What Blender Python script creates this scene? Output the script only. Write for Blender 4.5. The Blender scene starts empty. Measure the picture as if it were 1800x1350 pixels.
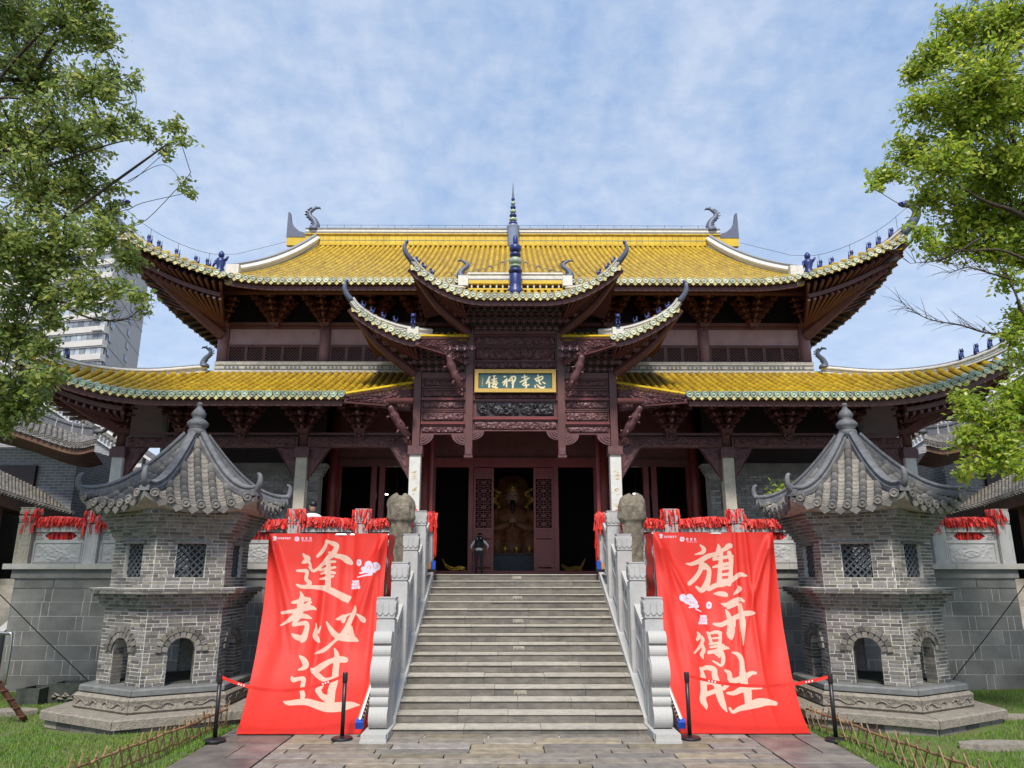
import bpy, bmesh, math, random
import numpy as np
from mathutils import Vector, Matrix
random.seed(7); RNG = np.random.default_rng(7)
S = bpy.context.scene
COL = S.collection
R_ = math.radians

# ------------------------------------------------------------------ camera, sky, sun, exposure
FPX, CAMX, CAMZ = 1300.0, -0.2, 2.52
PITCH, YAW = math.atan(333 / 1300.0), math.atan(7 / 1300.0)
cam = bpy.data.cameras.new('camera'); cam_o = bpy.data.objects.new('camera', cam); COL.objects.link(cam_o)
cam.sensor_width = 36.0; cam.lens = 26.0; cam.clip_start = 0.1; cam.clip_end = 3000
cam_o.location = (CAMX, 0, CAMZ); cam_o.rotation_euler = (math.pi / 2 + PITCH, 0, -YAW)
S.camera = cam_o
S.view_settings.view_transform = 'Standard'; S.view_settings.look = 'None'
S.view_settings.exposure = 0.35; S.view_settings.gamma = 1.0; S.view_settings.use_curve_mapping = False
S.cycles.use_denoising = True; S.cycles.max_bounces = 6; S.cycles.caustics_reflective = False; S.cycles.caustics_refractive = False

SUN_EL, SUN_AZ = 52.0, 184.0      # azimuth measured from +Y towards +X: the sun stands behind the camera, a little to the left
world = bpy.data.worlds.new('World'); S.world = world; world.use_nodes = True
wn = world.node_tree.nodes; wl = world.node_tree.links; wn.clear()
w_out = wn.new('ShaderNodeOutputWorld'); w_bg = wn.new('ShaderNodeBackground'); w_bg.inputs['Strength'].default_value = 0.15
w_sky = wn.new('ShaderNodeTexSky'); w_sky.sky_type = 'NISHITA'; w_sky.sun_disc = False
w_sky.sun_elevation = R_(SUN_EL); w_sky.sun_rotation = R_(SUN_AZ); w_sky.air_density = 1.0; w_sky.dust_density = 1.6; w_sky.ozone_density = 1.3
w_tc = wn.new('ShaderNodeTexCoord'); w_sep = wn.new('ShaderNodeSeparateXYZ'); wl.new(w_tc.outputs['Generated'], w_sep.inputs[0])
w_add = wn.new('ShaderNodeMath'); w_add.operation = 'ADD'; w_add.inputs[1].default_value = 0.25; wl.new(w_sep.outputs['Z'], w_add.inputs[0])
w_max = wn.new('ShaderNodeMath'); w_max.operation = 'MAXIMUM'; w_max.inputs[1].default_value = 0.08; wl.new(w_add.outputs[0], w_max.inputs[0])
w_dx = wn.new('ShaderNodeMath'); w_dx.operation = 'DIVIDE'; wl.new(w_sep.outputs['X'], w_dx.inputs[0]); wl.new(w_max.outputs[0], w_dx.inputs[1])
w_dy = wn.new('ShaderNodeMath'); w_dy.operation = 'DIVIDE'; wl.new(w_sep.outputs['Y'], w_dy.inputs[0]); wl.new(w_max.outputs[0], w_dy.inputs[1])
w_cmb = wn.new('ShaderNodeCombineXYZ'); wl.new(w_dx.outputs[0], w_cmb.inputs['X']); wl.new(w_dy.outputs[0], w_cmb.inputs['Y'])
w_n1 = wn.new('ShaderNodeTexNoise'); w_n1.inputs['Scale'].default_value = 2.6; w_n1.inputs['Detail'].default_value = 8; w_n1.inputs['Roughness'].default_value = 0.62; w_n1.inputs['Distortion'].default_value = 0.35
w_n2 = wn.new('ShaderNodeTexNoise'); w_n2.inputs['Scale'].default_value = 17.0; w_n2.inputs['Detail'].default_value = 6; w_n2.inputs['Roughness'].default_value = 0.6
w_mp = wn.new('ShaderNodeMapping'); w_mp.inputs['Rotation'].default_value = (0, 0, .5); w_mp.inputs['Scale'].default_value = (1.0, .45, 1.0); wl.new(w_cmb.outputs[0], w_mp.inputs[0]); wl.new(w_mp.outputs[0], w_n1.inputs['Vector']); wl.new(w_cmb.outputs[0], w_n2.inputs['Vector'])
w_mx = wn.new('ShaderNodeMath'); w_mx.operation = 'MULTIPLY_ADD'; w_mx.inputs[1].default_value = 0.55; wl.new(w_n2.outputs['Fac'], w_mx.inputs[0]); wl.new(w_n1.outputs['Fac'], w_mx.inputs[2])
w_r = wn.new('ShaderNodeMapRange'); w_r.inputs['From Min'].default_value = 0.60; w_r.inputs['From Max'].default_value = 0.98
wl.new(w_mx.outputs[0], w_r.inputs['Value'])
w_cl = wn.new('ShaderNodeMix'); w_cl.data_type = 'RGBA'; wl.new(w_r.outputs[0], w_cl.inputs['Factor'])      # thin cloud veil: blue air to white
w_cl.inputs['A'].default_value = (1.85, 2.75, 4.4, 1); w_cl.inputs['B'].default_value = (3.75, 4.3, 5.2, 1)
w_hz = wn.new('ShaderNodeMapRange'); w_hz.inputs['From Min'].default_value = 0.55; w_hz.inputs['From Max'].default_value = 0.05; w_hz.inputs['To Min'].default_value = 0.0; w_hz.inputs['To Max'].default_value = 0.75; wl.new(w_sep.outputs['Z'], w_hz.inputs['Value'])
w_h2 = wn.new('ShaderNodeMix'); w_h2.data_type = 'RGBA'; wl.new(w_hz.outputs[0], w_h2.inputs['Factor']); wl.new(w_cl.outputs['Result'], w_h2.inputs['A']); w_h2.inputs['B'].default_value = (3.9, 4.5, 5.5, 1)      # pale haze low in the sky
w_cl = w_h2
w_mix = wn.new('ShaderNodeMix'); w_mix.data_type = 'RGBA'; w_mix.inputs['Factor'].default_value = 0.80
wl.new(w_sky.outputs[0], w_mix.inputs['A']); wl.new(w_cl.outputs['Result'], w_mix.inputs['B'])
wl.new(w_mix.outputs['Result'], w_bg.inputs['Color']); wl.new(w_bg.outputs[0], w_out.inputs['Surface'])

sun = bpy.data.lights.new('sun', 'SUN'); sun.energy = 3.7; sun.angle = R_(11); sun.color = (1.0, 0.935, 0.84)
sun_o = bpy.data.objects.new('sun', sun); COL.objects.link(sun_o)
_sd = Vector((math.sin(R_(SUN_AZ)) * math.cos(R_(SUN_EL)), math.cos(R_(SUN_AZ)) * math.cos(R_(SUN_EL)), math.sin(R_(SUN_EL))))
sun_o.rotation_euler = (-_sd).to_track_quat('-Z', 'Y').to_euler()

# ------------------------------------------------------------------ measuring help: the photograph's points on a plane of known depth
_F = Vector((math.sin(YAW) * math.cos(PITCH), math.cos(YAW) * math.cos(PITCH), math.sin(PITCH)))
_R = Vector((math.cos(YAW), -math.sin(YAW), 0)); _U = _R.cross(_F)
def ray(px, py): return _F + _R * ((px - 900) / FPX) - _U * ((py - 675) / FPX)
def at(px, py, Y):
    d = ray(px, py); t = Y / d.y
    return Vector((CAMX + d.x * t, Y, CAMZ + d.z * t))
def atz(px, py, z):
    d = ray(px, py); t = (z - CAMZ) / d.z
    return Vector((CAMX + d.x * t, d.y * t, z))

# ------------------------------------------------------------------ mesh builder
class MB:
    def __init__(s): s.v = []; s.f = []; s.m = []
    def add(s, vs, fs, mi=0):
        o = len(s.v); s.v.extend([tuple(p) for p in vs]); s.f.extend([tuple(i + o for i in f) for f in fs]); s.m.extend([mi] * len(fs)); return s
    def box(s, c, d, mi=0, rz=0.0, M=None, taper=1.0):
        x, y, z = d[0] / 2, d[1] / 2, d[2] / 2
        P = [(-x, -y, -z), (x, -y, -z), (x, y, -z), (-x, y, -z), (-x * taper, -y * taper, z), (x * taper, -y * taper, z), (x * taper, y * taper, z), (-x * taper, y * taper, z)]
        if M is not None: P = [M @ Vector(p) for p in P]
        elif rz:
            ca, sa = math.cos(rz), math.sin(rz); P = [(p[0] * ca - p[1] * sa, p[0] * sa + p[1] * ca, p[2]) for p in P]
        P = [(p[0] + c[0], p[1] + c[1], p[2] + c[2]) for p in P]
        return s.add(P, [(0, 3, 2, 1), (4, 5, 6, 7), (0, 1, 5, 4), (1, 2, 6, 5), (2, 3, 7, 6), (3, 0, 4, 7)], mi)
    def span(s, a, b, mi=0):   # box from corner to corner
        return s.box([(a[i] + b[i]) / 2 for i in range(3)], [abs(b[i] - a[i]) for i in range(3)], mi)
    def bar(s, a, b, w, h=None, mi=0, up=(0, 0, 1)):   # square bar between two points
        a, b = Vector(a), Vector(b); d = b - a; L = d.length
        if L < 1e-6: return s
        h = h or w; z = d.normalized(); u = Vector(up)
        if abs(z.dot(u)) > .98: u = Vector((0, 1, 0))
        x = z.cross(u).normalized(); y = x.cross(z)
        P = []
        for q in (a, b):
            for sx, sy in ((-1, -1), (1, -1), (1, 1), (-1, 1)): P.append(q + x * (sx * w / 2) + y * (sy * h / 2))
        return s.add(P, [(3, 2, 1, 0), (4, 5, 6, 7), (0, 1, 5, 4), (1, 2, 6, 5), (2, 3, 7, 6), (3, 0, 4, 7)], mi)
    def tube(s, pts, rad, n=8, mi=0, cap=True, squash=1.0, up=(0, 0, 1)):
        pts = [Vector(p) for p in pts]
        if not hasattr(rad, '__len__'): rad = [rad] * len(pts)
        V = []; K = len(pts); pu = None
        for i, p in enumerate(pts):
            t = (pts[min(i + 1, K - 1)] - pts[max(i - 1, 0)])
            t = t.normalized() if t.length > 1e-9 else Vector((0, 0, 1))
            u = Vector(up) if pu is None else pu
            if abs(t.dot(u)) > .97 and pu is None: u = Vector((0, 1, 0)) if abs(t.y) < .9 else Vector((1, 0, 0))
            x = t.cross(u).normalized(); y = x.cross(t).normalized(); pu = y
            for k in range(n):
                a = 2 * math.pi * k / n; V.append(p + x * (math.cos(a) * rad[i]) + y * (math.sin(a) * rad[i] * squash))
        F = []
        for i in range(K - 1):
            for k in range(n):
                F.append((i * n + k, i * n + (k + 1) % n, (i + 1) * n + (k + 1) % n, (i + 1) * n + k))
        if cap: F.append(tuple(range(n - 1, -1, -1))); F.append(tuple((K - 1) * n + k for k in range(n)))
        return s.add(V, F, mi)
    def lathe(s, prof, n=12, c=(0, 0, 0), mi=0, cap=True, a0=0.0, sx=1.0, sy=1.0):
        V = []; F = []; K = len(prof)
        for r, z in prof:
            for k in range(n):
                a = a0 + 2 * math.pi * k / n; V.append((c[0] + r * math.cos(a) * sx, c[1] + r * math.sin(a) * sy, c[2] + z))
        for i in range(K - 1):
            for k in range(n): F.append((i * n + k, i * n + (k + 1) % n, (i + 1) * n + (k + 1) % n, (i + 1) * n + k))
        if cap: F.append(tuple(range(n - 1, -1, -1))); F.append(tuple((K - 1) * n + k for k in range(n)))
        return s.add(V, F, mi)
    def prism(s, poly, M, t, mi=0):   # 2-D polygon in a local plane, thickness t along the local z
        n = len(poly); V = [M @ Vector((p[0], p[1], 0)) for p in poly] + [M @ Vector((p[0], p[1], t)) for p in poly]
        F = [tuple(range(n - 1, -1, -1)), tuple(range(n, 2 * n))] + [(i, (i + 1) % n, n + (i + 1) % n, n + i) for i in range(n)]
        return s.add(V, F, mi)
    def sweep(s, prof, path, mi=0, side=None, cap=True):   # profile (offset, height) along a path, height is world up
        path = [Vector(p) for p in path]; K = len(path); n = len(prof); V = []
        for i, p in enumerate(path):
            t = path[min(i + 1, K - 1)] - path[max(i - 1, 0)]
            h = Vector((t.x, t.y, 0))
            h = h.normalized() if h.length > 1e-6 else Vector((1, 0, 0))
            sd = Vector(side) if side else Vector((h.y, -h.x, 0))
            up = sd.cross(t.normalized()); up = up if up.z > 0 else -up
            up = (up * .6 + Vector((0, 0, 1)) * .4).normalized()
            for o, z in prof: V.append(p + sd * o + up * z)
        F = [(i * n + k, i * n + (k + 1) % n, (i + 1) * n + (k + 1) % n, (i + 1) * n + k) for i in range(K - 1) for k in range(n)]
        if cap: F.append(tuple(range(n - 1, -1, -1))); F.append(tuple((K - 1) * n + k for k in range(n)))
        return s.add(V, F, mi)
    def grid(s, fn, nu, nv, mi=0):
        V = [fn(i / nu, j / nv) for j in range(nv + 1) for i in range(nu + 1)]
        F = [(j * (nu + 1) + i, j * (nu + 1) + i + 1, (j + 1) * (nu + 1) + i + 1, (j + 1) * (nu + 1) + i) for j in range(nv) for i in range(nu)]
        return s.add(V, F, mi)
    def mesh(s, name, mats, smooth=False):
        me = bpy.data.meshes.new(name); me.from_pydata(s.v, [], s.f); 
        for m in (mats if isinstance(mats, (list, tuple)) else [mats]): me.materials.append(m)
        if any(s.m): me.polygons.foreach_set('material_index', s.m)
        if smooth: me.polygons.foreach_set('use_smooth', [True] * len(me.polygons))
        me.update(); return me
    def build(s, name, mats, parent=None, smooth=False, fix=False):
        me = s.mesh(name, mats, smooth)
        if fix:
            b = bmesh.new(); b.from_mesh(me); bmesh.ops.recalc_face_normals(b, faces=b.faces); b.to_mesh(me); b.free()
        return link(name, me, parent)
def link(name, me, parent=None, loc=None, rot=None, scale=None):
    o = bpy.data.objects.new(name, me); COL.objects.link(o)
    if parent is not None: o.parent = parent; o.matrix_parent_inverse = parent.matrix_basis.inverted()   # every object's own transform stays in world coordinates
    if loc is not None: o.location = loc
    if rot is not None: o.rotation_euler = rot
    if scale is not None: o.scale = scale
    return o
def tag(o, label=None, cat=None, group=None, kind=None):
    if label: o['label'] = label
    if cat: o['category'] = cat
    if group: o['group'] = group
    if kind: o['kind'] = kind
    return o
def empty(name, loc=(0, 0, 0), rz=0.0):
    o = bpy.data.objects.new(name, None); COL.objects.link(o); o.location = loc; o.rotation_euler = (0, 0, rz); o.empty_display_size = .2
    return o
def copy_tree(o, parent=None):
    c = o.copy(); COL.objects.link(c); c.parent = parent
    for ch in list(o.children): copy_tree(ch, c)
    return c
def lerp(a, b, t): return a + (b - a) * t
def smooth_all(o, ang=40):
    me = o.data; me.polygons.foreach_set('use_smooth', [True] * len(me.polygons))
    try: me.set_sharp_from_angle(angle=R_(ang))
    except Exception: pass
    return o

# ------------------------------------------------------------------ materials
M = {}
def mat(name, col, rough=.7, var=0.0, nscale=6.0, bump=0.0, bscale=40.0, island=0.0, spec=.5, col2=None, ndetail=5, metal=0.0, bdist=.01, hue=0.0, coat=0.0, sat=None, obj=True, stretch=None):
    """colour with noise mottling (col..col2), per-object / per-piece value shifts and fine relief"""
    m = bpy.data.materials.new(name); m.use_nodes = True; nt = m.node_tree; N = nt.nodes; L = nt.links
    b = N['Principled BSDF']; b.inputs['Roughness'].default_value = rough; b.inputs['Metallic'].default_value = metal
    b.inputs['Specular IOR Level'].default_value = spec
    if coat: b.inputs['Coat Weight'].default_value = coat; b.inputs['Coat Roughness'].default_value = .15
    tc = N.new('ShaderNodeTexCoord'); src = tc.outputs['Object']
    geo = N.new('ShaderNodeNewGeometry')
    src = geo.outputs['Position']
    if stretch:
        mp = N.new('ShaderNodeMapping'); mp.inputs['Scale'].default_value = stretch; L.new(src, mp.inputs[0]); src = mp.outputs[0]
    c1 = (*col, 1); c2 = (*(col2 or [min(1, x * (1 - var)) for x in col]), 1)
    n1 = N.new('ShaderNodeTexNoise'); n1.inputs['Scale'].default_value = nscale; n1.inputs['Detail'].default_value = ndetail; n1.inputs['Roughness'].default_value = .62
    L.new(src, n1.inputs['Vector'])
    rp = N.new('ShaderNodeMapRange'); rp.inputs['From Min'].default_value = .32; rp.inputs['From Max'].default_value = .68; L.new(n1.outputs['Fac'], rp.inputs['Value'])
    mx = N.new('ShaderNodeMix'); mx.data_type = 'RGBA'; mx.inputs['A'].default_value = c1; mx.inputs['B'].default_value = c2; L.new(rp.outputs[0], mx.inputs['Factor'])
    out = mx.outputs['Result']
    if island or hue:
        oi = N.new('ShaderNodeObjectInfo'); ad = N.new('ShaderNodeMath'); ad.operation = 'ADD'
        L.new(oi.outputs['Random'], ad.inputs[0]); L.new(geo.outputs['Random Per Island'], ad.inputs[1])
        fr = N.new('ShaderNodeMath'); fr.operation = 'FRACT'; L.new(ad.outputs[0], fr.inputs[0])
        hs = N.new('ShaderNodeHueSaturation')
        mv = N.new('ShaderNodeMapRange'); mv.inputs['To Min'].default_value = 1 - island; mv.inputs['To Max'].default_value = 1 + island; L.new(fr.outputs[0], mv.inputs['Value'])
        L.new(mv.outputs[0], hs.inputs['Value'])
        if hue:
            m7 = N.new('ShaderNodeMath'); m7.operation = 'MULTIPLY'; m7.inputs[1].default_value = 7.31; L.new(fr.outputs[0], m7.inputs[0])
            f2 = N.new('ShaderNodeMath'); f2.operation = 'FRACT'; L.new(m7.outputs[0], f2.inputs[0])
            mh = N.new('ShaderNodeMapRange'); mh.inputs['To Min'].default_value = .5 - hue; mh.inputs['To Max'].default_value = .5 + hue; L.new(f2.outputs[0], mh.inputs['Value']); L.new(mh.outputs[0], hs.inputs['Hue'])
            ms = N.new('ShaderNodeMapRange'); ms.inputs['To Min'].default_value = .55; ms.inputs['To Max'].default_value = 1.45; L.new(f2.outputs[0], ms.inputs['Value']); L.new(ms.outputs[0], hs.inputs['Saturation'])
        L.new(out, hs.inputs['Color']); out = hs.outputs[0]
    L.new(out, b.inputs['Base Color'])
    if bump:
        n2 = N.new('ShaderNodeTexNoise'); n2.inputs['Scale'].default_value = bscale; n2.inputs['Detail'].default_value = 4; L.new(src, n2.inputs['Vector'])
        bp = N.new('ShaderNodeBump'); bp.inputs['Strength'].default_value = bump; bp.inputs['Distance'].default_value = bdist; L.new(n2.outputs['Fac'], bp.inputs['Height']); L.new(bp.outputs[0], b.inputs['Normal'])
    M[name] = m; return m
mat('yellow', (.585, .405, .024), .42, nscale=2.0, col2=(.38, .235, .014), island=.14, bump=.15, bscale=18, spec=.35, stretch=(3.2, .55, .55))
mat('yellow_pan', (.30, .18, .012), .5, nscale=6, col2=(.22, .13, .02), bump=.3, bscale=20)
mat('yellow_band', (.66, .47, .035), .35, nscale=4, col2=(.54, .36, .02), island=.08)
mat('pale_glaze', (.36, .42, .33), .35, nscale=22, col2=(.50, .50, .36), island=.35)
mat('green_glaze', (.17, .27, .21), .35, nscale=20, col2=(.38, .45, .34), island=.4)
mat('cream_glaze', (.66, .56, .25), .35, nscale=25, col2=(.42, .36, .16), island=.25)
mat('ridge_white', (.74, .72, .66), .55, nscale=9, col2=(.54, .525, .485), bump=.2)
mat('ridge_grey', (.30, .31, .33), .6, nscale=14, col2=(.18, .19, .21))
mat('blue', (.012, .022, .11), .4, nscale=12, col2=(.018, .036, .19), island=.2)
mat('mosaic', (.14, .16, .215), .45, nscale=55, col2=(.05, .065, .12), bump=.35, bscale=60, ndetail=2)
mat('vase', (.32, .37, .46), .35, nscale=40, col2=(.10, .15, .32))
mat('wood', (.148, .053, .048), .42, nscale=3, col2=(.098, .035, .033), bump=.12, bscale=30, stretch=(1, 1, 1), spec=.45)
mat('wood_light', (.30, .165, .185), .5, nscale=4, col2=(.23, .12, .135), spec=.4)
mat('panel_paint', (.44, .285, .325), .6, nscale=3, col2=(.33, .215, .245))
mat('wood_post', (.118, .043, .040), .45, nscale=3, col2=(.085, .030, .029))
mat('wood_red', (.215, .040, .038), .38, nscale=3, col2=(.155, .028, .028))
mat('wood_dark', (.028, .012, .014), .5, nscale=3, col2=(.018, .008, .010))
mat('carve', (.150, .064, .068), .48, nscale=8, col2=(.085, .036, .040), spec=.45)
mat('carve_black', (.030, .027, .034), .55, nscale=8, col2=(.012, .010, .014))
mat('gold', (.72, .46, .10), .32, nscale=30, col2=(.45, .26, .05), metal=.7, bump=.5, bscale=60)
mat('gilt_frame', (.70, .48, .10), .4, nscale=45, col2=(.42, .25, .04), bump=.8, bscale=70)
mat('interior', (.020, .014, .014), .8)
mat('brick', (.205, .185, .160), .88, nscale=14, col2=(.125, .118, .112), island=.48, hue=.04, bump=.5, bscale=60)
mat('brick_hall', (.27, .272, .265), .88, nscale=10, col2=(.18, .182, .18), island=.3, bump=.4, bscale=50)
mat('mortar', (.62, .60, .56), .95, nscale=9, col2=(.42, .41, .38), bump=.4, bscale=80)
mat('mortar_dark', (.40, .395, .375), .95, nscale=9, col2=(.26, .255, .245))
mat('grey_tile', (.190, .178, .162), .75, nscale=10, col2=(.105, .10, .096), island=.28, bump=.4, bscale=45)
mat('grey_ridge', (.165, .170, .185), .7, nscale=8, col2=(.085, .088, .10), bump=.4, bscale=30)
mat('tile_wash', (.26, .235, .20), .85, nscale=5, col2=(.155, .142, .125), island=.25, bump=.4)
mat('granite', (.47, .465, .45), .75, nscale=70, col2=(.38, .375, .365), island=.06, bump=.25, bscale=120, ndetail=3)
mat('marble', (.46, .46, .455), .6, nscale=3.5, col2=(.36, .36, .36), bump=.2, bscale=60)
mat('stair', (.195, .180, .155), .85, nscale=4, col2=(.105, .098, .088), island=.14, bump=.5, bscale=60, stretch=(1, 1, 2.2))  # risers: shade on the upright faces is put into this darker colour
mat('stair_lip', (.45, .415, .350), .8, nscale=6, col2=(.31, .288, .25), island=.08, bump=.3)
mat('ledge', (.47, .455, .42), .8, nscale=4, col2=(.36, .35, .33), bump=.2)
mat('block', (.215, .216, .205), .85, nscale=2.2, col2=(.125, .126, .120), island=.17, bump=.5, bscale=55)
mat('rough_stone', (.265, .230, .175), .95, nscale=9, col2=(.105, .09, .068), bump=.8, bscale=34, bdist=.03, ndetail=8)
mat('plinth', (.30, .265, .215), .92, nscale=12, col2=(.17, .155, .135), bump=.8, bscale=35, bdist=.02)
mat('dark_slab', (.19, .195, .195), .62, nscale=5, col2=(.12, .125, .125), bump=.3)
mat('old_post', (.42, .385, .31), .9, nscale=18, col2=(.25, .23, .19), bump=.8, bscale=40)
mat('col_stone', (.60, .55, .44), .8, nscale=5, col2=(.44, .40, .32), bump=.3)
mat('col_white', (.68, .68, .65), .75, nscale=6, col2=(.56, .56, .53))
mat('paver', (.285, .245, .195), .72, nscale=6, col2=(.16, .14, .118), island=.24, hue=.012, bump=.6, bscale=40)
mat('wet_flag', (.22, .20, .175), .46, nscale=2.2, col2=(.095, .09, .09), island=.22, bump=.35, bscale=25)
mat('soil', (.10, .085, .055), .95, nscale=6, col2=(.055, .05, .03), bump=.6)
mat('red_ribbon', (.72, .026, .014), .55, nscale=12, col2=(.42, .012, .010), island=.35)
mat('steel', (.50, .50, .50), .3, metal=.9)
mat('black_metal', (.012, .012, .014), .4)
mat('lattice_grey', (.085, .095, .11), .6, nscale=10, col2=(.05, .06, .07))
mat('bamboo', (.30, .185, .085), .6, nscale=20, col2=(.17, .10, .05), island=.3, bump=.3)
mat('rust_pole', (.17, .065, .040), .8, nscale=25, col2=(.08, .03, .02), bump=.7)
mat('trough', (.075, .085, .072), .9, nscale=12, col2=(.035, .04, .035), bump=.8)
mat('blue_plastic', (.015, .075, .42), .4)
mat('orange_strap', (.60, .24, .03), .6)
mat('lift_rail', (.42, .36, .26), .4, nscale=20, metal=.4)
mat('wall_white', (.66, .66, .65), .85, nscale=3, col2=(.54, .54, .54))
mat('apt', (.60, .575, .55), .9, nscale=.4, col2=(.52, .50, .48))
mat('apt_side', (.56, .525, .485), .9, nscale=.3, col2=(.50, .465, .43))
mat('apt_glass', (.16, .19, .23), .12, nscale=.6, col2=(.38, .41, .44), island=.55)
mat('apt_frame', (.30, .31, .33), .5)
mat('brown_wood', (.17, .085, .048), .7, nscale=4, col2=(.09, .045, .03), stretch=(1, 1, 1))
mat('bark', (.085, .060, .045), .95, nscale=12, col2=(.04, .03, .025), bump=1.0, bscale=20, bdist=.03)
mat('skin', (.52, .30, .21), .55, nscale=10, col2=(.46, .25, .17))
mat('hair', (.010, .009, .009), .5)
mat('white_cloth', (.70, .71, .73), .8)
mat('navy_cloth', (.016, .019, .030), .8, nscale=12, col2=(.008, .010, .016))
mat('robe', (.36, .14, .06), .5, nscale=8, col2=(.20, .08, .03))
mat('bright_lamp', (.8, .8, .8), .5)
_b = M['bright_lamp'].node_tree.nodes['Principled BSDF']; _b.inputs['Emission Color'].default_value = (1, .95, .85, 1); _b.inputs['Emission Strength'].default_value = 6
mat('grass_blade', (.090, .205, .016), .8, nscale=1.2, col2=(.145, .205, .028), island=.35, hue=.02)
mat('lawn', (.070, .140, .014), .95, nscale=1.3, col2=(.12, .11, .045), bump=.6, bscale=30)
mat('wire', (.03, .03, .03), .6)
mat('red_belt', (.70, .028, .018), .5)
mat('print_white', (.78, .76, .78), .7)
def leaf_mat(name, c1, c2, c3):
    m = bpy.data.materials.new(name); m.use_nodes = True; nt = m.node_tree; N = nt.nodes; L = nt.links; N.clear()
    out = N.new('ShaderNodeOutputMaterial'); geo = N.new('ShaderNodeNewGeometry'); cr = N.new('ShaderNodeValToRGB')
    cr.color_ramp.elements[0].color = (*c1, 1); cr.color_ramp.elements[1].color = (*c3, 1); e = cr.color_ramp.elements.new(.55); e.color = (*c2, 1)
    L.new(geo.outputs['Random Per Island'], cr.inputs[0])
    p = N.new('ShaderNodeBsdfPrincipled'); p.inputs['Roughness'].default_value = .42; p.inputs['Specular IOR Level'].default_value = .45; L.new(cr.outputs[0], p.inputs['Base Color'])
    t = N.new('ShaderNodeBsdfTranslucent'); hs = N.new('ShaderNodeHueSaturation'); hs.inputs['Value'].default_value = 2.0; hs.inputs['Hue'].default_value = .485; L.new(cr.outputs[0], hs.inputs['Color']); L.new(hs.outputs[0], t.inputs['Color'])
    mx = N.new('ShaderNodeMixShader'); mx.inputs[0].default_value = .42; L.new(p.outputs[0], mx.inputs[1]); L.new(t.outputs[0], mx.inputs[2]); L.new(mx.outputs[0], out.inputs['Surface'])
    M[name] = m; return m
leaf_mat('leaf_a', (.100, .165, .038), (.175, .250, .055), (.310, .330, .085))
leaf_mat('leaf_b', (.130, .220, .020), (.240, .350, .032), (.440, .460, .065))

# ================================================================== ground, paving, terrace, stairs
FLOOR = 2.50; TY = 17.4                      # terrace floor height, depth of the terrace front
mb = MB()
def ground_fn(u, v):
    x = lerp(-400, 400, u); y = lerp(-60, 900, v); return (x, y, -.03)
mb.grid(ground_fn, 4, 4); g = mb.build('ground', M['soil']); tag(g, 'bare brown earth under the temple court', kind='structure')
def lawn_h(x, y): return .02 + .025 * math.sin(x * 1.3 + y * .7) + .02 * math.sin(y * 1.9 - x * .5)
for sx, nm, lb in ((-1, 'lawn', 'green lawn around the brick tower beside the apartment block side'), (1, 'lawn', 'green lawn around the brick tower with the leafy twig on its roof')):
    mb = MB(); mb.grid(lambda u, v: (sx * lerp(4.72, 30, u ** 1.6), lerp(2, 24, v), lawn_h(sx * lerp(4.72, 30, u ** 1.6), lerp(2, 24, v)) if u > 0 else .015), 40, 60)
    tag(mb.build(nm, M['lawn'], smooth=True, fix=True), lb, kind='structure')
# paved path: base and individual stones
path = tag(MB().box((0, 5.2, -.02), (9.6, 15.4, .04)).build('path', M['soil']), 'stone paved path leading to the staircase', kind='structure')
def paver_mesh(nm, mt):
    m = MB(); r = .035
    b = [(-.5, -.5), (.5, -.5), (.5, .5), (-.5, .5)]; t = [(-.5 + r, -.5 + r), (.5 - r, -.5 + r), (.5 - r, .5 - r), (-.5 + r, .5 - r)]
    m.add([(x, y, 0) for x, y in b] + [(x, y, .8) for x, y in b] + [(x, y, 1) for x, y in t], [(0, 1, 5, 4), (1, 2, 6, 5), (2, 3, 7, 6), (3, 0, 4, 7), (4, 5, 9, 8), (5, 6, 10, 9), (6, 7, 11, 10), (7, 4, 8, 11), (8, 9, 10, 11)])
    return m.mesh(nm, M[mt])
pm = paver_mesh('paving_stone', 'paver'); wm = paver_mesh('flagstone', 'wet_flag')
y = 12.74
rr = random.Random(3)
while y > 7.2:
    d = rr.uniform(.27, .36); x = -3.58 + (-rr.uniform(.1, .8))
    while x < 3.58:
        w = rr.uniform(.7, 1.35); a, b = max(x, -3.58), min(x + w, 3.58)
        if b - a > .12:
            link('paving_stone', pm, path, ((a + b) / 2, y - d / 2, .0), (0, 0, rr.uniform(-.006, .006)), (b - a - .022, d - .022, .045 + rr.uniform(0, .012)))
        x += w
    y -= d
for sx in (-1, 1):
    y = 13.6
    while y > 7.2:
        d = rr.uniform(.55, 1.1); k = rr.choice((1, 2)); xs = [3.6, 4.72] if k == 1 else [3.6, rr.uniform(4.0, 4.35), 4.72]
        for a, b in zip(xs, xs[1:]):
            link('flagstone', wm, path, (sx * (a + b) / 2, y - d / 2, 0), (0, 0, rr.uniform(-.01, .01)), (b - a - .02, d - .02, .04 + rr.uniform(0, .01)))
        y -= d
    # strip between stairs and side flags, under the banners
    y = 17.0
    while y > 12.76:
        d = rr.uniform(.5, .8); link('flagstone', wm, path, (sx * 3.0, y - d / 2, 0), None, (1.16, d - .02, .038)); y -= d
MB().span((-4.72, 12.7, -.04), (4.72, 17.3, .004)).build('path_bed', M['soil'], path)

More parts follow.
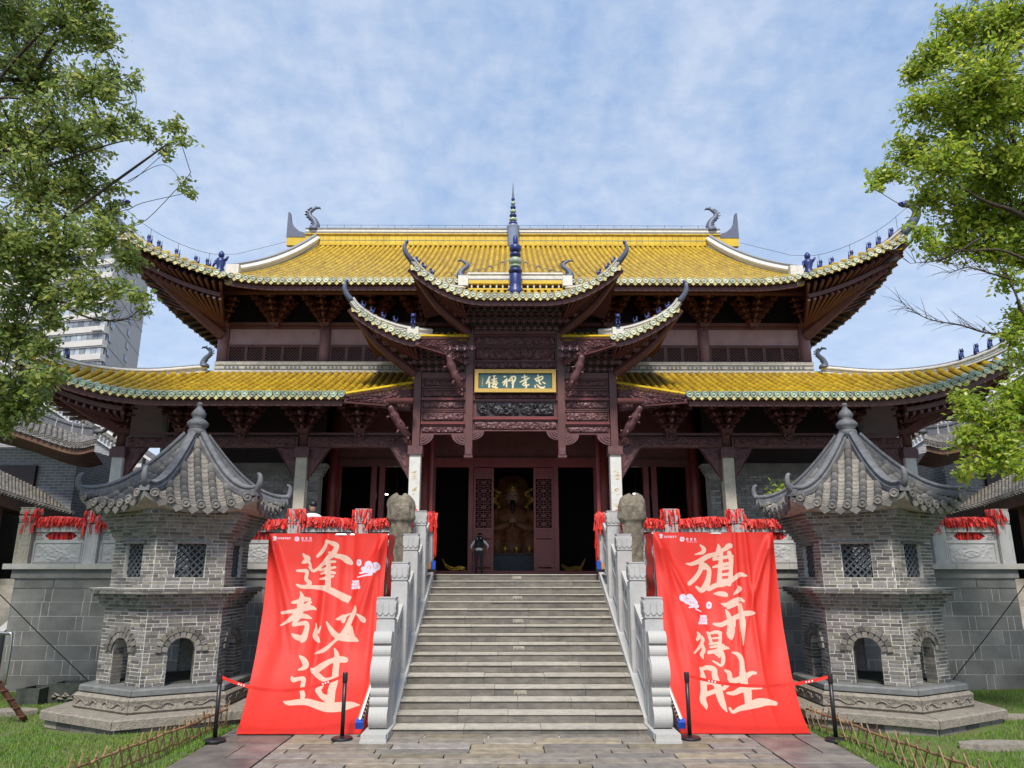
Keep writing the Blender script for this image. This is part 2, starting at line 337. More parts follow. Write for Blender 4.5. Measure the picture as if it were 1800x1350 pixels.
# terrace body and its coursed front wall
ter = tag(empty('terrace', (0, TY, 0)), 'grey stone terrace wall that carries the temple hall', 'terrace', kind='structure')
def P(mb_, nm, mt, parent, **k): return mb_.build(nm, mt, parent, **k)
def L(nm, me, parent, loc, rot=None, scale=None): return link(nm, me, parent, loc, rot, scale)
ub = MB().box((0, 0, 0), (1, 1, 1)).mesh('stone_block', M['block'])
MBt = MB()
for sx in (-1, 1): MBt.span((sx * 2.14, TY + .008, 0), (sx * 11.36, 44, FLOOR - .01))
MBt.span((-2.0, 19.0, 0), (2.0, 44, FLOOR - .012))
P(MBt, 'core', M['mortar'], ter)
MBf = MB()
for sx in (-1, 1): MBf.span((sx * 2.06, TY + .36, FLOOR - .02), (sx * 11.45, 40, FLOOR))
MBf.span((-2.05, 19.17, FLOOR - .02), (2.05, 40, FLOOR - .003)); P(MBf, 'terrace_floor', M['granite'], ter)
rb = random.Random(5)
for sx in (-1, 1):
    z = .02; k = 0
    for hgt in (.33, .31, .31, .31, .31, .31, .30, .20):
        x = 2.42 + (k % 2) * .55 - .5
        top = (hgt == .20)
        while x < 11.38:
            for w in ((1.6,) if top else (rb.uniform(.66, .90), rb.uniform(.15, .19))):
                a, b = max(x, 2.42), min(x + w, 11.38)
                if b - a > .05:
                    L('stone_block', ub, ter, (sx * (a + b) / 2, TY + .06 - (.02 if top else 0) + rb.uniform(0, .004), z + hgt / 2), None, (b - a - .016, .12, hgt - .014))
                x += w
        z += hgt; k += 1
    # coping ledge in lengths
    x = 2.40
    while x < 11.6:
        b = min(x + 1.9, 11.62)
        P(MB().span((sx * x, TY - .14, 2.615), (sx * (b - .006), TY + .38, 2.735)), 'coping_stone', M['ledge'], ter)
        x = b
    P(MB().span((sx * 2.42, TY - .06, 2.42), (sx * 11.44, TY + .3, 2.613)), 'moulding', M['block'], ter)
    # side walls of the terrace
    P(MB().span((sx * 11.36, TY + .07, 0), (sx * 11.43, 44, 2.61)), 'side_wall', M['block'], ter)

# staircase : 17 risers
NST = 17; SY0, SY1 = 12.72, 18.9; RISE = FLOOR / NST; RUN = (SY1 - SY0) / (NST - 1)
stc = tag(empty('stone_staircase', (0, SY0, 0)), 'broad grey stone staircase of seventeen steps up to the hall', 'staircase')
rs = random.Random(11)
for i in range(NST):
    z1 = RISE * (i + 1); y0 = SY0 + RUN * i
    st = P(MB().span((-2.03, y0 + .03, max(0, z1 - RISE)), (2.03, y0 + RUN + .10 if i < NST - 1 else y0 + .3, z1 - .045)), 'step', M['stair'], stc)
    x = -2.03
    cuts = [-2.03]
    while x < 2.03 - 1.0:
        x += rs.uniform(.75, 1.6); cuts.append(min(x, 2.03))
    if cuts[-1] < 2.03: cuts.append(2.03)
    for a, b in zip(cuts, cuts[1:]):
        if b - a < .05: continue
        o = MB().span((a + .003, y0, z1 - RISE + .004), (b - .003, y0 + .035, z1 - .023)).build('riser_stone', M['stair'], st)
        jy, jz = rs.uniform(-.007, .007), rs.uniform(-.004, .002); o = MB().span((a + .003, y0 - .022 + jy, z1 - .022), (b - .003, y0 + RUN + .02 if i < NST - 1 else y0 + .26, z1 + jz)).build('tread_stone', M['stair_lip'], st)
    if i in (3, 7, 10, 13) or i == 16:    # small notice plates on the risers
        o = MB().span((-.11 + .02, y0 - .004, z1 - RISE + .03), (.13, y0 + .003, z1 - .045)).build('riser_plate', M['old_post'], st)
        q = MB(); q.lathe([(.022, 0), (.022, .004)], 10)
        for k in range(5): q.box((.06 + k * .022, 0, .002), (.012, .028, .004))
        ql = q.build('plate_mark', M['block'], st, fix=True); ql.location = (-.05, y0 - .006, z1 - .10); ql.rotation_euler = (math.pi / 2, 0, 0)
P(MB().span((-2.03, SY0 - .36, -.02), (2.03, SY0 + .02, .03)), 'foot_slab', M['granite'], stc)

# ------------------------------------------------------------------ carved relief height field
def relief(w, h, nx, ny, amp, seed, n=None, edge=.06, style='scroll'):
    g = np.random.default_rng(seed); X, Y = np.meshgrid(np.linspace(0, w, nx + 1), np.linspace(0, h, ny + 1)); Z = np.zeros_like(X)
    n = n or max(14, int(w / h * 26)); rad = h * .26
    if style == 'scroll':
        for k in range(n):
            cx, cy = g.uniform(0, w), g.uniform(.12 * h, .88 * h); r = np.hypot(X - cx, Y - cy); t = np.arctan2(Y - cy, X - cx); rd = rad * g.uniform(.7, 1.4); sg = g.choice((-1, 1))
            c = .5 + .5 * np.cos(r / rd * 9.0 + sg * t + g.uniform(0, 6)); Z = np.maximum(Z, np.clip(1 - r / rd, 0, 1) ** .45 * (c ** .6) * g.uniform(.6, 1))
    elif style == 'wave':       # hills, water and clouds cut in outline
        for k in range(n):
            cx = g.uniform(0, w); cy = g.uniform(0, h); a = g.uniform(-1.1, 1.1); L_ = g.uniform(.1, .45) * w
            px = X - cx; py = Y - cy; s_ = np.clip((px * math.cos(a) + py * math.sin(a)) / L_, -.5, .5)
            d = np.hypot(px - s_ * L_ * math.cos(a), py - s_ * L_ * math.sin(a) - .08 * h * np.sin(s_ * 9)); Z = np.maximum(Z, np.exp(-(d / (.045 * h)) ** 2) * g.uniform(.5, 1))
        r = np.hypot((X - w * .48) / (w * .17), (Y - h * .45) / (h * .17)); Z = np.maximum(Z, np.exp(-((r - 1) / .16) ** 2)); Z = np.maximum(Z, np.clip(1.1 - r, 0, .5) * (.5 + .5 * np.sin(X * 60 / w)))
    e = edge * h
    m = np.minimum(np.minimum(X, w - X), np.minimum(Y, h - Y)); Z *= np.clip((m - e * .5) / e, 0, 1)
    return X, Y, Z * amp
def relief_panel(w, h, seed, amp=.03, thick=.03, res=.022, style='scroll', n=None, edge=.06, poly=None):
    """panel in local x (0..w), z (0..h), front towards -y"""
    nx, ny = max(8, int(w / res)), max(6, int(h / res)); X, Y, Z = relief(w, h, nx, ny, amp, seed, n, edge, style)
    V = np.stack([X.ravel(), -Z.ravel(), Y.ravel()], 1)
    if poly is not None: V[:, 2] = poly(V[:, 0] / w, V[:, 2] / h)
    F = [(j * (nx + 1) + i, j * (nx + 1) + i + 1, (j + 1) * (nx + 1) + i + 1, (j + 1) * (nx + 1) + i) for j in range(ny) for i in range(nx)]
    m = MB(); m.add(V.tolist(), F)
    # rim and back
    ring = [(0, 0), (w, 0), (w, h), (0, h)]
    if poly is not None: ring = [(x, float(poly(x / w, y_ / h))) for x, y_ in ring]
    vs = [(x, 0, z) for x, z in ring] + [(x, thick, z) for x, z in ring]
    m.add(vs, [(1, 0, 4, 5), (2, 1, 5, 6), (3, 2, 6, 7), (0, 3, 7, 4), (4, 7, 6, 5)])
    return m

# ------------------------------------------------------------------ balustrade posts with lotus caps
def post_mesh(h, w=.30, nm='post', mt='marble'):
    m = MB(); m.box((0, 0, (h - .36) / 2), (w, w, h - .36)); m.box((0, 0, h - .345), (w * .86, w * .86, .03)); m.box((0, 0, h - .175), (w * .98, w * .98, .31)); m.box((0, 0, h - .01), (w * 1.04, w * 1.04, .02))
    # petals: upper ring upward, lower ring downward, on the four faces
    for k in range(4):
        rz = k * math.pi / 2; Rm = Matrix.Rotation(rz, 4, 'Z')
        for up in (0, 1):
            for c in (-1, 0, 1):
                pw = w / 3 * .94; z0 = h - .19 if up else h - .16
                hh = .15 if up else -.13
                pts = [(-pw / 2, 0), (pw / 2, 0), (pw / 2, hh * .6), (pw * .3, hh * .85), (0, hh), (-pw * .3, hh * .85), (-pw / 2, hh * .6)]
                if not up: pts = pts[::-1]
                T = Rm @ Matrix.Translation((c * w / 3, -w * .49, z0)) @ Matrix.Rotation(math.pi / 2, 4, 'X')
                m.prism(pts, T, .016)
    m.box((0, 0, h - .175), (w * 1.03, w * 1.03, .014))
    for k in range(4):      # sunk panel on the shaft, shown as a raised frame
        Rm = Matrix.Rotation(k * math.pi / 2, 4, 'Z'); hs = h - .5
        for a, b, c_, d_ in ((-w * .38, -w * .34, .08, hs), (w * .34, w * .38, .08, hs)):
            m.box(Rm @ Vector(((a + b) / 2, -w / 2 - .002, (c_ + d_) / 2)), (b - a, .008, d_ - c_), rz=k * math.pi / 2)
    return m.mesh(nm, M[mt])
post_m = post_mesh(1.24)
# terrace balustrade
bay_x = [2.28, 3.58, 5.12, 6.66, 8.20, 9.75, 11.29]
def pierced_frame(w, h, s):          # open band: long six-sided hole between carved corners
    m = MB(); t = .09; q = .26
    if True:
        f = (lambda x: x) if s == 0 else (lambda x: w - x)
        pts = [(f(0), 0), (f(q), 0), (f(q + .09), h * .0), (f(q + .0), h * .0), (f(q - .02), h / 2), (f(q), h), (f(0), h)]
        pts = [(f(0), 0), (f(q + .10), 0), (f(q - .02), h * .5), (f(q + .10), h), (f(0), h)]
        if s: pts = pts[::-1]
        m.prism(pts, Matrix.Rotation(math.pi / 2, 4, 'X'), -t)
        for k in range(5):
            cx, cz = f(.05 + .035 * k), h * (.25 + .5 * (k % 2)); m.lathe([(.040, 0), (.040, .012), (.022, .016), (.022, .006)], 8, cap=False)
            for j in range(len(m.v) - 32, len(m.v)):
                a, b, c_ = m.v[j]; m.v[j] = (cx + a, -.0 - c_, cz + b)
    return m
for sx in (-1, 1):
    side = 'apartment block' if sx < 0 else 'leafy twig'
    bal = tag(empty('terrace_balustrade', (sx * 6.8, TY, 2.735)), 'carved stone terrace balustrade with ' + ('a rough beige end post' if sx < 0 else 'all posts alike smooth grey'), 'balustrade', 'terrace balustrades')
    for i, bx in enumerate(bay_x[1:]):
        o = L('post', post_m if not (sx < 0 and i == 5) else post_mesh(1.27, .33, 'post', 'old_post'), bal, (sx * bx, TY + .1, 2.735))
        if sx < 0 and i == 5: tag(o, 'rough beige weathered end post')
    for i, (a, b) in enumerate(zip(bay_x, bay_x[1:])):
        x0, x1 = (a + .15, b - .15); w = x1 - x0
        xa = sx * x0 if sx > 0 else -x1
        pn = P(MB().span((xa, TY + .06, 2.737), (xa + w, TY + .16, 3.27)), 'panel', M['marble'], bal)
        rp = relief_panel(w - .22, .38, 100 + i + 10 * (sx > 0), .028, .012, .02, 'wave', n=26).build('carved_panel', M['marble'], pn); rp.location = (xa + .11, TY + .047, 2.79)
        smooth_all(rp, 50)
        fr = MB()
        fr.span((xa + .06, TY + .04, 2.765), (xa + w - .06, TY + .062, 2.785)).span((xa + .06, TY + .04, 3.195), (xa + w - .06, TY + .062, 3.215)).span((xa + .06, TY + .04, 2.785), (xa + .08, TY + .062, 3.195)).span((xa + w - .08, TY + .04, 2.785), (xa + w - .06, TY + .062, 3.195))
        f_ = fr.build('panel_border', M['marble'], pn)
        for s2 in (0, 1):
            pf = pierced_frame(w, .175, s2).build('carved_corner', M['marble'], bal, fix=True); pf.location = (xa, TY + .07, 3.272)
        P(MB().span((xa - .02, TY + .03, 3.45), (xa + w + .02, TY + .19, 3.585)), 'rail', M['granite'], bal)

# ------------------------------------------------------------------ stair balustrades
slope = FLOOR / (SY1 - SY0)
for sx in (-1, 1):
    sb = tag(empty('stair_balustrade', (sx * 2.22, SY0, 0)), 'sloping stone stair balustrade with lotus posts, ' + ('left' if sx < 0 else 'right') + ' side of the steps', 'balustrade', 'stair balustrades')
    # sloping string wall
    prof = [(12.2, 0), (18.75, 0), (18.75, 2.62), (12.98, .24), (12.98, .17), (12.2, .17)]
    m = MB(); Mx = Matrix.Translation((sx * 2.21 - .19, 0, 0)) @ Matrix(((0, 0, 1, 0), (1, 0, 0, 0), (0, 1, 0, 0), (0, 0, 0, 1))); m.prism(prof, Mx, .38); P(m, 'string_wall', M['granite'], sb, fix=True)
    pms = [post_mesh(1.98, .30, 'post')] ; ys = [12.97, 14.42, 15.87, 17.32]
    for y_ in ys: L('post', pms[0], sb, (sx * 2.22, y_, .22 + (y_ - 12.98) * .4095 - .06))
    L('post', post_mesh(1.52, .34, 'post'), sb, (sx * 2.24, 18.85, 2.46))
    for a, b in zip(ys + [], ys[1:] + [18.85]):
        y0, y1 = a + .15, b - (.15 if b < 18 else .17); z0 = .24 + (y0 - 12.98) * .4128; z1 = .24 + (y1 - 12.98) * .4128
        Mp = Matrix.Translation((sx * 2.22 - .06, 0, 0)) @ Matrix(((0, 0, 1, 0), (1, 0, 0, 0), (0, 1, 0, 0), (0, 0, 0, 1)))
        P(MB().prism([(y0, z0 - .02), (y1, z1 - .02), (y1, z1 + .80), (y0, z0 + .80)], Mp, .12), 'panel', M['marble'], sb, fix=True)
        Mp2 = Matrix.Translation((sx * 2.22 - .085, 0, 0)) @ Matrix(((0, 0, 1, 0), (1, 0, 0, 0), (0, 1, 0, 0), (0, 0, 0, 1)))
        P(MB().prism([(y0, z0 + 1.06), (y1, z1 + 1.06), (y1, z1 + 1.20), (y0, z0 + 1.20)], Mp2, .17), 'rail', M['granite'], sb, fix=True)
        for k in range(4):
            t = (k + .5) / 4; P(MB().box((sx * 2.22, lerp(y0, y1, t), lerp(z0, z1, t) + .93), (.10, .13, .30)), 'baluster', M['marble'], sb)
        # sloping relief frame on the inner face
        m = MB()
        for (ta, za, tb, zb) in ((.08, .12, .92, .12), (.08, .68, .92, .68), (.08, .12, .08, .68), (.92, .12, .92, .68)):
            m.bar((sx * 2.155, lerp(y0, y1, ta), lerp(z0, z1, ta) + za), (sx * 2.155, lerp(y0, y1, tb), lerp(z0, z1, tb) + zb), .03)
        P(m, 'panel_border', M['marble'], sb)
    # drum stone: rolls stacked along an S profile
    def roll(yc, zc, r, a0, a1, n=14): return [(yc + r * math.cos(lerp(a0, a1, k / n)), zc + r * math.sin(lerp(a0, a1, k / n))) for k in range(n + 1)]
    pr = []
    pr += roll(12.56, .34, .17, R_(-100), R_(-245), 12)
    pr += roll(12.54, .565, .085, R_(255), R_(130), 6)
    pr += roll(12.58, .70, .085, R_(230), R_(130), 5)
    pr += roll(12.66, 1.00, .25, R_(235), R_(105), 14)
    pr += roll(12.66, 1.30, .11, R_(215), R_(110), 6)
    pr += roll(12.70, 1.47, .14, R_(195), R_(70), 9)
    pr += [(12.83, 1.58), (12.83, .19), (12.60, .171)]
    P(MB().prism(pr, Matrix.Translation((sx * 2.22 - .145, 0, 0)) @ Matrix(((0, 0, 1, 0), (1, 0, 0, 0), (0, 1, 0, 0), (0, 0, 0, 1))), .29), 'drum_stone', M['granite'], sb, fix=True)
    for ss in (-1, 1):
        m = MB(); m.lathe([(.20, 0), (.20, .012), (.165, .016), (.165, .008), (.10, .014), (.04, .02)], 20)
        o = m.build('drum_rosette', M['granite'], sb, fix=True); o.rotation_euler = (0, ss * math.pi / 2, 0); o.location = (sx * 2.22 + ss * .144, 12.66, 1.0)
    P(MB().span((sx * 2.22 - .20, 12.06, -.01), (sx * 2.22 + .20, 12.28, .09)).span((sx * 2.22 - .19, 12.08, .09), (sx * 2.22 + .19, 12.9, .172)), 'base_block', M['granite'], sb)

# ================================================================== the temple hall
hall = tag(empty('temple_hall', (0, 22, FLOOR)), 'two storey temple hall with yellow tiled roofs and dark red timber', 'temple')
YC, YU, YD = 20.8, 22.0, 24.5           # colonnade, upper storey wall, door wall
# ---- roof geometry -------------------------------------------------
def tile_row(pts, r=.085, n=6, tile=.34):
    """half round row of cover tiles along a slope line; every tile is a piece that overlaps the one below"""
    pts = [Vector(p) for p in pts]; m = MB(); t = (pts[-1] - pts[0]); sd = Vector((t.y, -t.x, 0)).normalized() if (t.x or t.y) else Vector((1, 0, 0))
    cum = [0.0]
    for a, b in zip(pts, pts[1:]): cum.append(cum[-1] + (b - a).length)
    def pos(s):
        for k in range(len(pts) - 1):
            if s <= cum[k + 1] or k == len(pts) - 2: return pts[k].lerp(pts[k + 1], (s - cum[k]) / max(1e-6, cum[k + 1] - cum[k]))
    N = max(1, int(round(cum[-1] / tile))); L_ = cum[-1] / N
    for q in range(N):
        a, b = pos(q * L_), pos(min(cum[-1], (q + 1.06) * L_)); d = (b - a).normalized(); up = sd.cross(d); up = up if up.z > 0 else -up; jx = random.uniform(-.004, .004); jr = random.uniform(.99, 1.012); V = []
        for p, rr in ((a, r * jr), (b, r * .955)):
            for k in range(n + 1):
                an = math.pi * k / n; V.append(p + sd * (math.cos(an) * rr + jx) + up * (math.sin(an) * rr * 1.06))
        m.add(V, [(k, k + 1, n + 2 + k, n + 1 + k) for k in range(n)] + [tuple(range(n + 1))])
    return m
disc_m = {}
def disc_mesh(key, mt, r=.088):
    if key not in disc_m:
        m = MB(); m.lathe([(r, 0), (r, .03), (r * .78, .034), (r * .72, .022), (r * .40, .022), (r * .3, .036), (r * .05, .038)], 12); disc_m[key] = m.mesh('eave_disc', M[mt], True)
    return disc_m[key]
def drip_mesh(key, mt, w=.19):
    if key not in disc_m:
        m = MB(); pts = [(-w / 2, 0), (-w * .42, -.055), (-w * .22, -.085), (0, -.125), (w * .22, -.085), (w * .42, -.055), (w / 2, 0), (w * .3, .012), (0, -.012), (-w * .3, .012)]
        m.prism(pts[::-1], Matrix.Rotation(math.pi / 2, 4, 'X'), .018); disc_m[key] = m.mesh('drip_tile', M[mt])
    return disc_m[key]
def slope_pts(e, t, n, a=.8):
    e, t = Vector(e), Vector(t)
    return [Vector((lerp(e.x, t.x, v), lerp(e.y, t.y, v), lerp(e.z, t.z, a * v + (1 - a) * v * v))) for v in [i / n for i in range(n + 1)]]
def roof(nm, rows, parent, mats=('yellow', 'yellow_pan'), r=.085, a=.8, n=8, disc=('green_glaze', 'cream_glaze'), deck_t=.10, eave_from=None, label=None, drip_dz=.0, smoothrow=True, fascia='wood', green_tip=False):
    """rows: list of (eave point, top point, has_eave_end). Returns the deck object with the rows as its parts"""
    D = MB(); nv = n; cols = [slope_pts(e, t, nv, a) for e, t, _ in rows]
    V = [p for c in cols for p in c] + [p - Vector((0, 0, deck_t)) for c in cols for p in c]; K = len(cols); o = K * (nv + 1); F = []
    for i in range(K - 1):
        for j in range(nv):
            q = (i * (nv + 1) + j, (i + 1) * (nv + 1) + j, (i + 1) * (nv + 1) + j + 1, i * (nv + 1) + j + 1); F.append(q); F.append(tuple(x + o for x in q[::-1]))
        q = (i * (nv + 1), (i + 1) * (nv + 1)); F.append((q[0], q[0] + o, q[1] + o, q[1]))
    D.add(V, F[:]); nm_faces = len(F); D.m = [0] * nm_faces
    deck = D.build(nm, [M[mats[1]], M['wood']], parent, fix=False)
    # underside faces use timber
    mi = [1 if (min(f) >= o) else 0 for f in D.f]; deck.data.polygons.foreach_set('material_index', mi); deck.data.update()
    if label: deck['label'] = label
    for c, (e, t, end) in zip(cols, rows):
        if (c[0] - c[-1]).length < .12: continue
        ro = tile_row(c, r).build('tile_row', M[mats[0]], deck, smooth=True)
        if end:
            dx = (c[1] - c[0]); az = math.atan2(dx.x, dx.y)
            dp = Vector((math.sin(az), math.cos(az), 0))
            link('eave_disc', disc_mesh('d' + disc[0], disc[0], r * 1.06), deck, c[0] - dp * .035 + Vector((0, 0, r * .30)), (math.pi / 2, 0, -az))
            if green_tip: tile_row([c[0] + (c[1] - c[0]) * -.02 + Vector((0, 0, .006)), c[0] + (c[1] - c[0]).normalized() * .26 + Vector((0, 0, .008))], r * 1.05).build('green_tile', M['green_glaze'], deck, smooth=True)
    for (c1, r1), (c2, r2) in zip(list(zip(cols, rows)), list(zip(cols, rows))[1:]):
        if r1[2] and r2[2]:
            p = (c1[0] + c2[0]) / 2; d = c2[0] - c1[0]; ax = math.atan2(d.y, d.x); tl = math.atan2(d.z, math.hypot(d.x, d.y))
            link('drip_tile', drip_mesh('p' + disc[1], disc[1], r * 2.25), deck, p + Vector((0, 0, -.005)) + Vector((math.sin(ax), -math.cos(ax), 0)) * .03, (0, -tl, ax))
    return deck, cols
def eave_board(nm, cols, parent, h=.22, back=.10, mt='wood', drop=.10):
    m = MB(); path = [c[0] + (c[1] - c[0]).normalized() * back - Vector((0, 0, drop)) for c in cols]
    m.sweep([(-.03, 0), (.03, 0), (.03, -h), (-.03, -h)], path); return m.build(nm, M[mt], parent, fix=True)
RS = .21
# upper roof, front
def ueave(x):
    ax = abs(x); u = max(0, (ax - 6.8) / 4.5); return Vector((x, 20.0 - .38 * u * u, 10.70 + 1.24 * u ** 2))
rows = []; xs = [i * RS for i in range(-39, 40)]
for x in xs: rows.append((ueave(x), Vector((x, 29.0, 15.98)), True))
up_roof, up_cols = roof('upper_roof', rows, hall, n=10, disc=('pale_glaze', 'cream_glaze'), a=.82)
for i in range(1, 11):                      # chevron of coloured tiles on the middle of the upper roof
    for s_ in (-1, 1):
        c = up_cols[39 + s_ * i]; v = .66 - .056 * i
        k = int(v * 10); fr = v * 10 - k; p = c[k].lerp(c[k + 1], fr); q = c[k].lerp(c[k + 1], min(1, fr + .30))
        tile_row([p + Vector((0, -.004, .006)), q + Vector((0, -.004, .006))], .092).build('accent_tile', M['green_glaze' if i % 2 else 'mosaic'], up_roof, smooth=True)
CH = 8.35; CORN = 11.35
for s_ in (-1, 1):                           # corner skirts in front of the hips, and the side slopes
    rows = []
    x = 8.40
    while x < CORN:
        e = ueave(s_ * x); t = (x - 8.4) / (CORN - 8.4); tp = Vector((s_ * x, lerp(21.6, ueave(CORN).y + .02, t), lerp(11.40, ueave(CORN).z + .06, t ** 1.5)))
        rows.append((e, tp, True)); x += RS
    if s_ < 0: rows = rows[::-1]
    roof('corner_roof', rows, up_roof.parent, n=6, a=.75, disc=('pale_glaze', 'cream_glaze'))
    sd = []
    for k in range(40):
        yy = 20.0 + k * .46; u = max(0, (20.0 + 3.6 - yy) / 4.2); e = Vector((s_ * (11.0 + .33 * u * u), yy - .3 * u, 10.70 + 1.22 * u * u)); sd.append((e, Vector((s_ * 8.4, max(yy, 21.6), 11.45)), k > 0))
    if s_ > 0: sd = sd
    sro, src = roof('side_roof', sd if s_ > 0 else sd[::-1], hall, n=5, a=.8)
    for c in src[::1]:
        if (c[0] - c[-1]).length > .5: MB().bar(c[0].lerp(c[-1], .04) + Vector((0, 0, -.19)), c[0].lerp(c[-1], .72) + Vector((0, 0, -.32)), .07, .12).build('rafter', M['wood_dark'], hall)
    # gable wall and hidden back slope
MB().add([(-9.0, 22, 12), (9.0, 22, 12), (9.0, 29.2, 16.0), (-9.0, 29.2, 16.0), (-9, 37.5, 11), (9, 37.5, 11)], [(3, 2, 5, 4)]).build('rear_slope', M['yellow_pan'], hall)
for s_ in (-1, 1): MB().add([(s_ * 8.42, 21.5, 11.6), (s_ * 8.42, 36.5, 11.6), (s_ * 8.42, 29.1, 15.98)], [(0, 1, 2)]).build('gable', M['wood'], hall)
eave_board('eave_board', [c for c in up_cols], hall, .20, .12)
# main ridge: yellow tile band, then white moulded courses
m = MB()
for i in range(-34, 35):
    MBx = m.box((i * .255, 28.93, 16.17), (.245, .22, .50))
m.build('ridge_band', M['yellow_band'], hall); 
for z, h, w, mt in ((16.42, .05, .34, 'yellow'), (15.90, .07, .40, 'yellow'), (16.16, .022, .24, 'green_glaze'), (16.475, .07, .26, 'ridge_grey'), (16.548, .12, .30, 'ridge_white'), (16.67, .05, .36, 'ridge_grey')):
    MB().box((0, 28.93, z + h / 2), (17.6, w, h)).build('ridge_course', M[mt], hall)
m = MB()
for i in range(-36, 37, 3): m.tube([(i * .24, 28.93, 16.72), (i * .24, 28.93, 16.94)], .008, 5)
m.tube([(-8.7, 28.93, 16.92), (8.7, 28.93, 16.92)], .007, 5).build('lightning_wire', M['wire'], hall)
# ridge end fins (upturned) and fish dragons
for s_ in (-1, 1):
    prof = [(0, 0), (1.15, 0), (1.15, 1.15), (1.07, 1.15), (1.0, .75), (.86, .48), (.62, .27), (.3, .17), (0, .15)]
    if s_ < 0: prof = [(-a, b) for a, b in prof][::-1]
    T = Matrix.Translation((s_ * 8.45, 29.05, 16.32)) @ Matrix.Rotation(math.pi / 2, 4, 'X')
    MB().prism(prof, T, .22).build('ridge_fin', M['mosaic'], hall)
    MB().span((s_ * 8.5, 28.85, 15.95), (s_ * 9.58, 29.05, 16.32)).build('ridge_band', M['yellow_band'], hall)
def horn(path, rad, nm, parent, mt='mosaic', knob=True, n=8):
    m = MB(); m.tube(path, rad, n, squash=1.25); o = m.build(nm, M[mt], parent, smooth=True)
    if knob:
        p = Vector(path[-1]); q = Vector(path[-2]); d = (p - q).normalized(); r = rad[-1]
        k = MB(); k.lathe([(0.01, -r * 1.6), (r * 1.2, -r * .8), (r * 1.55, 0), (r * 1.2, r), (r * .9, r * 1.8), (0.01, r * 2.4)], 8); 
        for a in (-1, 1): k.tube([(a * r, 0, r * .6), (a * r * 1.9, 0, r * 1.5)], [r * .5, r * .12], 5)
        kk = k.build('horn_head', M['blue'], o, smooth=True); kk.location = p; kk.rotation_euler = d.to_track_quat('Z', 'Y').to_euler()
    return o
def curve(pts, n=20):          # Catmull-Rom through points
    pts = [Vector(p) for p in pts]; P_ = [pts[0] * 2 - pts[1]] + pts + [pts[-1] * 2 - pts[-2]]; out = []
    for i in range(1, len(P_) - 2):
        k = max(2, n // (len(pts) - 1))
        for j in range(k):
            t = j / k; a, b, c, d = P_[i - 1:i + 3]
            out.append(.5 * ((2 * b) + (c - a) * t + (2 * a - 5 * b + 4 * c - d) * t * t + (3 * b - a - 3 * c + d) * t ** 3))
    out.append(pts[-1]); return out
def fish_dragon(h=1.1):          # upright tail-up ridge beast
    m = MB(); pa = curve([(-.10, 0, 0), (-.16, 0, .20 * h), (-.04, 0, .45 * h), (.13, 0, .62 * h), (.14, 0, .80 * h), (.0, 0, .93 * h), (-.12, 0, h)], 18)
    m.tube(pa, [lerp(.20, .05, (i / (len(pa) - 1)) ** .8) for i in range(len(pa))], 8)
    for i in range(2, len(pa) - 1, 2):
        p = pa[i]; m.add([p + Vector((.12, -.02, -.05)), p + Vector((.24, 0, .03)), p + Vector((.10, .02, .07))], [(0, 1, 2), (2, 1, 0)])
    m.lathe([(.24, 0), (.25, .08), (.18, .18), (.1, .22)], 8, (-.08, 0, -.03)); m.tube([(-.12, 0, h), (-.26, 0, h * 1.0), (-.32, 0, h * .93)], [.06, .05, .01], 6); m.tube([(-.1, 0, h), (-.05, 0, h * 1.1)], [.05, .01], 5)
    return m.mesh('ridge_beast', M['mosaic'], True)
fish_m = fish_dragon(1.05)
link('ridge_beast', fish_m, hall, (-8.55, 28.9, 16.66), (0, 0, math.pi), (1, 1, 1)); link('ridge_beast', fish_m, hall, (8.55, 28.9, 16.66))
def small_beast():
    m = MB(); m.box((0, 0, .03), (.34, .13, .06))
    m.tube(curve([(.14, 0, .07), (.06, 0, .16), (-.06, 0, .22), (-.13, 0, .36)], 8), .085, 7)
    m.lathe([(.02, -.08), (.09, -.03), (.10, .03), (.05, .10), (.01, .13)], 7, (-.15, 0, .44)); m.tube([(-.16, 0, .43), (-.27, 0, .40)], [.065, .03], 6)
    for a in (-.05, .05): m.tube([(-.11, a, .28), (-.16, a * 1.2, .05)], [.04, .03], 5); m.tube([(-.12, a, .50), (-.10, a * 1.5, .60)], [.03, .005], 5)
    pt = curve([(.15, 0, .08), (.24, 0, .16), (.20, 0, .32), (.27, 0, .42)], 8); m.tube(pt, [lerp(.045, .006, i / (len(pt) - 1)) for i in range(len(pt))], 5)
    return m.mesh('ridge_beast', M['blue'], True)
beast_m = small_beast()
RIDGE = [(-.17, 0), (.17, 0), (.17, .05), (.13, .07), (.13, .24), (.20, .27), (.20, .33), (.10, .40), (-.10, .40), (-.20, .33), (-.20, .27), (-.13, .24), (-.13, .07), (-.17, .05)]
RCAP = [(-.07, .40), (.07, .40), (.07, .47), (-.07, .47)]
def ridge(path, parent, nm='hip_ridge', sc=1.0, mt='ridge_white', mt2='ridge_grey'):
    o = MB().sweep([(a * sc, b * sc) for a, b in RIDGE], path).build(nm, M[mt], parent, fix=True)
    MB().sweep([(a * sc, b * sc) for a, b in RCAP], path).build('ridge_cap', M[mt2], o, fix=True)
    for k in (-1, 1):     # raised grey strip, its colour standing in for a groove's shadow
        MB().sweep([(k * .134 * sc, .10 * sc), (k * .145 * sc, .10 * sc), (k * .145 * sc, .135 * sc), (k * .134 * sc, .135 * sc)], path).build('groove_shade', M['ridge_grey'], o, fix=True)
    return o
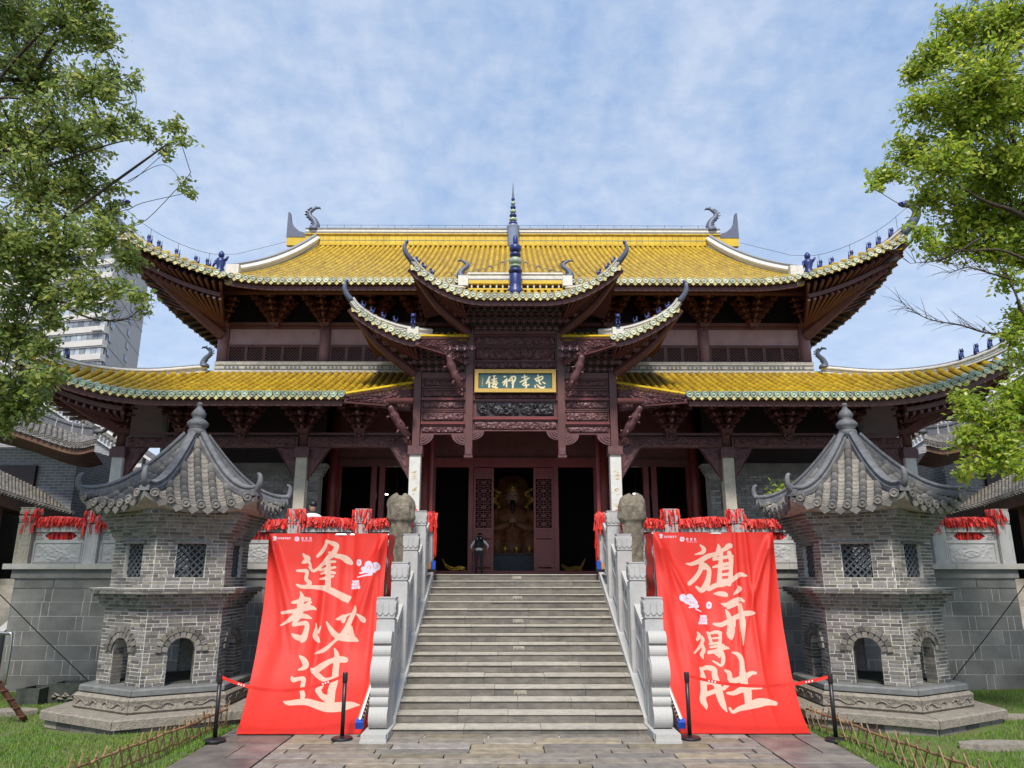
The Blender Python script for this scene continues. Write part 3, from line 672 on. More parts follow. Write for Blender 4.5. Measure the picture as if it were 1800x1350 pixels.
for s_ in (-1, 1):
    # descending ridge at the gable end
    sp = slope_pts((s_ * CH, 20.5, 10.98), (s_ * CH, 28.9, 15.98), 14, .82)
    ridge(sp, hall, 'descending_ridge', .95)
    MB().span((s_ * CH - .19, 20.34, 10.78), (s_ * CH + .19, 20.52, 11.38)).build('ridge_stop', M['ridge_white'], hall)
    # figure standing at its foot
    m = MB(); m.lathe([(.16, 0), (.14, .25), (.10, .36), (.15, .52), (.13, .62), (.05, .68)], 8); m.lathe([(.03, .66), (.09, .72), (.09, .80), (.03, .88)], 8); m.tube([(-.13, 0, .58), (-.2, -.06, .36)], [.05, .03], 5); m.tube([(.13, 0, .58), (.22, -.04, .70)], [.05, .03], 5)
    link('ridge_figure', m.mesh('ridge_figure', M['blue'], True), hall, (s_ * (CH + .42), 20.5, 10.98))
    # hip ridge to the upturned corner
    hp = curve([(s_ * 9.15, 21.75, 11.46), (s_ * 9.8, 21.2, 11.40), (s_ * 10.5, 20.55, 11.52), (s_ * 11.0, 20.05, 11.74), (s_ * 11.34, 19.68, 12.0)], 20)
    h_o = ridge(hp, hall, 'hip_ridge', .68)
    horn(curve([(s_ * 11.28, 19.74, 12.12), (s_ * 11.52, 19.56, 12.38), (s_ * 11.64, 19.48, 12.66), (s_ * 11.56, 19.5, 12.88), (s_ * 11.34, 19.56, 12.96)], 16), [lerp(.13, .065, i / 16) for i in range(17)], 'roof_horn', hall)
    for k in range(5 if s_ < 0 else 6):
        t = .16 + k * .13; i = int(t * (len(hp) - 1)); p = hp[i]
        link('ridge_beast', beast_m, h_o, p + Vector((0, 0, .30)), (0, 0, (0 if s_ < 0 else math.pi) + s_ * .7), (.60, .60, .60))
    m = MB(); wp = [p + Vector((0, 0, .80)) for p in hp[2:]]; m.tube(wp + [Vector((s_ * 11.5, 19.5, 12.9))], .007, 4)
    for p in hp[3::5]: m.tube([p + Vector((0, 0, .42)), p + Vector((0, 0, .80))], .007, 4)
    m.tube([wp[0], (s_ * 8.9, 22, 12.45), (s_ * 8.3, 25, 14.3)], .006, 4).build('lightning_wire', M['wire'], hall)

# lower roof, front, in two halves beside the portal
def leave(x):
    ax = abs(x); u = max(0, (ax - 9.0) / 4.2); return Vector((x, 18.8 - .30 * u * u, 7.02 + 1.05 * u ** 2.3))
LCX = 13.05
LT = lambda x: Vector((x, 21.75, 8.42))
low_cols = {}
for s_ in (-1, 1):
    rows = []; x = 2.86
    while x < LCX:
        e = leave(x); t = LT(x); end = True
        if x < 4.42:                       # the slope is cut back on the diagonal beside the portal
            v = (4.42 - x) / 1.66 * (1.62 / 2.95); e = Vector((x, lerp(18.8, 21.75, v), lerp(7.02, 8.42, .85 * v + .15 * v * v))); end = False
        elif x > 9.1:
            k = (x - 9.1) / (LCX - 9.1); c_ = leave(LCX); t = Vector((x, lerp(21.75, c_.y + .02, k), lerp(8.42, c_.z + .05, k) - .22 * math.sin(math.pi * k)))
        rows.append((Vector((s_ * e.x, e.y, e.z)), Vector((s_ * t.x, t.y, t.z)), end)); x += RS
    if s_ < 0: rows = rows[::-1]
    dk, cs = roof('lower_roof', rows, hall, n=8, a=.85, disc=('green_glaze', 'cream_glaze'), green_tip=True)
    low_cols[s_] = cs
    eave_board('eave_board', [c for c, r_ in zip(cs, rows) if r_[2]], hall, .20, .12)
    # yellow edge strip on the diagonal cut
    MB().tube([(s_ * 4.45, 18.78, 7.06), (s_ * 3.6, 19.62, 7.44), (s_ * 2.8, 20.42, 7.80)], .055, 6).build('edge_strip', M['yellow_band'], hall)
    # side slope
    sd = []
    for k in range(45):
        yy = 18.7 + k * .46; u = max(0, (22.4 - yy) / 4.2); sd.append((Vector((s_ * (12.75 + .30 * u * u), yy - .2 * u, 7.02 + 1.0 * u ** 2.3)), Vector((s_ * 9.2, max(yy, 21.9), 8.45)), k > 0))
    roof('side_roof', sd if s_ > 0 else sd[::-1], hall, n=4, a=.85)
    # white parapet course under the upper windows
    for z, h, w, mt in ((8.42, .07, .50, 'ridge_white'), (8.49, .05, .44, 'ridge_grey'), (8.54, .09, .48, 'ridge_white'), (8.63, .03, .42, 'ridge_grey'), (8.66, .10, .52, 'ridge_white')):
        MB().span((s_ * 1.4, 21.80 - w / 2 + .1, z), (s_ * 9.12, 21.80 + w / 2, z + h)).build('parapet_course', M[mt], hall)
    m = MB()
    for k in range(60):
        if k % 5 < 4: m.span((s_ * (1.5 + k * .125), 21.645, 8.555), (s_ * (1.57 + k * .125), 21.67, 8.615))
    tag(m.build('parapet_fret', M['ridge_grey'], hall), kind='stuff')
    c_ = leave(LCX)
    hp = curve([(s_ * 9.3, 21.6, 8.40), (s_ * 10.6, 20.55, 7.98), (s_ * 11.7, 19.6, 7.86), (s_ * 12.5, 18.95, 8.02), (s_ * 13.1, 18.45, 8.32), (s_ * 13.6, 18.05, 8.72)], 25)
    h_o = ridge(hp, hall, 'hip_ridge', .55)
    horn(curve([(s_ * 13.5, 18.12, 8.75), (s_ * 13.85, 17.9, 9.05), (s_ * 13.98, 17.8, 9.4), (s_ * 13.85, 17.85, 9.68), (s_ * 13.6, 17.95, 9.76)], 16), [lerp(.15, .07, i / 16) for i in range(17)], 'roof_horn', hall)
    for k in range(7):
        p = hp[min(len(hp) - 1, int((.50 + k * .075) * (len(hp) - 1)))].lerp(hp[min(len(hp) - 1, int((.50 + k * .075) * (len(hp) - 1)) + 1)], ((.50 + k * .075) * (len(hp) - 1)) % 1)
        link('ridge_beast', beast_m, h_o, p + Vector((0, 0, .24)), (0, 0, (0 if s_ < 0 else math.pi) + s_ * .65), (.56, .56, .56))
    link('ridge_beast', fish_m, hall, (s_ * 9.3, 21.5, 8.55), (0, 0, 0 if s_ < 0 else math.pi), (.6, .6, .58))

# ---- rafters under the eaves ---------------------------------------
def rafters(cols, parent, step, depth, nm='rafter', w=.075):
    for c in cols[::step]:
        a = c[0] + (c[1] - c[0]) * .12; L_ = 0; k = 1; p = c[0]
        while k < len(c) - 1 and (c[k] - c[0]).length < depth: k += 1
        d = Vector((0, 0, -.16)); MB().bar(c[0] + (c[1] - c[0]).normalized() * .16 + d, c[k] + d, w, .10).build(nm, M['wood'], parent)
rafters(up_cols[:], hall, 2, 2.4)
for s_ in (-1, 1): rafters([c for c in low_cols[s_]], hall, 2, 3.0)
def corner_fan(cx, cy, z0, eave_fn, xs, s_, zin, nm='corner_rafter'):
    """fanned rafters below an upturned corner, in two decks joined by cross laths"""
    for k, x in enumerate(xs):
        e = eave_fn(s_ * x); t = (x - xs[0]) / (xs[-1] - xs[0])
        inner = Vector((s_ * cx, cy, zin)) + Vector((s_ * .25 * t, .12 * t, 0))
        for dz, ln in ((-.16, 0.0), (-.42, .16)):
            p = e.lerp(inner, .05 + ln) + Vector((0, 0, dz)); MB().bar(p, inner + Vector((0, 0, dz * .6)), .075, .09).build(nm, M['wood'], hall)
    for r in (.22, .36, .5, .64, .78):
        m = MB()
        pts = [eave_fn(s_ * x).lerp(Vector((s_ * cx, cy, zin)), r) + Vector((0, 0, -.30)) for x in xs]
        for a, b in zip(pts, pts[1:]): m.bar(a, b, .05, .12)
        m.build('corner_lath', M['wood'], hall)
    # the big corner beam under the hip
    e = eave_fn(s_ * xs[-1]); pts = curve([(s_ * cx, cy, zin - .45), e.lerp(Vector((s_ * cx, cy, zin)), .5) + Vector((0, 0, -.38)), e + Vector((0, .05, -.16))], 10); MB().tube(pts, [lerp(.16, .07, i / (len(pts) - 1)) for i in range(len(pts))], 6, squash=1.4).build('corner_beam', M['wood'], hall)
for s_ in (-1, 1):
    corner_fan(9.05, 21.9, 10, ueave, [8.5 + i * .22 for i in range(14)], s_, 10.15)
    corner_fan(11.15, 20.7, 7, leave, [10.2 + i * .25 for i in range(12)], s_, 6.95)
    # side returns of the corner fan
    for (cx, cy, fn, cr, zin, ny) in ((9.05, 21.9, ueave, CORN, 10.15, 8), (11.15, 20.7, leave, LCX, 6.95, 8)):
        e0 = fn(s_ * cr)
        for k in range(ny):
            t = (k + 1) / ny; e = Vector((s_ * (cr - .25 * t), e0.y + t * 2.4, lerp(e0.z, e0.z - 1.0, t ** .6)))
            inner = Vector((s_ * cx, cy + .3 * t, zin))
            MB().bar(e + Vector((0, 0, -.16)), inner, .075, .09).build('corner_rafter', M['wood'], hall)
# ---- bracket sets --------------------------------------------------
def bracket_mesh(sc=1.0, tiers=5):
    m = MB()
    for k in range(tiers):
        z = .10 + k * .155; ln = .16 + k * .145
        for a in (0, -.80, .80, -1.57, 1.57):
            l2 = ln * (1.0 if abs(a) < 1.5 else .75)
            d = Vector((math.sin(a), -math.cos(a), 0)); m.bar((0, 0, z), d * l2 + Vector((0, 0, z)), .075, .085)
            e = d * l2 + Vector((0, 0, z)); m.bar(e, e + d * .10 + Vector((0, 0, .065)), .07, .06)       # upturned tip
            m.box(e - d * .03 + Vector((0, 0, .07)), (.10, .10, .055), rz=a, taper=1.25)
            if k >= 2: m.bar(e + Vector((d.y, -d.x, 0)) * .16, e - Vector((d.y, -d.x, 0)) * .16, .05, .05)
    m.box((0, 0, .02), (.24, .24, .12), taper=1.3); m.box((0, -.02, tiers * .155 / 2 + .05), (.10, .10, tiers * .155))
    m.lathe([(.03, -.16), (.055, -.11), (.03, -.05)], 6, (0, -.16, 0))
    for i in range(len(m.v)): m.v[i] = (m.v[i][0] * sc, m.v[i][1] * sc, m.v[i][2] * sc)
    return m.mesh('bracket_set', M['wood'])
br_u = bracket_mesh(1.0, 5); br_l = bracket_mesh(1.10, 5)
for s_ in (-1, 1):
    for x in (9.05, 7.45, 5.9, 4.4, 2.9, 1.4): link('bracket_set', br_u, hall, (s_ * x, YU - .12, 9.98), (0, 0, s_ * .78 if x > 9 else 0))
    for x in (11.15, 9.45, 7.75, 6.0, 4.4): link('bracket_set', br_l, hall, (s_ * x, YC - .10, 6.40), (0, 0, s_ * .78 if x > 11 else 0))
for s_ in (-1, 1):    # medallion hooks under the mid-bay brackets
    for x in (4.4, 7.75, 9.45):
        m = MB(); m.lathe([(.13, -.02), (.15, 0), (.13, .02), (.10, .0)], 14, cap=False)
        for a in range(4): m.bar((0, 0, 0), (math.cos(a * 1.57) * .11, math.sin(a * 1.57) * .11, 0), .025)
        o = m.build('bracket_medallion', M['carve'], hall); o.location = (s_ * x, YC - .24, 6.32); o.rotation_euler = (math.pi / 2, 0, 0)
# purlins
for s_ in (-1, 1):
    MB().tube([(s_ * 2.8, 19.75, 7.10), (s_ * 11.2, 19.75, 7.10)], .085, 8).build('purlin', M['wood'], hall, smooth=True)
    MB().tube([(s_ * 2.8, 20.3, 7.22), (s_ * 11.2, 20.3, 7.22)], .07, 8).build('purlin', M['wood'], hall, smooth=True)
MB().tube([(-9.4, 21.0, 10.76), (9.4, 21.0, 10.76)], .085, 8).build('purlin', M['wood'], hall, smooth=True)
MB().tube([(-9.3, 21.5, 10.92), (9.3, 21.5, 10.92)], .075, 8).build('purlin', M['wood'], hall, smooth=True)

# ---- upper storey ---------------------------------------------------
ux = [9.05, 5.9, 2.95]
for s_ in (-1, 1):
    for x in ux: MB().tube([(s_ * x, YU, 8.55), (s_ * x, YU, 10.1)], .165, 14).build('upper_column', M['wood_light'], hall, smooth=True)
    for x0, x1 in zip(ux[1:], ux):
        a, b = s_ * (x0 + .17), s_ * (x1 - .17); lo, hi = min(a, b), max(a, b)
        pn = MB().span((lo, YU + .02, 9.40), (hi, YU + .07, 9.92)).build('upper_panel', M['panel_paint'], hall)
        MB().span((lo, YU - .03, 9.36), (hi, YU + .02, 9.40)).span((lo, YU - .03, 9.92), (hi, YU + .02, 10.0)).span((lo, YU - .05, 8.78), (hi, YU + .03, 8.85)).build('panel_rail', M['wood'], hall)
        w5 = (hi - lo) / 5
        for k in range(5):
            wx = lo + k * w5; wn_ = MB(); wn_.span((wx, YU - .02, 8.85), (wx + .05, YU + .04, 9.36)).span((wx + w5 - .05, YU - .02, 8.85), (wx + w5, YU + .04, 9.36)).span((wx + .05, YU - .02, 8.85), (wx + w5 - .05, YU + .04, 8.89)).span((wx + .05, YU - .02, 9.32), (wx + w5 - .05, YU + .04, 9.36))
            wo = wn_.build('lattice_window', M['wood'], hall)
            m = MB(); wi = w5 - .10; hi_ = .43; st = .105
            for d in np.arange(-hi_, wi, st):
                for sg in (1, -1):
                    t0 = max(0, -d); t1 = min(hi_, wi - d)
                    if t1 - t0 > .02:
                        pa, pb = (d + t0, t0), (d + t1, t1)
                        if sg < 0: pa, pb = (wi - pa[0], pa[1]), (wi - pb[0], pb[1])
                        m.bar((wx + .05 + pa[0], YU + .01 + .006 * sg, 8.89 + pa[1]), (wx + .05 + pb[0], YU + .01 + .006 * sg, 8.89 + pb[1]), .02, .012, up=(0, 1, 0))
            m.build('lattice', M['wood'], wo)
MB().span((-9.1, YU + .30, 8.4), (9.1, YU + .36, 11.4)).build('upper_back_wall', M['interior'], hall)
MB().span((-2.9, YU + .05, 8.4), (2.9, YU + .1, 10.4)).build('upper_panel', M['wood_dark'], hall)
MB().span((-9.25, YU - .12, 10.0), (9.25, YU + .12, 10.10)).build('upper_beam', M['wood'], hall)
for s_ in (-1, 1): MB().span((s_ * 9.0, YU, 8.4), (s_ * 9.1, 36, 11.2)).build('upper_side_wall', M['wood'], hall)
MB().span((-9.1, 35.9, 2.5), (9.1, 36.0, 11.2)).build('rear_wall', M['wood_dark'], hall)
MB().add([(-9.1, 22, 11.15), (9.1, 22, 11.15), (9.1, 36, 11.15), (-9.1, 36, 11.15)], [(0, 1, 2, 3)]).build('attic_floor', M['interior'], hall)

# ---- lower storey ---------------------------------------------------
cx_l = [11.15, 6.0]
ubh = MB().box((0, 0, 0), (1, 1, 1)).mesh('brick', M['brick_hall'])
for s_ in (-1, 1):
    for x in cx_l:
        w = .13
        c = MB(); c.lathe([(.26, 0), (.26, .12), (.20, .17)], 8, (0, 0, 0), a0=math.pi / 8); c.box((0, 0, 1.68), (.30, .30, 3.0)); 
        o = c.build('stone_column', M['col_white' if x > 11 else 'col_stone'], hall); o.location = (s_ * x, YC, FLOOR)
        MB().span((s_ * x - .21, YC - .21, 5.68), (s_ * x + .21, YC + .21, 5.92)).box((s_ * x, YC, 5.95), (.36, .36, .06)).build('capital', M['carve'], hall)
        MB().tube([(s_ * x, YC, 5.98), (s_ * x, YC, 7.1)], .155, 12).build('timber_column', M['wood_post'], hall, smooth=True)
    spans = ((2.95, 5.85), (6.15, 11.0))
    for j, (a, b) in enumerate(spans):
        lo, hi = sorted((s_ * a, s_ * b))
        MB().span((lo, YC - .10, 5.98), (hi, YC + .10, 6.27)).build('carved_beam', M['wood'], hall)
        rp = relief_panel(hi - lo - .1, .25, 300 + j + 7 * (s_ > 0), .07, .01, .025).build('beam_relief', M['carve'], hall); rp.location = (lo + .05, YC - .115, 6.0)
        MB().span((lo, YC - .06, 6.33), (hi, YC + .06, 6.40)).build('plate_beam', M['wood'], hall)
        # spandrel brackets at the column heads
        for end, xx in ((1, lo), (-1, hi)):
            w, h = (.62, .95)
            m = relief_panel(w, h, 320 + j, .035, .06, .03, poly=lambda u, v, h=h: h * (1 - (1 - v) * (1 - u) ** 1.2))
            if end < 0: m.v = [(w - p[0], p[1], p[2]) for p in m.v]; m.f = [f[::-1] for f in m.f]
            o = m.build('spandrel_bracket', M['carve'], hall); o.location = (xx + (.02 if end > 0 else -w - .02), YC - .03, 5.98 - h)
    # brick wall of the end bay, laid brick by brick, with corbelled end pier
    x0, x1 = 6.05, 11.0
    bw = MB().span((s_ * x0, 23.06, FLOOR), (s_ * x1, 23.4, 5.75)).build('brick_wall', M['mortar_dark'], hall)
    rbk = random.Random(17); bmw = MB(); z = FLOOR + 1.0; k = 0
    while z < 5.5:
        x = x0 - (k % 2) * .14
        while x < x1:
            a, b = max(x, x0), min(x + .28, x1)
            if b - a > .04:
                if z > 4.15 and a < 9.3: link('brick', ubh, bw, (s_ * (a + b) / 2, 23.05, z + .04), None, (b - a - .012, .05, .078))
                else: bmw.box((s_ * (a + b) / 2, 23.05, z + .04), (b - a - .012, .05, .078))
            x += .28
        z += .09; k += 1
    tag(bmw.build('far_bricks', M['brick_hall'], bw), kind='stuff')
    MB().span((s_ * x0, 23.0, 5.52), (s_ * x1, 23.06, 5.86)).build('wall_cornice', M['block'], hall)
    pm_ = MB()
    for q in range(5): pm_.span((s_ * (5.98 - .05 * q), 22.78 - .03 * q, 5.35 + q * .09), (s_ * 6.36, 23.1, 5.435 + q * .09))
    pm_.build('pier_corbel', M['brick_hall'], hall)
    pr_ = MB().span((s_ * 6.03, 22.84, FLOOR), (s_ * 6.33, 23.05, 5.35)).build('brick_pier', M['mortar_dark'], hall)
    z = FLOOR + .9; k = 0
    while z < 5.3:
        link('brick', ubh, pr_, (s_ * 6.18, 22.835, z + .04), None, (.29, .05, .078)) if k % 2 else [link('brick', ubh, pr_, (s_ * (6.105 + .15 * q), 22.835, z + .04), None, (.138, .05, .078)) for q in (0, 1)]
        z += .09; k += 1
    MB().span((s_ * 6.0, 23.2, 5.87), (s_ * 11.0, 23.3, 8.4)).build('transom', M['wood_dark'], hall)
    MB().span((s_ * 11.0, 23.0, FLOOR), (s_ * 11.1, 36, 8.4)).build('lower_side_wall', M['brick_hall'], hall)
    # door bay: posts and open dark doorway
    for x in (3.05, 4.35, 4.62, 5.80): MB().span((s_ * x - .09, YD - .1, FLOOR), (s_ * x + .09, YD + .1, 5.95)).build('door_post', M['wood_red'], hall)
    for x in (2.92, 5.94): MB().tube([(s_ * x, YD - .28, FLOOR), (s_ * x, YD - .28, 7.9)], .17, 12).build('inner_column', M['wood_red'], hall, smooth=True)
    MB().span((s_ * 2.8, YD - .1, 5.95), (s_ * 6.1, YD + .1, 6.20)).span((s_ * 2.8, YD - .04, 6.20), (s_ * 6.1, YD + .05, 8.4)).build('lintel', M['wood'], hall)
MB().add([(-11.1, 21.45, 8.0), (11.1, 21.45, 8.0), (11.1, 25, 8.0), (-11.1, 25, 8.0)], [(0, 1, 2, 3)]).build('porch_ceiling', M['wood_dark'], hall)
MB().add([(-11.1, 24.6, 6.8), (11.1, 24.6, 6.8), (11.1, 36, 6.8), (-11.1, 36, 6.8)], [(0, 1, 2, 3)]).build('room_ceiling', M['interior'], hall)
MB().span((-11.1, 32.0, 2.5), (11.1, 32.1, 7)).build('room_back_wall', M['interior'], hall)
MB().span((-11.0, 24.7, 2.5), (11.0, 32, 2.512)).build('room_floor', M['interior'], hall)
# centre doorway
MB().span((-2.8, YD - .12, 5.93), (2.8, YD + .10, 6.24)).build('lintel', M['wood_red'], hall)
MB().span((-2.8, YD - .05, 6.24), (2.8, YD + .05, 8.3)).build('lintel_panel', M['wood'], hall)
MB().span((-2.75, YD - .14, FLOOR), (2.75, YD + .02, FLOOR + .10)).build('threshold', M['wood_red'], hall)
for x in (-2.66, -1.42, 1.38, 2.70): MB().span((x - .075, YD - .08, FLOOR + .10), (x + .075, YD + .08, 5.93)).build('door_post', M['wood_red'], hall)
for s_ in (-1, 1):                              # the two closed door leaves with pierced lattice
    lo = -1.33 if s_ < 0 else .64; w = .66
    df = MB(); y0, y1 = YD - .05, YD + .02; zb = FLOOR + .10
    df.span((lo, y0, zb), (lo + .07, y1, 5.92)).span((lo + w - .07, y0, zb), (lo + w, y1, 5.92))
    for z in (2.60, 2.72, 3.52, 3.62, 3.80, 3.88, 5.56, 5.64, 5.84): df.span((lo + .07, y0, z), (lo + w - .07, y1, z + .07))
    door = df.build('door_leaf', M['wood_red'], hall)
    for za, zb_ in ((2.79, 3.52), (3.69, 3.80), (5.71, 5.84)): MB().span((lo + .07, y0 + .03, za), (lo + w - .07, y1 - .01, zb_)).build('door_panel', M['wood_red'], door)
    m = MB(); zz0, zz1 = 3.95, 5.56; n_r = 6; ph = (zz1 - zz0) / n_r; iw = w - .14
    for r in range(n_r + 1):
        m.bar((lo + .07, YD - .02, zz0 + r * ph), (lo + w - .07, YD - .02, zz0 + r * ph), .018, .02)
    for cxx in (.5,): m.bar((lo + .07 + iw * cxx, YD - .02, zz0), (lo + .07 + iw * cxx, YD - .02, zz1), .018, .02)
    for r in range(n_r):
        for cxx in (.25, .75):
            c0 = Vector((lo + .07 + iw * cxx, YD - .025, zz0 + (r + .5) * ph)); R0 = .085
            for k in range(8): m.bar(c0 + Vector((R0 * math.cos(k * .785), 0, R0 * math.sin(k * .785))), c0 + Vector((R0 * math.cos((k + 1) * .785), 0, R0 * math.sin((k + 1) * .785))), .022, .02, up=(0, 1, 0))
            m.bar(c0 + Vector((-.125, 0, 0)), c0 + Vector((.125, 0, 0)), .016, .016, up=(0, 1, 0))
        c0 = Vector((lo + .07 + iw * .5, YD - .027, zz0 + (r + .5) * ph)); 
        for k in range(8): m.bar(c0 + Vector((.05 * math.cos(k * .785), 0, .05 * math.sin(k * .785))), c0 + Vector((.05 * math.cos((k + 1) * .785), 0, .05 * math.sin((k + 1) * .785))), .02, .02, up=(0, 1, 0))
    m.build('door_lattice', M['wood_red'], door)

# ================================================================== splayed three-tier portal in front of the hall
YP = 20.3
def zat(py, Y=YP): return at(900, py, Y).z
# timber posts: two hanging, two standing on lettered stone columns
for s_ in (-1, 1):
    m = MB(); m.span((s_ * 1.29 - .10, YP - .12, 5.60), (s_ * 1.29 + .10, YP + .08, 9.20)); m.build('hanging_post', M['wood_post'], hall)
    hp_ = MB(); hp_.box((s_ * 1.29, YP - .14, 5.78), (.15, .05, .20)); hp_.box((s_ * 1.29, YP - .13, 5.62), (.24, .24, .05)); hp_.prism([(-.06, 0), (.06, 0), (.04, -.10), (-.04, -.10)][::-1], Matrix.Translation((s_ * 1.29, YP - .10, 5.78)) @ Matrix.Rotation(math.pi / 2, 4, 'X'), .07); hp_.build('post_pendant', M['carve'], hall)
    mk = MB()
    for k in (-1, 0, 1): mk.bar((s_ * 1.29 + k * .055, YP - .04, 9.20), (s_ * 1.29 + k * .075, YP - .06, 9.34), .03)
    mk.build('post_crest', M['wood_post'], hall)
    MB().span((s_ * 2.75 - .10, YP - .12, 5.92), (s_ * 2.75 + .10, YP + .08, 8.03)).build('portal_post', M['wood_post'], hall)
    mk = MB()
    for k in (-1, 0, 1): mk.bar((s_ * 2.75 + k * .055, YP - .04, 8.03), (s_ * 2.75 + k * .075, YP - .06, 8.17), .03)
    mk.build('post_crest', M['wood_post'], hall)
    c = MB(); c.lathe([(.28, 0), (.28, .12), (.21, .18)], 8, a0=math.pi / 8); c.box((0, 0, 1.68), (.30, .30, 3.0)); sc_ = c.build('stone_column', M['col_white'], hall); sc_.location = (s_ * 2.75, YP, FLOOR)
    MB().span((s_ * 2.75 - .20, YP - .20, 5.68), (s_ * 2.75 + .20, YP + .20, 5.92)).build('capital', M['carve'], hall)
    # gold couplet characters cut into the stone column
    rg = random.Random(40 + s_)
    for k in range(4):
        g = MB(); z = 5.12 - k * .44
        for q in range(rg.randint(6, 8)):
            x = rg.uniform(-.06, .06); zz = rg.uniform(-.11, .11); a = rg.choice((0, 0, 1.57, .7, -.8)); l = rg.uniform(.05, .13)
            g.bar((s_ * 2.75 + x - math.cos(a) * l / 2, YP - .152, z + zz - math.sin(a) * l / 2), (s_ * 2.75 + x + math.cos(a) * l / 2, YP - .152, z + zz + math.sin(a) * l / 2), .012, .006, up=(0, 1, 0))
        g.build('column_character', M['gilt_frame'], hall)
    # spandrel towards the outer bay
    m = relief_panel(.62, .95, 411, .035, .06, .03, poly=lambda u, v: .95 * (1 - (1 - v) * (1 - u) ** 1.2))
    if s_ < 0: m.v = [(.62 - p[0], p[1], p[2]) for p in m.v]; m.f = [f[::-1] for f in m.f]
    o = m.build('spandrel_bracket', M['carve'], hall); o.location = ((s_ * 2.95) if s_ > 0 else -2.95 - .62, YP + .2, 5.03)
    MB().tube([(s_ * 2.42, YP + 1.2, FLOOR), (s_ * 2.42, YP + 1.2, 6.8)], .06, 8).build('inner_post', M['wood_red'], hall)
# centre bay panels
def band(x0, x1, y0, y1, seed, mt='carve', frame='wood', amp=.085, Y=YP - .02, **k):
    z1, z0 = zat(y0), zat(y1); w, h = x1 - x0, z1 - z0
    fr = MB(); fr.span((x0, Y, z0 - .015), (x1, Y + .06, z0 + .015)).span((x0, Y, z1 - .015), (x1, Y + .06, z1 + .015)).build('panel_rail', M[frame], hall)
    MB().span((x0, Y + .035, z0 + .016), (x1, Y + .055, z1 - .016)).build('panel_back', M['wood'], hall)
    o = relief_panel(w - .08, h - .06, seed, amp, .01, .021, **k).build('carved_panel', M[mt], hall); o.location = (x0 + .04, Y + .034, z0 + .03); smooth_all(o, 45); return o
X0 = 1.19
band(-X0, X0, 590, 609, 501); band(-X0, X0, 610, 635, 502, amp=.11); band(-X0, X0, 636, 650, 503)
MB().span((-X0, YP - .08, zat(590) + .02), (X0, YP + .05, zat(583))).build('carved_cornice', M['wood'], hall)
band(-X0, X0, 691, 703, 504, frame='wood'); band(-X0 + .06, X0 - .06, 705, 733, 505, 'carve_black', amp=.10, n=60); band(-X0, X0, 739, 757, 506, amp=.085)
for y0 in (734.5,): MB().span((-X0, YP - .07, zat(738)), (X0, YP + .02, zat(734))).build('red_rail', M['wood_red'], hall)
MB().span((-X0, YP + .05, zat(757)), (X0, YP + .08, zat(586))).build('portal_board', M['wood'], hall)
def quadrant(x, z, s_, r=.26):
    pts = [(0, 0)] + [(r * 1.25 * math.cos(a), -r * math.sin(a)) for a in [k * math.pi / 2 / 8 for k in range(9)]]
    m = MB(); pts = [(s_ * p[0], p[1]) for p in pts]; m.prism(pts if s_ < 0 else pts[::-1], Matrix.Translation((x, YP + .02, z)) @ Matrix.Rotation(math.pi / 2, 4, 'X'), .06)
    o = m.build('corner_scroll', M['carve'], hall, fix=True)
    q = MB()
    for rr_ in (.32, .55, .78): 
        pa = [(x + s_ * r * 1.2 * rr_ * math.cos(a), YP - .045, z - r * rr_ * math.sin(a) - .015) for a in [.15 + k * 1.25 / 8 for k in range(9)]]; q.tube(pa, .016, 5)
    q.build('scroll_line', M['carve'], o)
for s_ in (-1, 1): quadrant(s_ * -1.19, zat(757.5), s_)
for s_ in (-1, 1):
    lo, hi = sorted((s_ * 1.40, s_ * 2.64))
    for i, (a, b) in enumerate(((667, 681), (685, 700), (704, 720), (723, 742), (748, 763))): band(lo, hi, a, b, 520 + i + 10 * (s_ > 0), amp=.085)
    for a, b in ((701, 704), (743.5, 746.5)): MB().span((lo, YP - .07, zat(b)), (hi, YP + .02, zat(a))).build('red_rail', M['wood_red'], hall)
    MB().span((lo, YP + .05, zat(764)), (hi, YP + .08, zat(655))).build('portal_board', M['wood'], hall)
    MB().span((lo, YP - .06, zat(666)), (hi, YP + .04, zat(656))).build('carved_cornice', M['wood'], hall)
    quadrant(lo, zat(764), 1, .30); quadrant(hi, zat(764), -1, .30)

# honeycomb brackets: staggered little arms with forked tips, one mesh per tier
arm = MB(); arm.bar((0, .25, 0), (0, -.03, 0), .05, .07); arm.bar((0, -.03, .0), (-.035, -.05, .075), .022, .022); arm.bar((0, -.03, 0), (.035, -.05, .075), .022, .022); arm.bar((0, -.03, .01), (0, -.045, -.06), .03, .03); arm.bar((-.09, .06, .03), (.09, .06, .03), .05, .05); arm_m = arm.mesh('bracket_arm', M['wood_light'])
def honeycomb(x0, x1, z0, n, dz, dy, dx, step=.205, Y=YP - .05):
    for r in range(n):
        a, b = x0 - dx * r, x1 + dx * r; k = int((b - a) / step); off = (r % 2) * step / 2
        for i in range(k + 1):
            x = (a + b) / 2 + (i - k / 2) * step + off - step / 4
            if a <= x <= b: link('bracket_arm', arm_m, hall, (x, Y - dy * r, z0 + dz * r))
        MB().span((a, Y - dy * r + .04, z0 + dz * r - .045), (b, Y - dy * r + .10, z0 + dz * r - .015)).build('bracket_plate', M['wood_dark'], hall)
honeycomb(-1.25, 1.25, 9.34, 4, .155, .20, .26)
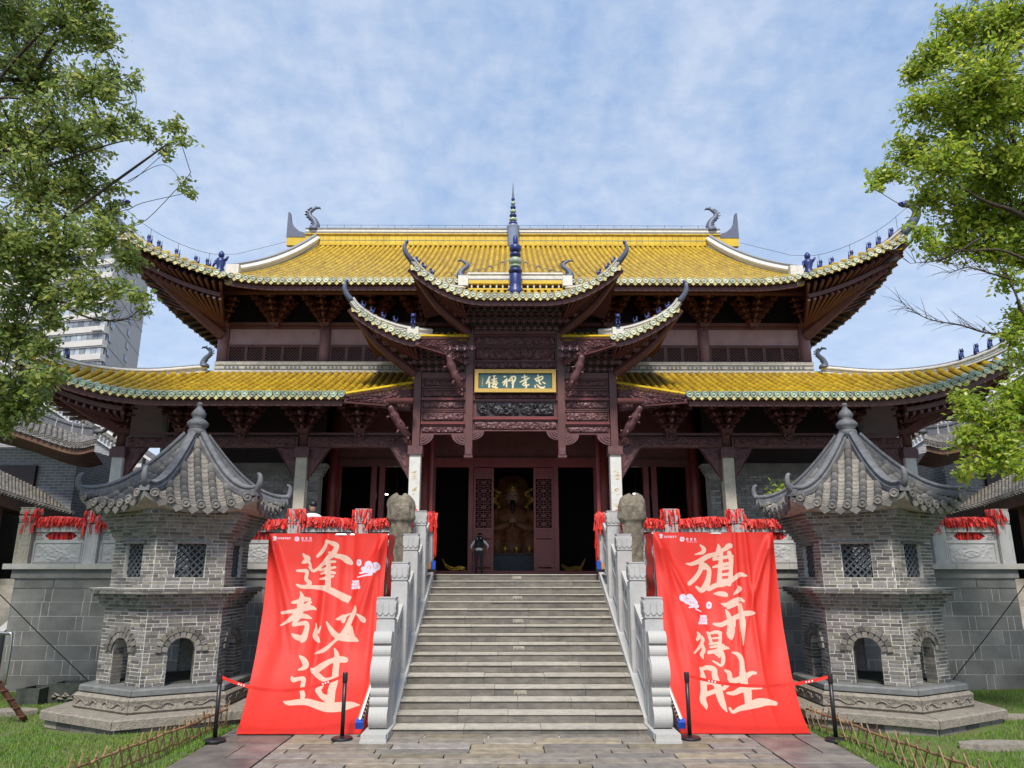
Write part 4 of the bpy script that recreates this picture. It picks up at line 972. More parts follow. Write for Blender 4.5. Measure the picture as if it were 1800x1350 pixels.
for s_ in (-1, 1):
    lo, hi = sorted((s_ * 1.5, s_ * 2.85)); honeycomb(lo, hi, 8.12, 4, .15, .20, .10)
    # diagonal arms under the corners
    for (cx, z0, ex, ez, n) in ((1.35, 9.45, 2.75, 10.35, 5), (2.85, 8.2, 4.25, 9.1, 5)):
        for k in range(n):
            for q in range(3):
                t = (k + .5) / n; p = Vector((s_ * lerp(cx, ex - .3, t), lerp(YP - .1, 19.2, t) + q * .28, lerp(z0, ez - .25, t))); link('bracket_arm', arm_m, hall, p, (.35, 0, s_ * (.75 + .2 * q)), (1.1, 1.2, 1.1))
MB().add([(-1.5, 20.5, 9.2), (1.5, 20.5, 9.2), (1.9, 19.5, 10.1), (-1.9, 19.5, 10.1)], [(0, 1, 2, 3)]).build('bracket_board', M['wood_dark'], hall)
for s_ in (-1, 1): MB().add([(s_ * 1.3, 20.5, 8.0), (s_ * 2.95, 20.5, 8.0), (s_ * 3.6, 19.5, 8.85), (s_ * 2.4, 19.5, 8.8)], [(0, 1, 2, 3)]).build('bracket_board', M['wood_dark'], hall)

# centre roof
def ceave(x):
    u = max(0, (abs(x) - .75) / 2.1); return Vector((x, 18.72 - .12 * u * u, 9.74 + .88 * u ** 2.0))
CC = 2.86; rows = []
xs = [i * .19 for i in range(-15, 16)]
for x in xs:
    ax = abs(x); e = ceave(x)
    if ax <= 1.6: t = Vector((x, 19.85, 10.34))
    else:
        k = (ax - 1.6) / (CC - 1.6); c_ = ceave(CC); t = Vector((x, lerp(19.85, c_.y + .03, k), lerp(10.34, c_.z + .05, k)))
    rows.append((e, t, True))
croof, ccols = roof('portal_centre_roof', rows, hall, n=6, a=.85, r=.075, disc=('pale_glaze', 'cream_glaze'))
eave_board('eave_board', ccols, hall, .17, .10)
for s_ in (-1, 1):      # sides of the centre roof and its under-boards
    c_ = ceave(s_ * CC)
    Q_ = [Vector(q) for q in [c_, (s_ * 1.6, 19.85, 10.34), (s_ * 1.6, 21.2, 10.34), (s_ * 2.7, 21.0, 10.0)]]; MB().add(Q_, [(0, 1, 2, 3)]).build('roof_side', M['yellow_pan'], hall); MB().add([q - Vector((0, 0, .08)) for q in Q_], [(0, 1, 2, 3)]).build('roof_side_lining', M['wood'], hall)
    hp = curve([(s_ * 1.45, 19.70, 10.24), (s_ * 1.78, 19.42, 10.17), (s_ * 2.2, 19.12, 10.24), (s_ * 2.6, 18.82, 10.44), (s_ * 2.84, 18.6, 10.66)], 16)
    h_o = ridge(hp, hall, 'hip_ridge', .45)
    horn(curve([(s_ * 2.80, 18.64, 10.72), (s_ * 2.93, 18.52, 10.86), (s_ * 3.0, 18.47, 11.0), (s_ * 3.0, 18.46, 11.12), (s_ * 2.96, 18.47, 11.2)], 12), [lerp(.075, .035, i / 12) for i in range(13)], 'roof_horn', hall)
    for k in range(3): link('ridge_beast', beast_m, h_o, hp[9 + 2 * k] + Vector((0, 0, .24)), (0, 0, (0 if s_ < 0 else math.pi) + s_ * .6), (.36, .36, .36))
    MB().span((s_ * 1.34, 19.58, 10.42), (s_ * 1.62, 19.8, 10.72)).build('ridge_stop', M['ridge_white'], hall)
    o = link('ridge_beast', fish_m, hall, (s_ * 1.48, 19.75, 10.72), (0, 0, 0 if s_ < 0 else math.pi), (.62, .62, .50))
# ridge with balusters
for z, h, w, mt in ((10.33, .05, .30, 'yellow_band'), (10.53, .10, .26, 'yellow_band'), (10.63, .05, .22, 'ridge_grey'), (10.68, .13, .24, 'ridge_white'), (10.81, .05, .30, 'ridge_white')):
    MB().box((0, 19.85, z + h / 2), (2.72, w, h)).build('ridge_course', M[mt], hall)
MB().box((0, 19.93, 10.46), (2.7, .04, .16)).build('ridge_back', M['wood_dark'], hall)
for i in range(-7, 8):
    if i: m = MB(); m.lathe([(.035, 0), (.02, .03), (.035, .07), (.02, .11), (.035, .15)], 6); link('ridge_baluster', m.mesh('ridge_baluster', M['ridge_white']), hall, (i * .178, 19.78, 10.38))
# blue gourd finial of the portal roof
g = MB(); prof = [(.12, 0), (.15, .04), (.12, .08), (.10, .12), (.20, .22), (.23, .34), (.18, .46), (.12, .50), (.10, .56), (.17, .60)]
fin = empty if False else None
fz = [(0, prof, 'blue')]
z = 9.92
fo = MB(); fo.lathe([(.13, 0), (.18, .05), (.24, .20), (.24, .32), (.16, .42), (.165, .50), (.165, .78), (.15, .82)], 14, (0, 19.55, z)).build('portal_finial', M['blue'], hall, smooth=True); fo = hall.children[-1]
for zz, r, h, mt in ((10.76, .20, .14, 'blue'), (10.92, .17, .10, 'green_glaze'), (11.03, .19, .20, 'green_glaze'), (11.26, .16, .14, 'blue'), (11.42, .17, .22, 'blue'), (11.66, .07, .26, 'blue')):
    m = MB(); m.lathe([(r * .7, 0), (r * .95, h * .2), (r, h * .5), (r * .95, h * .8), (r * .7, h)], 12, (0, 19.55, zz)); m.build('finial_ball', M[mt], fo, smooth=True)
# main ridge finial: vase and stacked rings
vz = zat(437, 28.6)
v = MB(); v.lathe([(.17, 0), (.20, .1), (.24, .25), (.23, .8), (.26, .95), (.28, 1.0), (.22, 1.05)], 16, (0, 28.6, vz)).build('ridge_vase', M['vase'], hall, smooth=True)
for k in range(7):
    zz = vz + 1.05 + k * .19; r = .19 - k * .019; m = MB(); m.lathe([(r * .55, 0), (r, .05), (r, .11), (r * .55, .17)], 12, (0, 28.6, zz)); m.build('finial_ring', M['blue' if k % 2 == 0 else 'green_glaze'], hall, smooth=True)
MB().tube([(0, 28.6, vz + 1.05), (0, 28.6, vz + 2.5), (0, 28.6, zat(322, 28.6))], [.05, .045, .010], 6).build('finial_needle', M['mosaic'], hall)

# wing roofs
def weave(ax): 
    u = max(0, (ax - 2.62) / 1.86); return Vector((ax, 18.9 - .08 * u * u, 8.64 + .90 * u ** 1.55))
WC = 4.48
for s_ in (-1, 1):
    rows = []; x = 1.36
    while x < WC:
        e = weave(x); end = x > 2.60; t = Vector((x, 20.2, 9.16))
        if not end:
            k = (2.62 - x) / 1.32; e = Vector((x, lerp(18.9, 20.18, k), lerp(8.64, 9.06, k)))
        if x > 3.05:
            k = (x - 3.05) / (WC - 3.05); c_ = weave(WC); t = Vector((x, lerp(20.2, c_.y + .03, k), lerp(9.16, c_.z + .05, k)))
        rows.append((Vector((s_ * e.x, e.y, e.z)), Vector((s_ * t.x, t.y, t.z)), end)); x += .18
    if s_ < 0: rows = rows[::-1]
    wr, wcols = roof('portal_wing_roof', rows, hall, n=6, a=.9, r=.07, disc=('pale_glaze', 'cream_glaze'))
    eave_board('eave_board', [c for c, r_ in zip(wcols, rows) if r_[2]], hall, .17, .10)
    c_ = weave(WC); Q_ = [Vector(q) for q in [(s_ * c_.x, c_.y, c_.z), (s_ * 3.05, 20.2, 9.16), (s_ * 3.05, 21.6, 9.16), (s_ * 4.2, 21.4, 8.9)]]; MB().add(Q_, [(0, 1, 2, 3)]).build('roof_side', M['yellow_pan'], hall); MB().add([q - Vector((0, 0, .08)) for q in Q_], [(0, 1, 2, 3)]).build('roof_side_lining', M['wood'], hall)
    MB().tube([(s_ * 2.66, 18.86, 8.67), (s_ * 1.98, 19.52, 8.88), (s_ * 1.32, 20.16, 9.10)], .05, 6).build('edge_strip', M['yellow_band'], hall)
    hp = curve([(s_ * 2.35, 19.75, 8.98), (s_ * 2.75, 19.45, 8.92), (s_ * 3.3, 19.25, 8.97), (s_ * 3.9, 19.02, 9.15), (s_ * 4.3, 18.82, 9.40), (s_ * 4.46, 18.74, 9.58)], 20)
    h_o = ridge(hp, hall, 'hip_ridge', .42)
    horn(curve([(s_ * 4.42, 18.76, 9.64), (s_ * 4.53, 18.68, 9.77), (s_ * 4.59, 18.63, 9.92), (s_ * 4.59, 18.62, 10.04), (s_ * 4.56, 18.63, 10.12)], 12), [lerp(.075, .035, i / 12) for i in range(13)], 'roof_horn', hall)
    for k in range(4): link('ridge_beast', beast_m, h_o, hp[8 + 2 * k] + Vector((0, 0, .22)), (0, 0, (0 if s_ < 0 else math.pi) + s_ * .5), (.34, .34, .34))
    MB().span((s_ * 2.62, 18.98, 8.72), (s_ * 2.92, 19.14, 8.98)).build('ridge_stop', M['ridge_white'], hall)
    link('ridge_beast', beast_m, hall, (s_ * 2.77, 19.06, 8.98), (0, 0, math.pi / 2), (.75, .75, .65))
    # corner under-beams and rafters of the wing and centre roofs
    for (fn, cr, inx, iny, inz, x0, nn) in ((lambda a: Vector((s_ * weave(a).x, weave(a).y, weave(a).z)), WC, 2.85, 20.2, 8.35, 2.75, 12), (lambda a: ceave(s_ * a), CC, 1.35, 20.2, 9.55, 1.5, 10)):
        for k in range(nn):
            xx = lerp(x0, cr, k / (nn - 1)); e = fn(xx); i_ = Vector((s_ * lerp(min(x0, inx), inx + .1, k / (nn - 1)), iny, inz)); MB().bar(e + Vector((0, .12, -.12)), e.lerp(i_, .8) + Vector((0, 0, -.05)), .05, .06).build('corner_rafter', M['wood'], hall)
        e = fn(cr); pts = curve([(s_ * inx, iny, inz - .35), e.lerp(Vector((s_ * inx, iny, inz)), .45) + Vector((0, 0, -.42)), e + Vector((0, .04, -.10))], 10)
        MB().tube(pts, [lerp(.10, .06, i / (len(pts) - 1)) for i in range(len(pts))], 6, squash=1.6).build('corner_beam', M['wood'], hall)
    # diagonal carved aprons under the cut edges, and the carved fish struts
    for (ax, ay, az, bx, by, bz, h0, h1, sd) in ((2.66, 18.88, 8.58, 1.36, 20.16, 9.0, .16, .80, 601), (4.46, 18.80, 6.98, 2.82, 20.42, 7.70, .14, .78, 602)):
        A, B = Vector((s_ * ax, ay, 0)), Vector((s_ * bx, by, 0)); w = (B - A).length
        m = relief_panel(w, 1.0, sd, .08, .05, .026, n=60, edge=.04, poly=lambda u, v: lerp(az, bz, u) - (1 - v) * (h0 + (h1 - h0) * u ** 1.35))
        d = (B - A).normalized(); nrm = Vector((-d.y, d.x, 0)); nrm = nrm if nrm.y > 0 else -nrm
        m.v = [tuple(A + d * p[0] + nrm * p[1] + Vector((0, 0, p[2]))) for p in m.v]
        m.build('carved_apron', M['carve'], hall, fix=True)
        t = MB(); t.bar(A + Vector((0, 0, az + .03)) - nrm * .02, B + Vector((0, 0, bz + .03)) - nrm * .02, .08, .06); t.bar(A + Vector((0, 0, az - h0)) - nrm * .03, A.lerp(B, .55) + Vector((0, 0, lerp(az, bz, .55) - lerp(h0, h1, .55 ** 1.35))) - nrm * .03, .04, .04); t.build('apron_rail', M['wood'], hall)
        f0 = A.lerp(B, .62) + Vector((0, 0, lerp(az, bz, .62) - .45)); f1 = B + Vector((s_ * .10, -.06, bz - 1.55))
        pa = curve([f0, f0.lerp(f1, .35) + Vector((s_ * .06, -.06, .02)), f0.lerp(f1, .7) + Vector((s_ * .02, -.10, -.04)), f1], 14); rad = [.05 + .075 * math.sin(math.pi * min(1, .15 + .85 * i / (len(pa) - 1))) * (1 + .25 * math.sin(i * 2.1)) for i in range(len(pa))]
        q = MB(); q.tube(pa, rad, 8)
        for i in range(1, len(pa)):
            a = i * 2.4; v_ = Vector((math.cos(a), -.4, math.sin(a))) * rad[i]; q.tube([pa[i] + v_ * .7, pa[i] + v_ * 1.5, pa[i] + v_ * 1.3 + Vector((0, 0, -.07))], [.035, .03, .008], 5)
        q.build('carved_strut', M['carve'], hall, smooth=True)

# ------------------------------------------------------------------ brush lettering as a distance field
def stroke_sdf(PX, PY, strokes):
    """signed distance (negative inside) to a set of tapering brush strokes [(x, y, r), ...]"""
    D = np.full(PX.shape, 1e9)
    for st in strokes:
        for (x0, y0, r0), (x1, y1, r1) in zip(st, st[1:]):
            dx, dy = x1 - x0, y1 - y0; L2 = dx * dx + dy * dy + 1e-9; t = np.clip(((PX - x0) * dx + (PY - y0) * dy) / L2, 0, 1)
            D = np.minimum(D, np.hypot(PX - x0 - t * dx, PY - y0 - t * dy) - (r0 + (r1 - r0) * t))
    return D
def SM(strokes): # round the polylines of brush strokes
    out = []
    for st in strokes:
        if len(st) < 3: out.append(st); continue
        c = curve([Vector((a, b, r)) for a, b, r in st], 4 * (len(st) - 1)); out.append([(p.x, p.y, max(2, p.z)) for p in c])
    return out
def ink_material(name, paper, ink, line, rough=.6, width=1.0, wet=None):
    m = mat(name, paper, rough, nscale=3, col2=tuple(x * .9 for x in paper), bump=.05, bscale=200); nt = m.node_tree; N = nt.nodes; L_ = nt.links; b = N['Principled BSDF']
    at_ = N.new('ShaderNodeAttribute'); at_.attribute_name = 'ink'; at_.attribute_type = 'GEOMETRY'
    src = b.inputs['Base Color'].links[0].from_socket
    def step(edge):
        r = N.new('ShaderNodeMapRange'); r.inputs['From Min'].default_value = edge - .35 * width; r.inputs['From Max'].default_value = edge + .35 * width; r.inputs['To Min'].default_value = 1; r.inputs['To Max'].default_value = 0; L_.new(at_.outputs['Fac'], r.inputs['Value']); return r.outputs[0]
    m1 = N.new('ShaderNodeMix'); m1.data_type = 'RGBA'; L_.new(step(width), m1.inputs['Factor']); L_.new(src, m1.inputs['A']); m1.inputs['B'].default_value = (*line, 1)
    m2 = N.new('ShaderNodeMix'); m2.data_type = 'RGBA'; L_.new(step(0), m2.inputs['Factor']); L_.new(m1.outputs['Result'], m2.inputs['A']); m2.inputs['B'].default_value = (*ink, 1)
    L_.new(m2.outputs['Result'], b.inputs['Base Color']); return m
def ink_attr(me, vals):
    a = me.attributes.new('ink', 'FLOAT', 'POINT'); a.data.foreach_set('value', np.asarray(vals, dtype=np.float32).ravel())

# name board
z0, z1 = zat(690, 20.12), zat(650, 20.12); bx0, bx1 = -1.14, 1.14
plq = tag(empty('name_board', (0, 20.15, z0)), 'gilt framed teal name board with four gold characters over the door', 'sign')
ink_material('board_ink', (.035, .125, .135), (.86, .80, .55), (.30, .22, .08), .5, 2.0)
KZ = [[(1350, 200, 10), (1360, 290, 14), (1385, 380, 14)], [(1290, 280, 10), (1330, 330, 14)], [(1300, 290, 10), (1380, 250, 12), (1440, 240, 12), (1430, 290, 12), (1340, 330, 10)], [(1290, 420, 10), (1300, 455, 12)], [(1330, 400, 10), (1380, 450, 14), (1450, 465, 16), (1480, 440, 8)], [(1385, 370, 10), (1410, 395, 8)], [(1440, 350, 8), (1485, 375, 14)],
      [(1085, 205, 10), (1095, 300, 14)], [(1035, 255, 10), (1130, 235, 10)], [(1000, 350, 10), (1080, 310, 14), (1175, 270, 12)], [(1150, 270, 12), (1100, 340, 12), (1050, 400, 12)], [(1080, 370, 10), (1120, 350, 12), (1105, 400, 12), (1125, 440, 12), (1110, 465, 10)], [(1070, 420, 10), (1170, 405, 12)],
      [(690, 240, 14), (720, 240, 10)], [(660, 360, 10), (740, 290, 14), (700, 360, 14), (680, 410, 12)], [(735, 310, 14), (735, 440, 14)], [(760, 330, 10), (800, 290, 12), (850, 240, 12), (905, 250, 16), (890, 330, 16), (840, 370, 12)], [(830, 240, 12), (860, 350, 16), (855, 460, 14)], [(780, 330, 10), (860, 310, 10)],
      [(400, 250, 18), (370, 320, 16), (340, 380, 12)], [(395, 340, 16), (395, 450, 16)], [(480, 230, 12), (515, 225, 8)], [(440, 310, 10), (540, 280, 10)], [(490, 250, 12), (490, 340, 14)], [(430, 370, 10), (560, 370, 10)], [(470, 340, 12), (540, 330, 10)], [(500, 370, 12), (450, 440, 12)], [(490, 400, 10), (540, 400, 10), (510, 440, 10)], [(470, 450, 12), (550, 465, 14)],
      [(262, 275, 4), (264, 285, 4)], [(262, 320, 4), (265, 335, 4)], [(262, 365, 4), (264, 385, 4)], [(262, 410, 3), (264, 425, 3)]]
nx, ny = 190, 50; gx, gy = np.meshgrid(np.linspace(200, 1612, nx + 1), np.linspace(490, 175, ny + 1))
sd = stroke_sdf(gx, gy, SM(KZ))
fm = MB(); sxs = (gx - 905) / 1590 * (bx1 - bx0); szs = z0 + (560 - gy) / 460 * (z1 - z0)
fm.add([(float(a), 20.115, float(b)) for a, b in zip(sxs.ravel(), szs.ravel())], [(j * (nx + 1) + i, j * (nx + 1) + i + 1, (j + 1) * (nx + 1) + i + 1, (j + 1) * (nx + 1) + i) for j in range(ny) for i in range(nx)])
fo_ = fm.build('board_face', M['board_ink'], plq); ink_attr(fo_.data, sd.ravel() / 4)
MB().span((bx0, 20.12, z0), (bx1, 20.2, z1)).build('board', M['wood'], plq)
fw = .105
for a, b in (((bx0, z0), (bx1, z0 + fw)), ((bx0, z1 - fw), (bx1, z1)), ((bx0, z0 + fw), (bx0 + fw, z1 - fw)), ((bx1 - fw, z0 + fw), (bx1, z1 - fw))): MB().span((a[0], 20.07, a[1]), (b[0], 20.119, b[1])).build('frame_rail', M['gilt_frame'], plq)

# ================================================================== the two hexagonal brick towers
BP, BL = .0605, .235
unit_brick = MB().box((0, 0, 0), (1, 1, 1)).mesh('brick', M['brick'])
def hexpts(R, z): return [(R * math.cos(R_(30 + 60 * k)), R * math.sin(R_(30 + 60 * k)), z) for k in range(6)]
def hexprism(R0, R1, z0, z1):
    m = MB(); m.add(hexpts(R0, z0) + hexpts(R1, z1), [tuple(range(5, -1, -1)), tuple(range(6, 12))] + [(k, (k + 1) % 6, 6 + (k + 1) % 6, 6 + k) for k in range(6)]); return m
ARCH = (.225, .65, 1.20)       # half width, sill, spring height
def arch_half(z):
    if z < ARCH[2]: return ARCH[0]
    d = z - ARCH[2]; return math.sqrt(max(0, ARCH[0] ** 2 - d * d))
WIN = (.245, 2.45, 3.04)
def build_tower(cx, cy, s_, label, seed):
    T = tag(empty('brick_tower', (cx, cy, 0)), label, 'tower', 'brick towers before the hall')
    C = Vector((cx, cy, 0)); rn = random.Random(seed)
    def W(m): m.v = [(p[0] + cx, p[1] + cy, p[2]) for p in m.v]; return m
    def fr(phi): return Vector((math.cos(phi), math.sin(phi), 0)), Vector((-math.sin(phi), math.cos(phi), 0))
    # stepped base
    foot = W(hexprism(1.90, 1.90, -.03, .13)).build('footing', M['mortar_dark'], T)
    for k in range(6):
        n_, t_ = fr(R_(60 * k)); ap = 1.90 * .866
        for q in range(5):
            link('base_stone', unit_brick, foot, C + n_ * (ap + .004) + t_ * ((q - 2) * .375) + Vector((0, 0, .06)), (0, 0, R_(60 * k) + math.pi / 2), (.36, .04, .12))
    for k in range(6):          # each side of the lowest step is one rough slab
        n_, t_ = fr(R_(60 * k)); Ro, Ri = 2.0, 1.25; a = R_(60 * k - 30); b = R_(60 * k + 30); g = .006
        pts = [Vector((Ro * math.cos(a), Ro * math.sin(a), 0)), Vector((Ro * math.cos(b), Ro * math.sin(b), 0)), Vector((Ri * math.cos(b), Ri * math.sin(b), 0)), Vector((Ri * math.cos(a), Ri * math.sin(a), 0))]
        pts[0] += t_ * g; pts[1] -= t_ * g; pts[2] -= t_ * g; pts[3] += t_ * g; ins = [p * .985 for p in pts]
        z0, z1 = .13 + rn.uniform(-.004, .004), .275 + rn.uniform(-.006, .006)
        W(MB().add([p + Vector((0, 0, z0)) for p in pts] + [p + Vector((0, 0, z1 - .02)) for p in pts] + [p + Vector((0, 0, z1)) for p in ins], [(3, 2, 1, 0), (8, 9, 10, 11)] + [(i, (i + 1) % 4, 4 + (i + 1) % 4, 4 + i) for i in range(4)] + [(4 + i, 4 + (i + 1) % 4, 8 + (i + 1) % 4, 8 + i) for i in range(4)])).build('step_slab', M['plinth'], T)
        a = R_(60 * k - 30); b = R_(60 * k + 30); Ri = 1.0
        def ring(R, z, g=.004): return [Vector((R * math.cos(a), R * math.sin(a), z)) + t_ * g, Vector((R * math.cos(b), R * math.sin(b), z)) - t_ * g]
        rows_ = [(1.50, .27), (1.54, .31), (1.52, .40), (1.54, .48), (1.49, .525)]; m = MB()
        V = [p for R0, z in rows_ for p in ring(R0, z)] + ring(Ri, .525); m.add(V, [(2 * i, 2 * i + 1, 2 * i + 3, 2 * i + 2) for i in range(len(rows_))]); W(m); pl = m.build('plinth_stone', M['plinth'], T)
        # incised scroll along the plinth
        m = MB(); ap = 1.535 * .866
        for sg in (-1, 1):
            pa = []
            for i in range(26):
                u = i / 25; x = sg * (.08 + u * .54); pa.append(C + n_ * (ap + .006) + t_ * x + Vector((0, 0, .395 + .035 * math.sin(u * 9.5))))
            m.tube(pa, .011, 5)
            for qx in (.27, .64):
                c0 = C + n_ * (ap + .006) + t_ * (sg * qx) + Vector((0, 0, .385)); m.tube([c0 + t_ * (.045 * (1 - i / 16) * math.cos(i * .6)) + Vector((0, 0, .045 * (1 - i / 16) * math.sin(i * .6))) for i in range(14)], .010, 5)
        m.build('plinth_scroll', M['plinth'], pl)
        rows_ = [(1.42, .526), (1.47, .55), (1.47, .625), (1.44, .65)]; m = MB(); V = [p for R0, z in rows_ for p in ring(R0, z)] + ring(.9, .652); m.add(V, [(2 * i, 2 * i + 1, 2 * i + 3, 2 * i + 2) for i in range(len(rows_))]); W(m); m.build('plinth_slab', M['dark_slab'], T)
    W(hexprism(1.36, 1.36, .3, .645)).build('base_core', M['dark_slab'], T)
    # brick courses
    ind = []; rest = MB()
    def course(R, z, k, openf=None, out=0.0, h=BP, L_=BL, header=False):
        n_, t_ = fr(R_(60 * k)); ap = R * .866 + out; half = R / 2 + out * .577; i = int(round(z / BP)); x = -half - (L_ / 2 if i % 2 else 0) - rn.uniform(0, .04)
        while x < half:
            l = L_ * rn.choice((1, 1, 1, 1, .5)); a, b = max(x, -half), min(x + l, half); x += l
            segs = [(a, b)]
            if openf:
                hw = openf(z + h / 2)
                if hw > 0: segs = [(p, q) for p, q in ((a, min(b, -hw)), (max(a, hw), b)) if q - p > .03]
            for p, q in segs:
                if q - p > .025: ind.append((k, C + n_ * (ap - .045 + rn.uniform(-.004, .004)) + t_ * ((p + q) / 2) + Vector((0, 0, z + h / 2)), R_(60 * k) + math.pi / 2, (q - p - .016, .10, h - .0155), R))
    def segment(R, z0, z1, kind):
        op = None
        if kind == 'arch': op = lambda z: (arch_half(z) if z < ARCH[2] + ARCH[0] else 0)
        if kind == 'win': op = lambda z: (WIN[0] if WIN[1] < z < WIN[2] else 0)
        nC = int(round((z1 - z0) / BP))
        for i in range(nC):
            for k in range(6): course(R, z0 + i * BP, k, op)
        for k in range(6):      # mortar core with the opening cut through
            n_, t_ = fr(R_(60 * k)); ap = R * .866 - .0015; half = ap / .866 / 2; th = .20
            if kind == 'arch':
                hw = ARCH[0]; inner = [(hw * math.cos(a), ARCH[2] + hw * math.sin(a)) for a in [math.pi * q / 12 for q in range(13)]]
                polys = [[(-half, z0), (-hw, z0), (-hw, ARCH[2]), (-half, ARCH[2])], [(hw, z0), (half, z0), (half, ARCH[2]), (hw, ARCH[2])], [(-half, ARCH[2])] + inner[::-1] + [(half, ARCH[2]), (half, z1), (-half, z1)]]
            else:
                hw, a, b = WIN; polys = [[(-half, z0), (half, z0), (half, a), (-half, a)], [(-half, b), (half, b), (half, z1), (-half, z1)], [(-half, a), (-hw, a), (-hw, b), (-half, b)], [(hw, a), (half, a), (half, b), (hw, b)]]
            m = MB(); Mx = Matrix(((t_.x, 0, n_.x, cx + n_.x * (ap - th)), (t_.y, 0, n_.y, cy + n_.y * (ap - th)), (0, 1, 0, 0), (0, 0, 0, 1)))
            for p in polys: m.prism(p, Mx, th)
            m.build('wall_core', M['mortar'], T, fix=True)
            if kind == 'arch':
                for i in range(int((ARCH[2] - z0) / BP) + 1):      # brick reveals of the opening
                    for sg in (-1, 1): rest.box(C + n_ * (ap - .10) + t_ * (sg * (hw - .003)) + Vector((0, 0, z0 + (i + .5) * BP)), (.014, .19 + .01 * (i % 2), BP - .0155), rz=R_(60 * k) + math.pi / 2)
                for ring_, (r0, nn) in enumerate(((hw + .008, 9), (hw + .108, 12))):
                    for q in range(nn):
                        a = math.pi * (q + .5) / nn; c0 = C + n_ * (ap + .012 + .008 * ring_) + t_ * ((r0 + .045) * math.cos(a)) + Vector((0, 0, ARCH[2] + (r0 + .045) * math.sin(a)))
                        if a < .18 or a > math.pi - .18 and ring_: pass
                        o = link('arch_brick', unit_brick, T, c0); o.rotation_euler = (Matrix(((t_.x, -n_.x, 0), (t_.y, -n_.y, 0), (0, 0, 1))).to_4x4() @ Matrix.Rotation(-(a - math.pi / 2), 4, 'Y')).to_euler(); o.scale = (math.pi * (r0 + .03) / nn - .012, .05, .088)
            else:                       # lintel, sill and diagonal lattice
                c0 = C + n_ * (ap + .012) + Vector((0, 0, WIN[2] + .025)); link('lintel', unit_brick, T, c0, (0, 0, R_(60 * k) + math.pi / 2), (.62, .07, .045))
                m = MB(); w_, h_ = 2 * WIN[0], WIN[2] - WIN[1]; st = .125
                for d in np.arange(-h_, w_, st):
                    for sg in (1, -1):
                        t0 = max(0, -d); t1 = min(h_, w_ - d)
                        if t1 - t0 > .03:
                            A, B = (d + t0, t0), (d + t1, t1)
                            if sg < 0: A, B = (w_ - A[0], A[1]), (w_ - B[0], B[1])
                            f = lambda P_: C + n_ * (ap - .07 + .004 * sg) + t_ * (P_[0] - w_ / 2) + Vector((0, 0, WIN[1] + P_[1]))
                            m.bar(f(A), f(B), .026, .02, up=tuple(n_))
                m.build('window_lattice', M['lattice_grey'], T)
    segment(1.22, .655, 1.93, 'arch')
    segment(1.19, 2.27, 3.12, 'win')
    # corbelled cornices: each course steps out; cores are stacked prisms
    def corbel(R0, z0, steps):
        z = z0
        for i, (dR, h, hdr) in enumerate(steps):
            R = R0 + dR; W(hexprism(R - .012, R - .012, z, z + h)).build('corbel_core', M['mortar'], T)
            for k in range(6): course(R, z, k, None, 0, h, .115 if hdr else BL)
            z += h
        return z
    corbel(1.22, 1.93, [(.05, BP, 0), (.10, BP, 1), (.14, BP, 0), (.21, BP, 1), (.29, .05, 0), (.30, .05, 0)])
    corbel(1.19, 3.12, [(.03, BP, 0), (.07, BP, 0), (.11, BP, 0), (.15, BP, 1), (.19, BP, 0), (.24, BP, 0), (.28, BP, 1), (.32, BP, 0)])
    pref = (300, 240, 0) if s_ < 0 else (240, 300, 180)
    ind.sort(key=lambda b: ((pref.index(b[0] * 60) if b[0] * 60 in pref else 9), -b[3][0]))
    for i, (k, p, rz, sc, R) in enumerate(ind):
        if i < 300: link('brick', unit_brick, T, p, (0, 0, rz), sc)
        else: rest.box(p, sc, rz=rz)
    tag(rest.build('far_bricks', M['brick'], T), kind='stuff')
    # inner floor and vault coloured dark as shade, so that the arches read deep
    W(hexprism(.95, .95, .655, .67)).build('shade_floor', M['trough'], T); W(hexprism(1.05, 1.05, 2.0, 2.2)).build('shade_vault', M['wood_dark'], T)
    # roof
    RR, ZE, ZA = 1.77, 3.66, 5.20
    def surf(k, w, v, lift=0):       # w metres from the middle of the side, v 0 at the eave, 1 at the top
        n_, t_ = fr(R_(60 * k)); s = RR * (1 - v); x = w; rel = abs(w) / (RR / 2)
        z = ZE + (ZA - ZE) * (.50 * v + .50 * v ** 1.9) + .26 * (rel ** 2.6) * (1 - v) ** 1.5
        return C + n_ * (RR * .866 * (1 - v * .965)) + t_ * x + Vector((0, 0, z + lift)) + Vector((math.cos(R_(60 * k + (30 if w > 0 else -30))), math.sin(R_(60 * k + (30 if w > 0 else -30))), 0)) * (.11 * min(1, rel) ** 3 * (1 - v))
    deck = MB()
    for k in range(6):
        base = len(deck.v); nu, nv = 16, 12
        for j in range(nv + 1):
            for i in range(nu + 1): v = j / nv; deck.v.append(tuple(surf(k, (i / nu - .5) * RR * (1 - v * .965), v)))
        for j in range(nv):
            for i in range(nu): deck.f.append((base + j * (nu + 1) + i, base + j * (nu + 1) + i + 1, base + (j + 1) * (nu + 1) + i + 1, base + (j + 1) * (nu + 1) + i)); deck.m.append(0)
    rf = deck.build('roof', M['grey_tile'], T, smooth=True)
    sof = MB()          # soffit from the corbel to the eave edge
    for k in range(6):
        b0 = len(sof.v)
        for i in range(13):
            w = (i / 12 - .5) * RR; p = surf(k, w, 0, -.015); q = surf(k, w, 0, -.10); n_, t_ = fr(R_(60 * k)); c_ = C + n_ * (1.46 * .866) + t_ * (w / RR * 1.46) + Vector((0, 0, 3.60)); sof.v += [tuple(p), tuple(q - n_ * .03), tuple(c_)]
        for i in range(12): a = b0 + 3 * i; sof.f += [(a, a + 1, a + 4, a + 3), (a + 1, a + 2, a + 5, a + 4)]; sof.m += [0, 0]
    sof.build('soffit', M['mortar_dark'], rf)
    tl = MB(); V = []
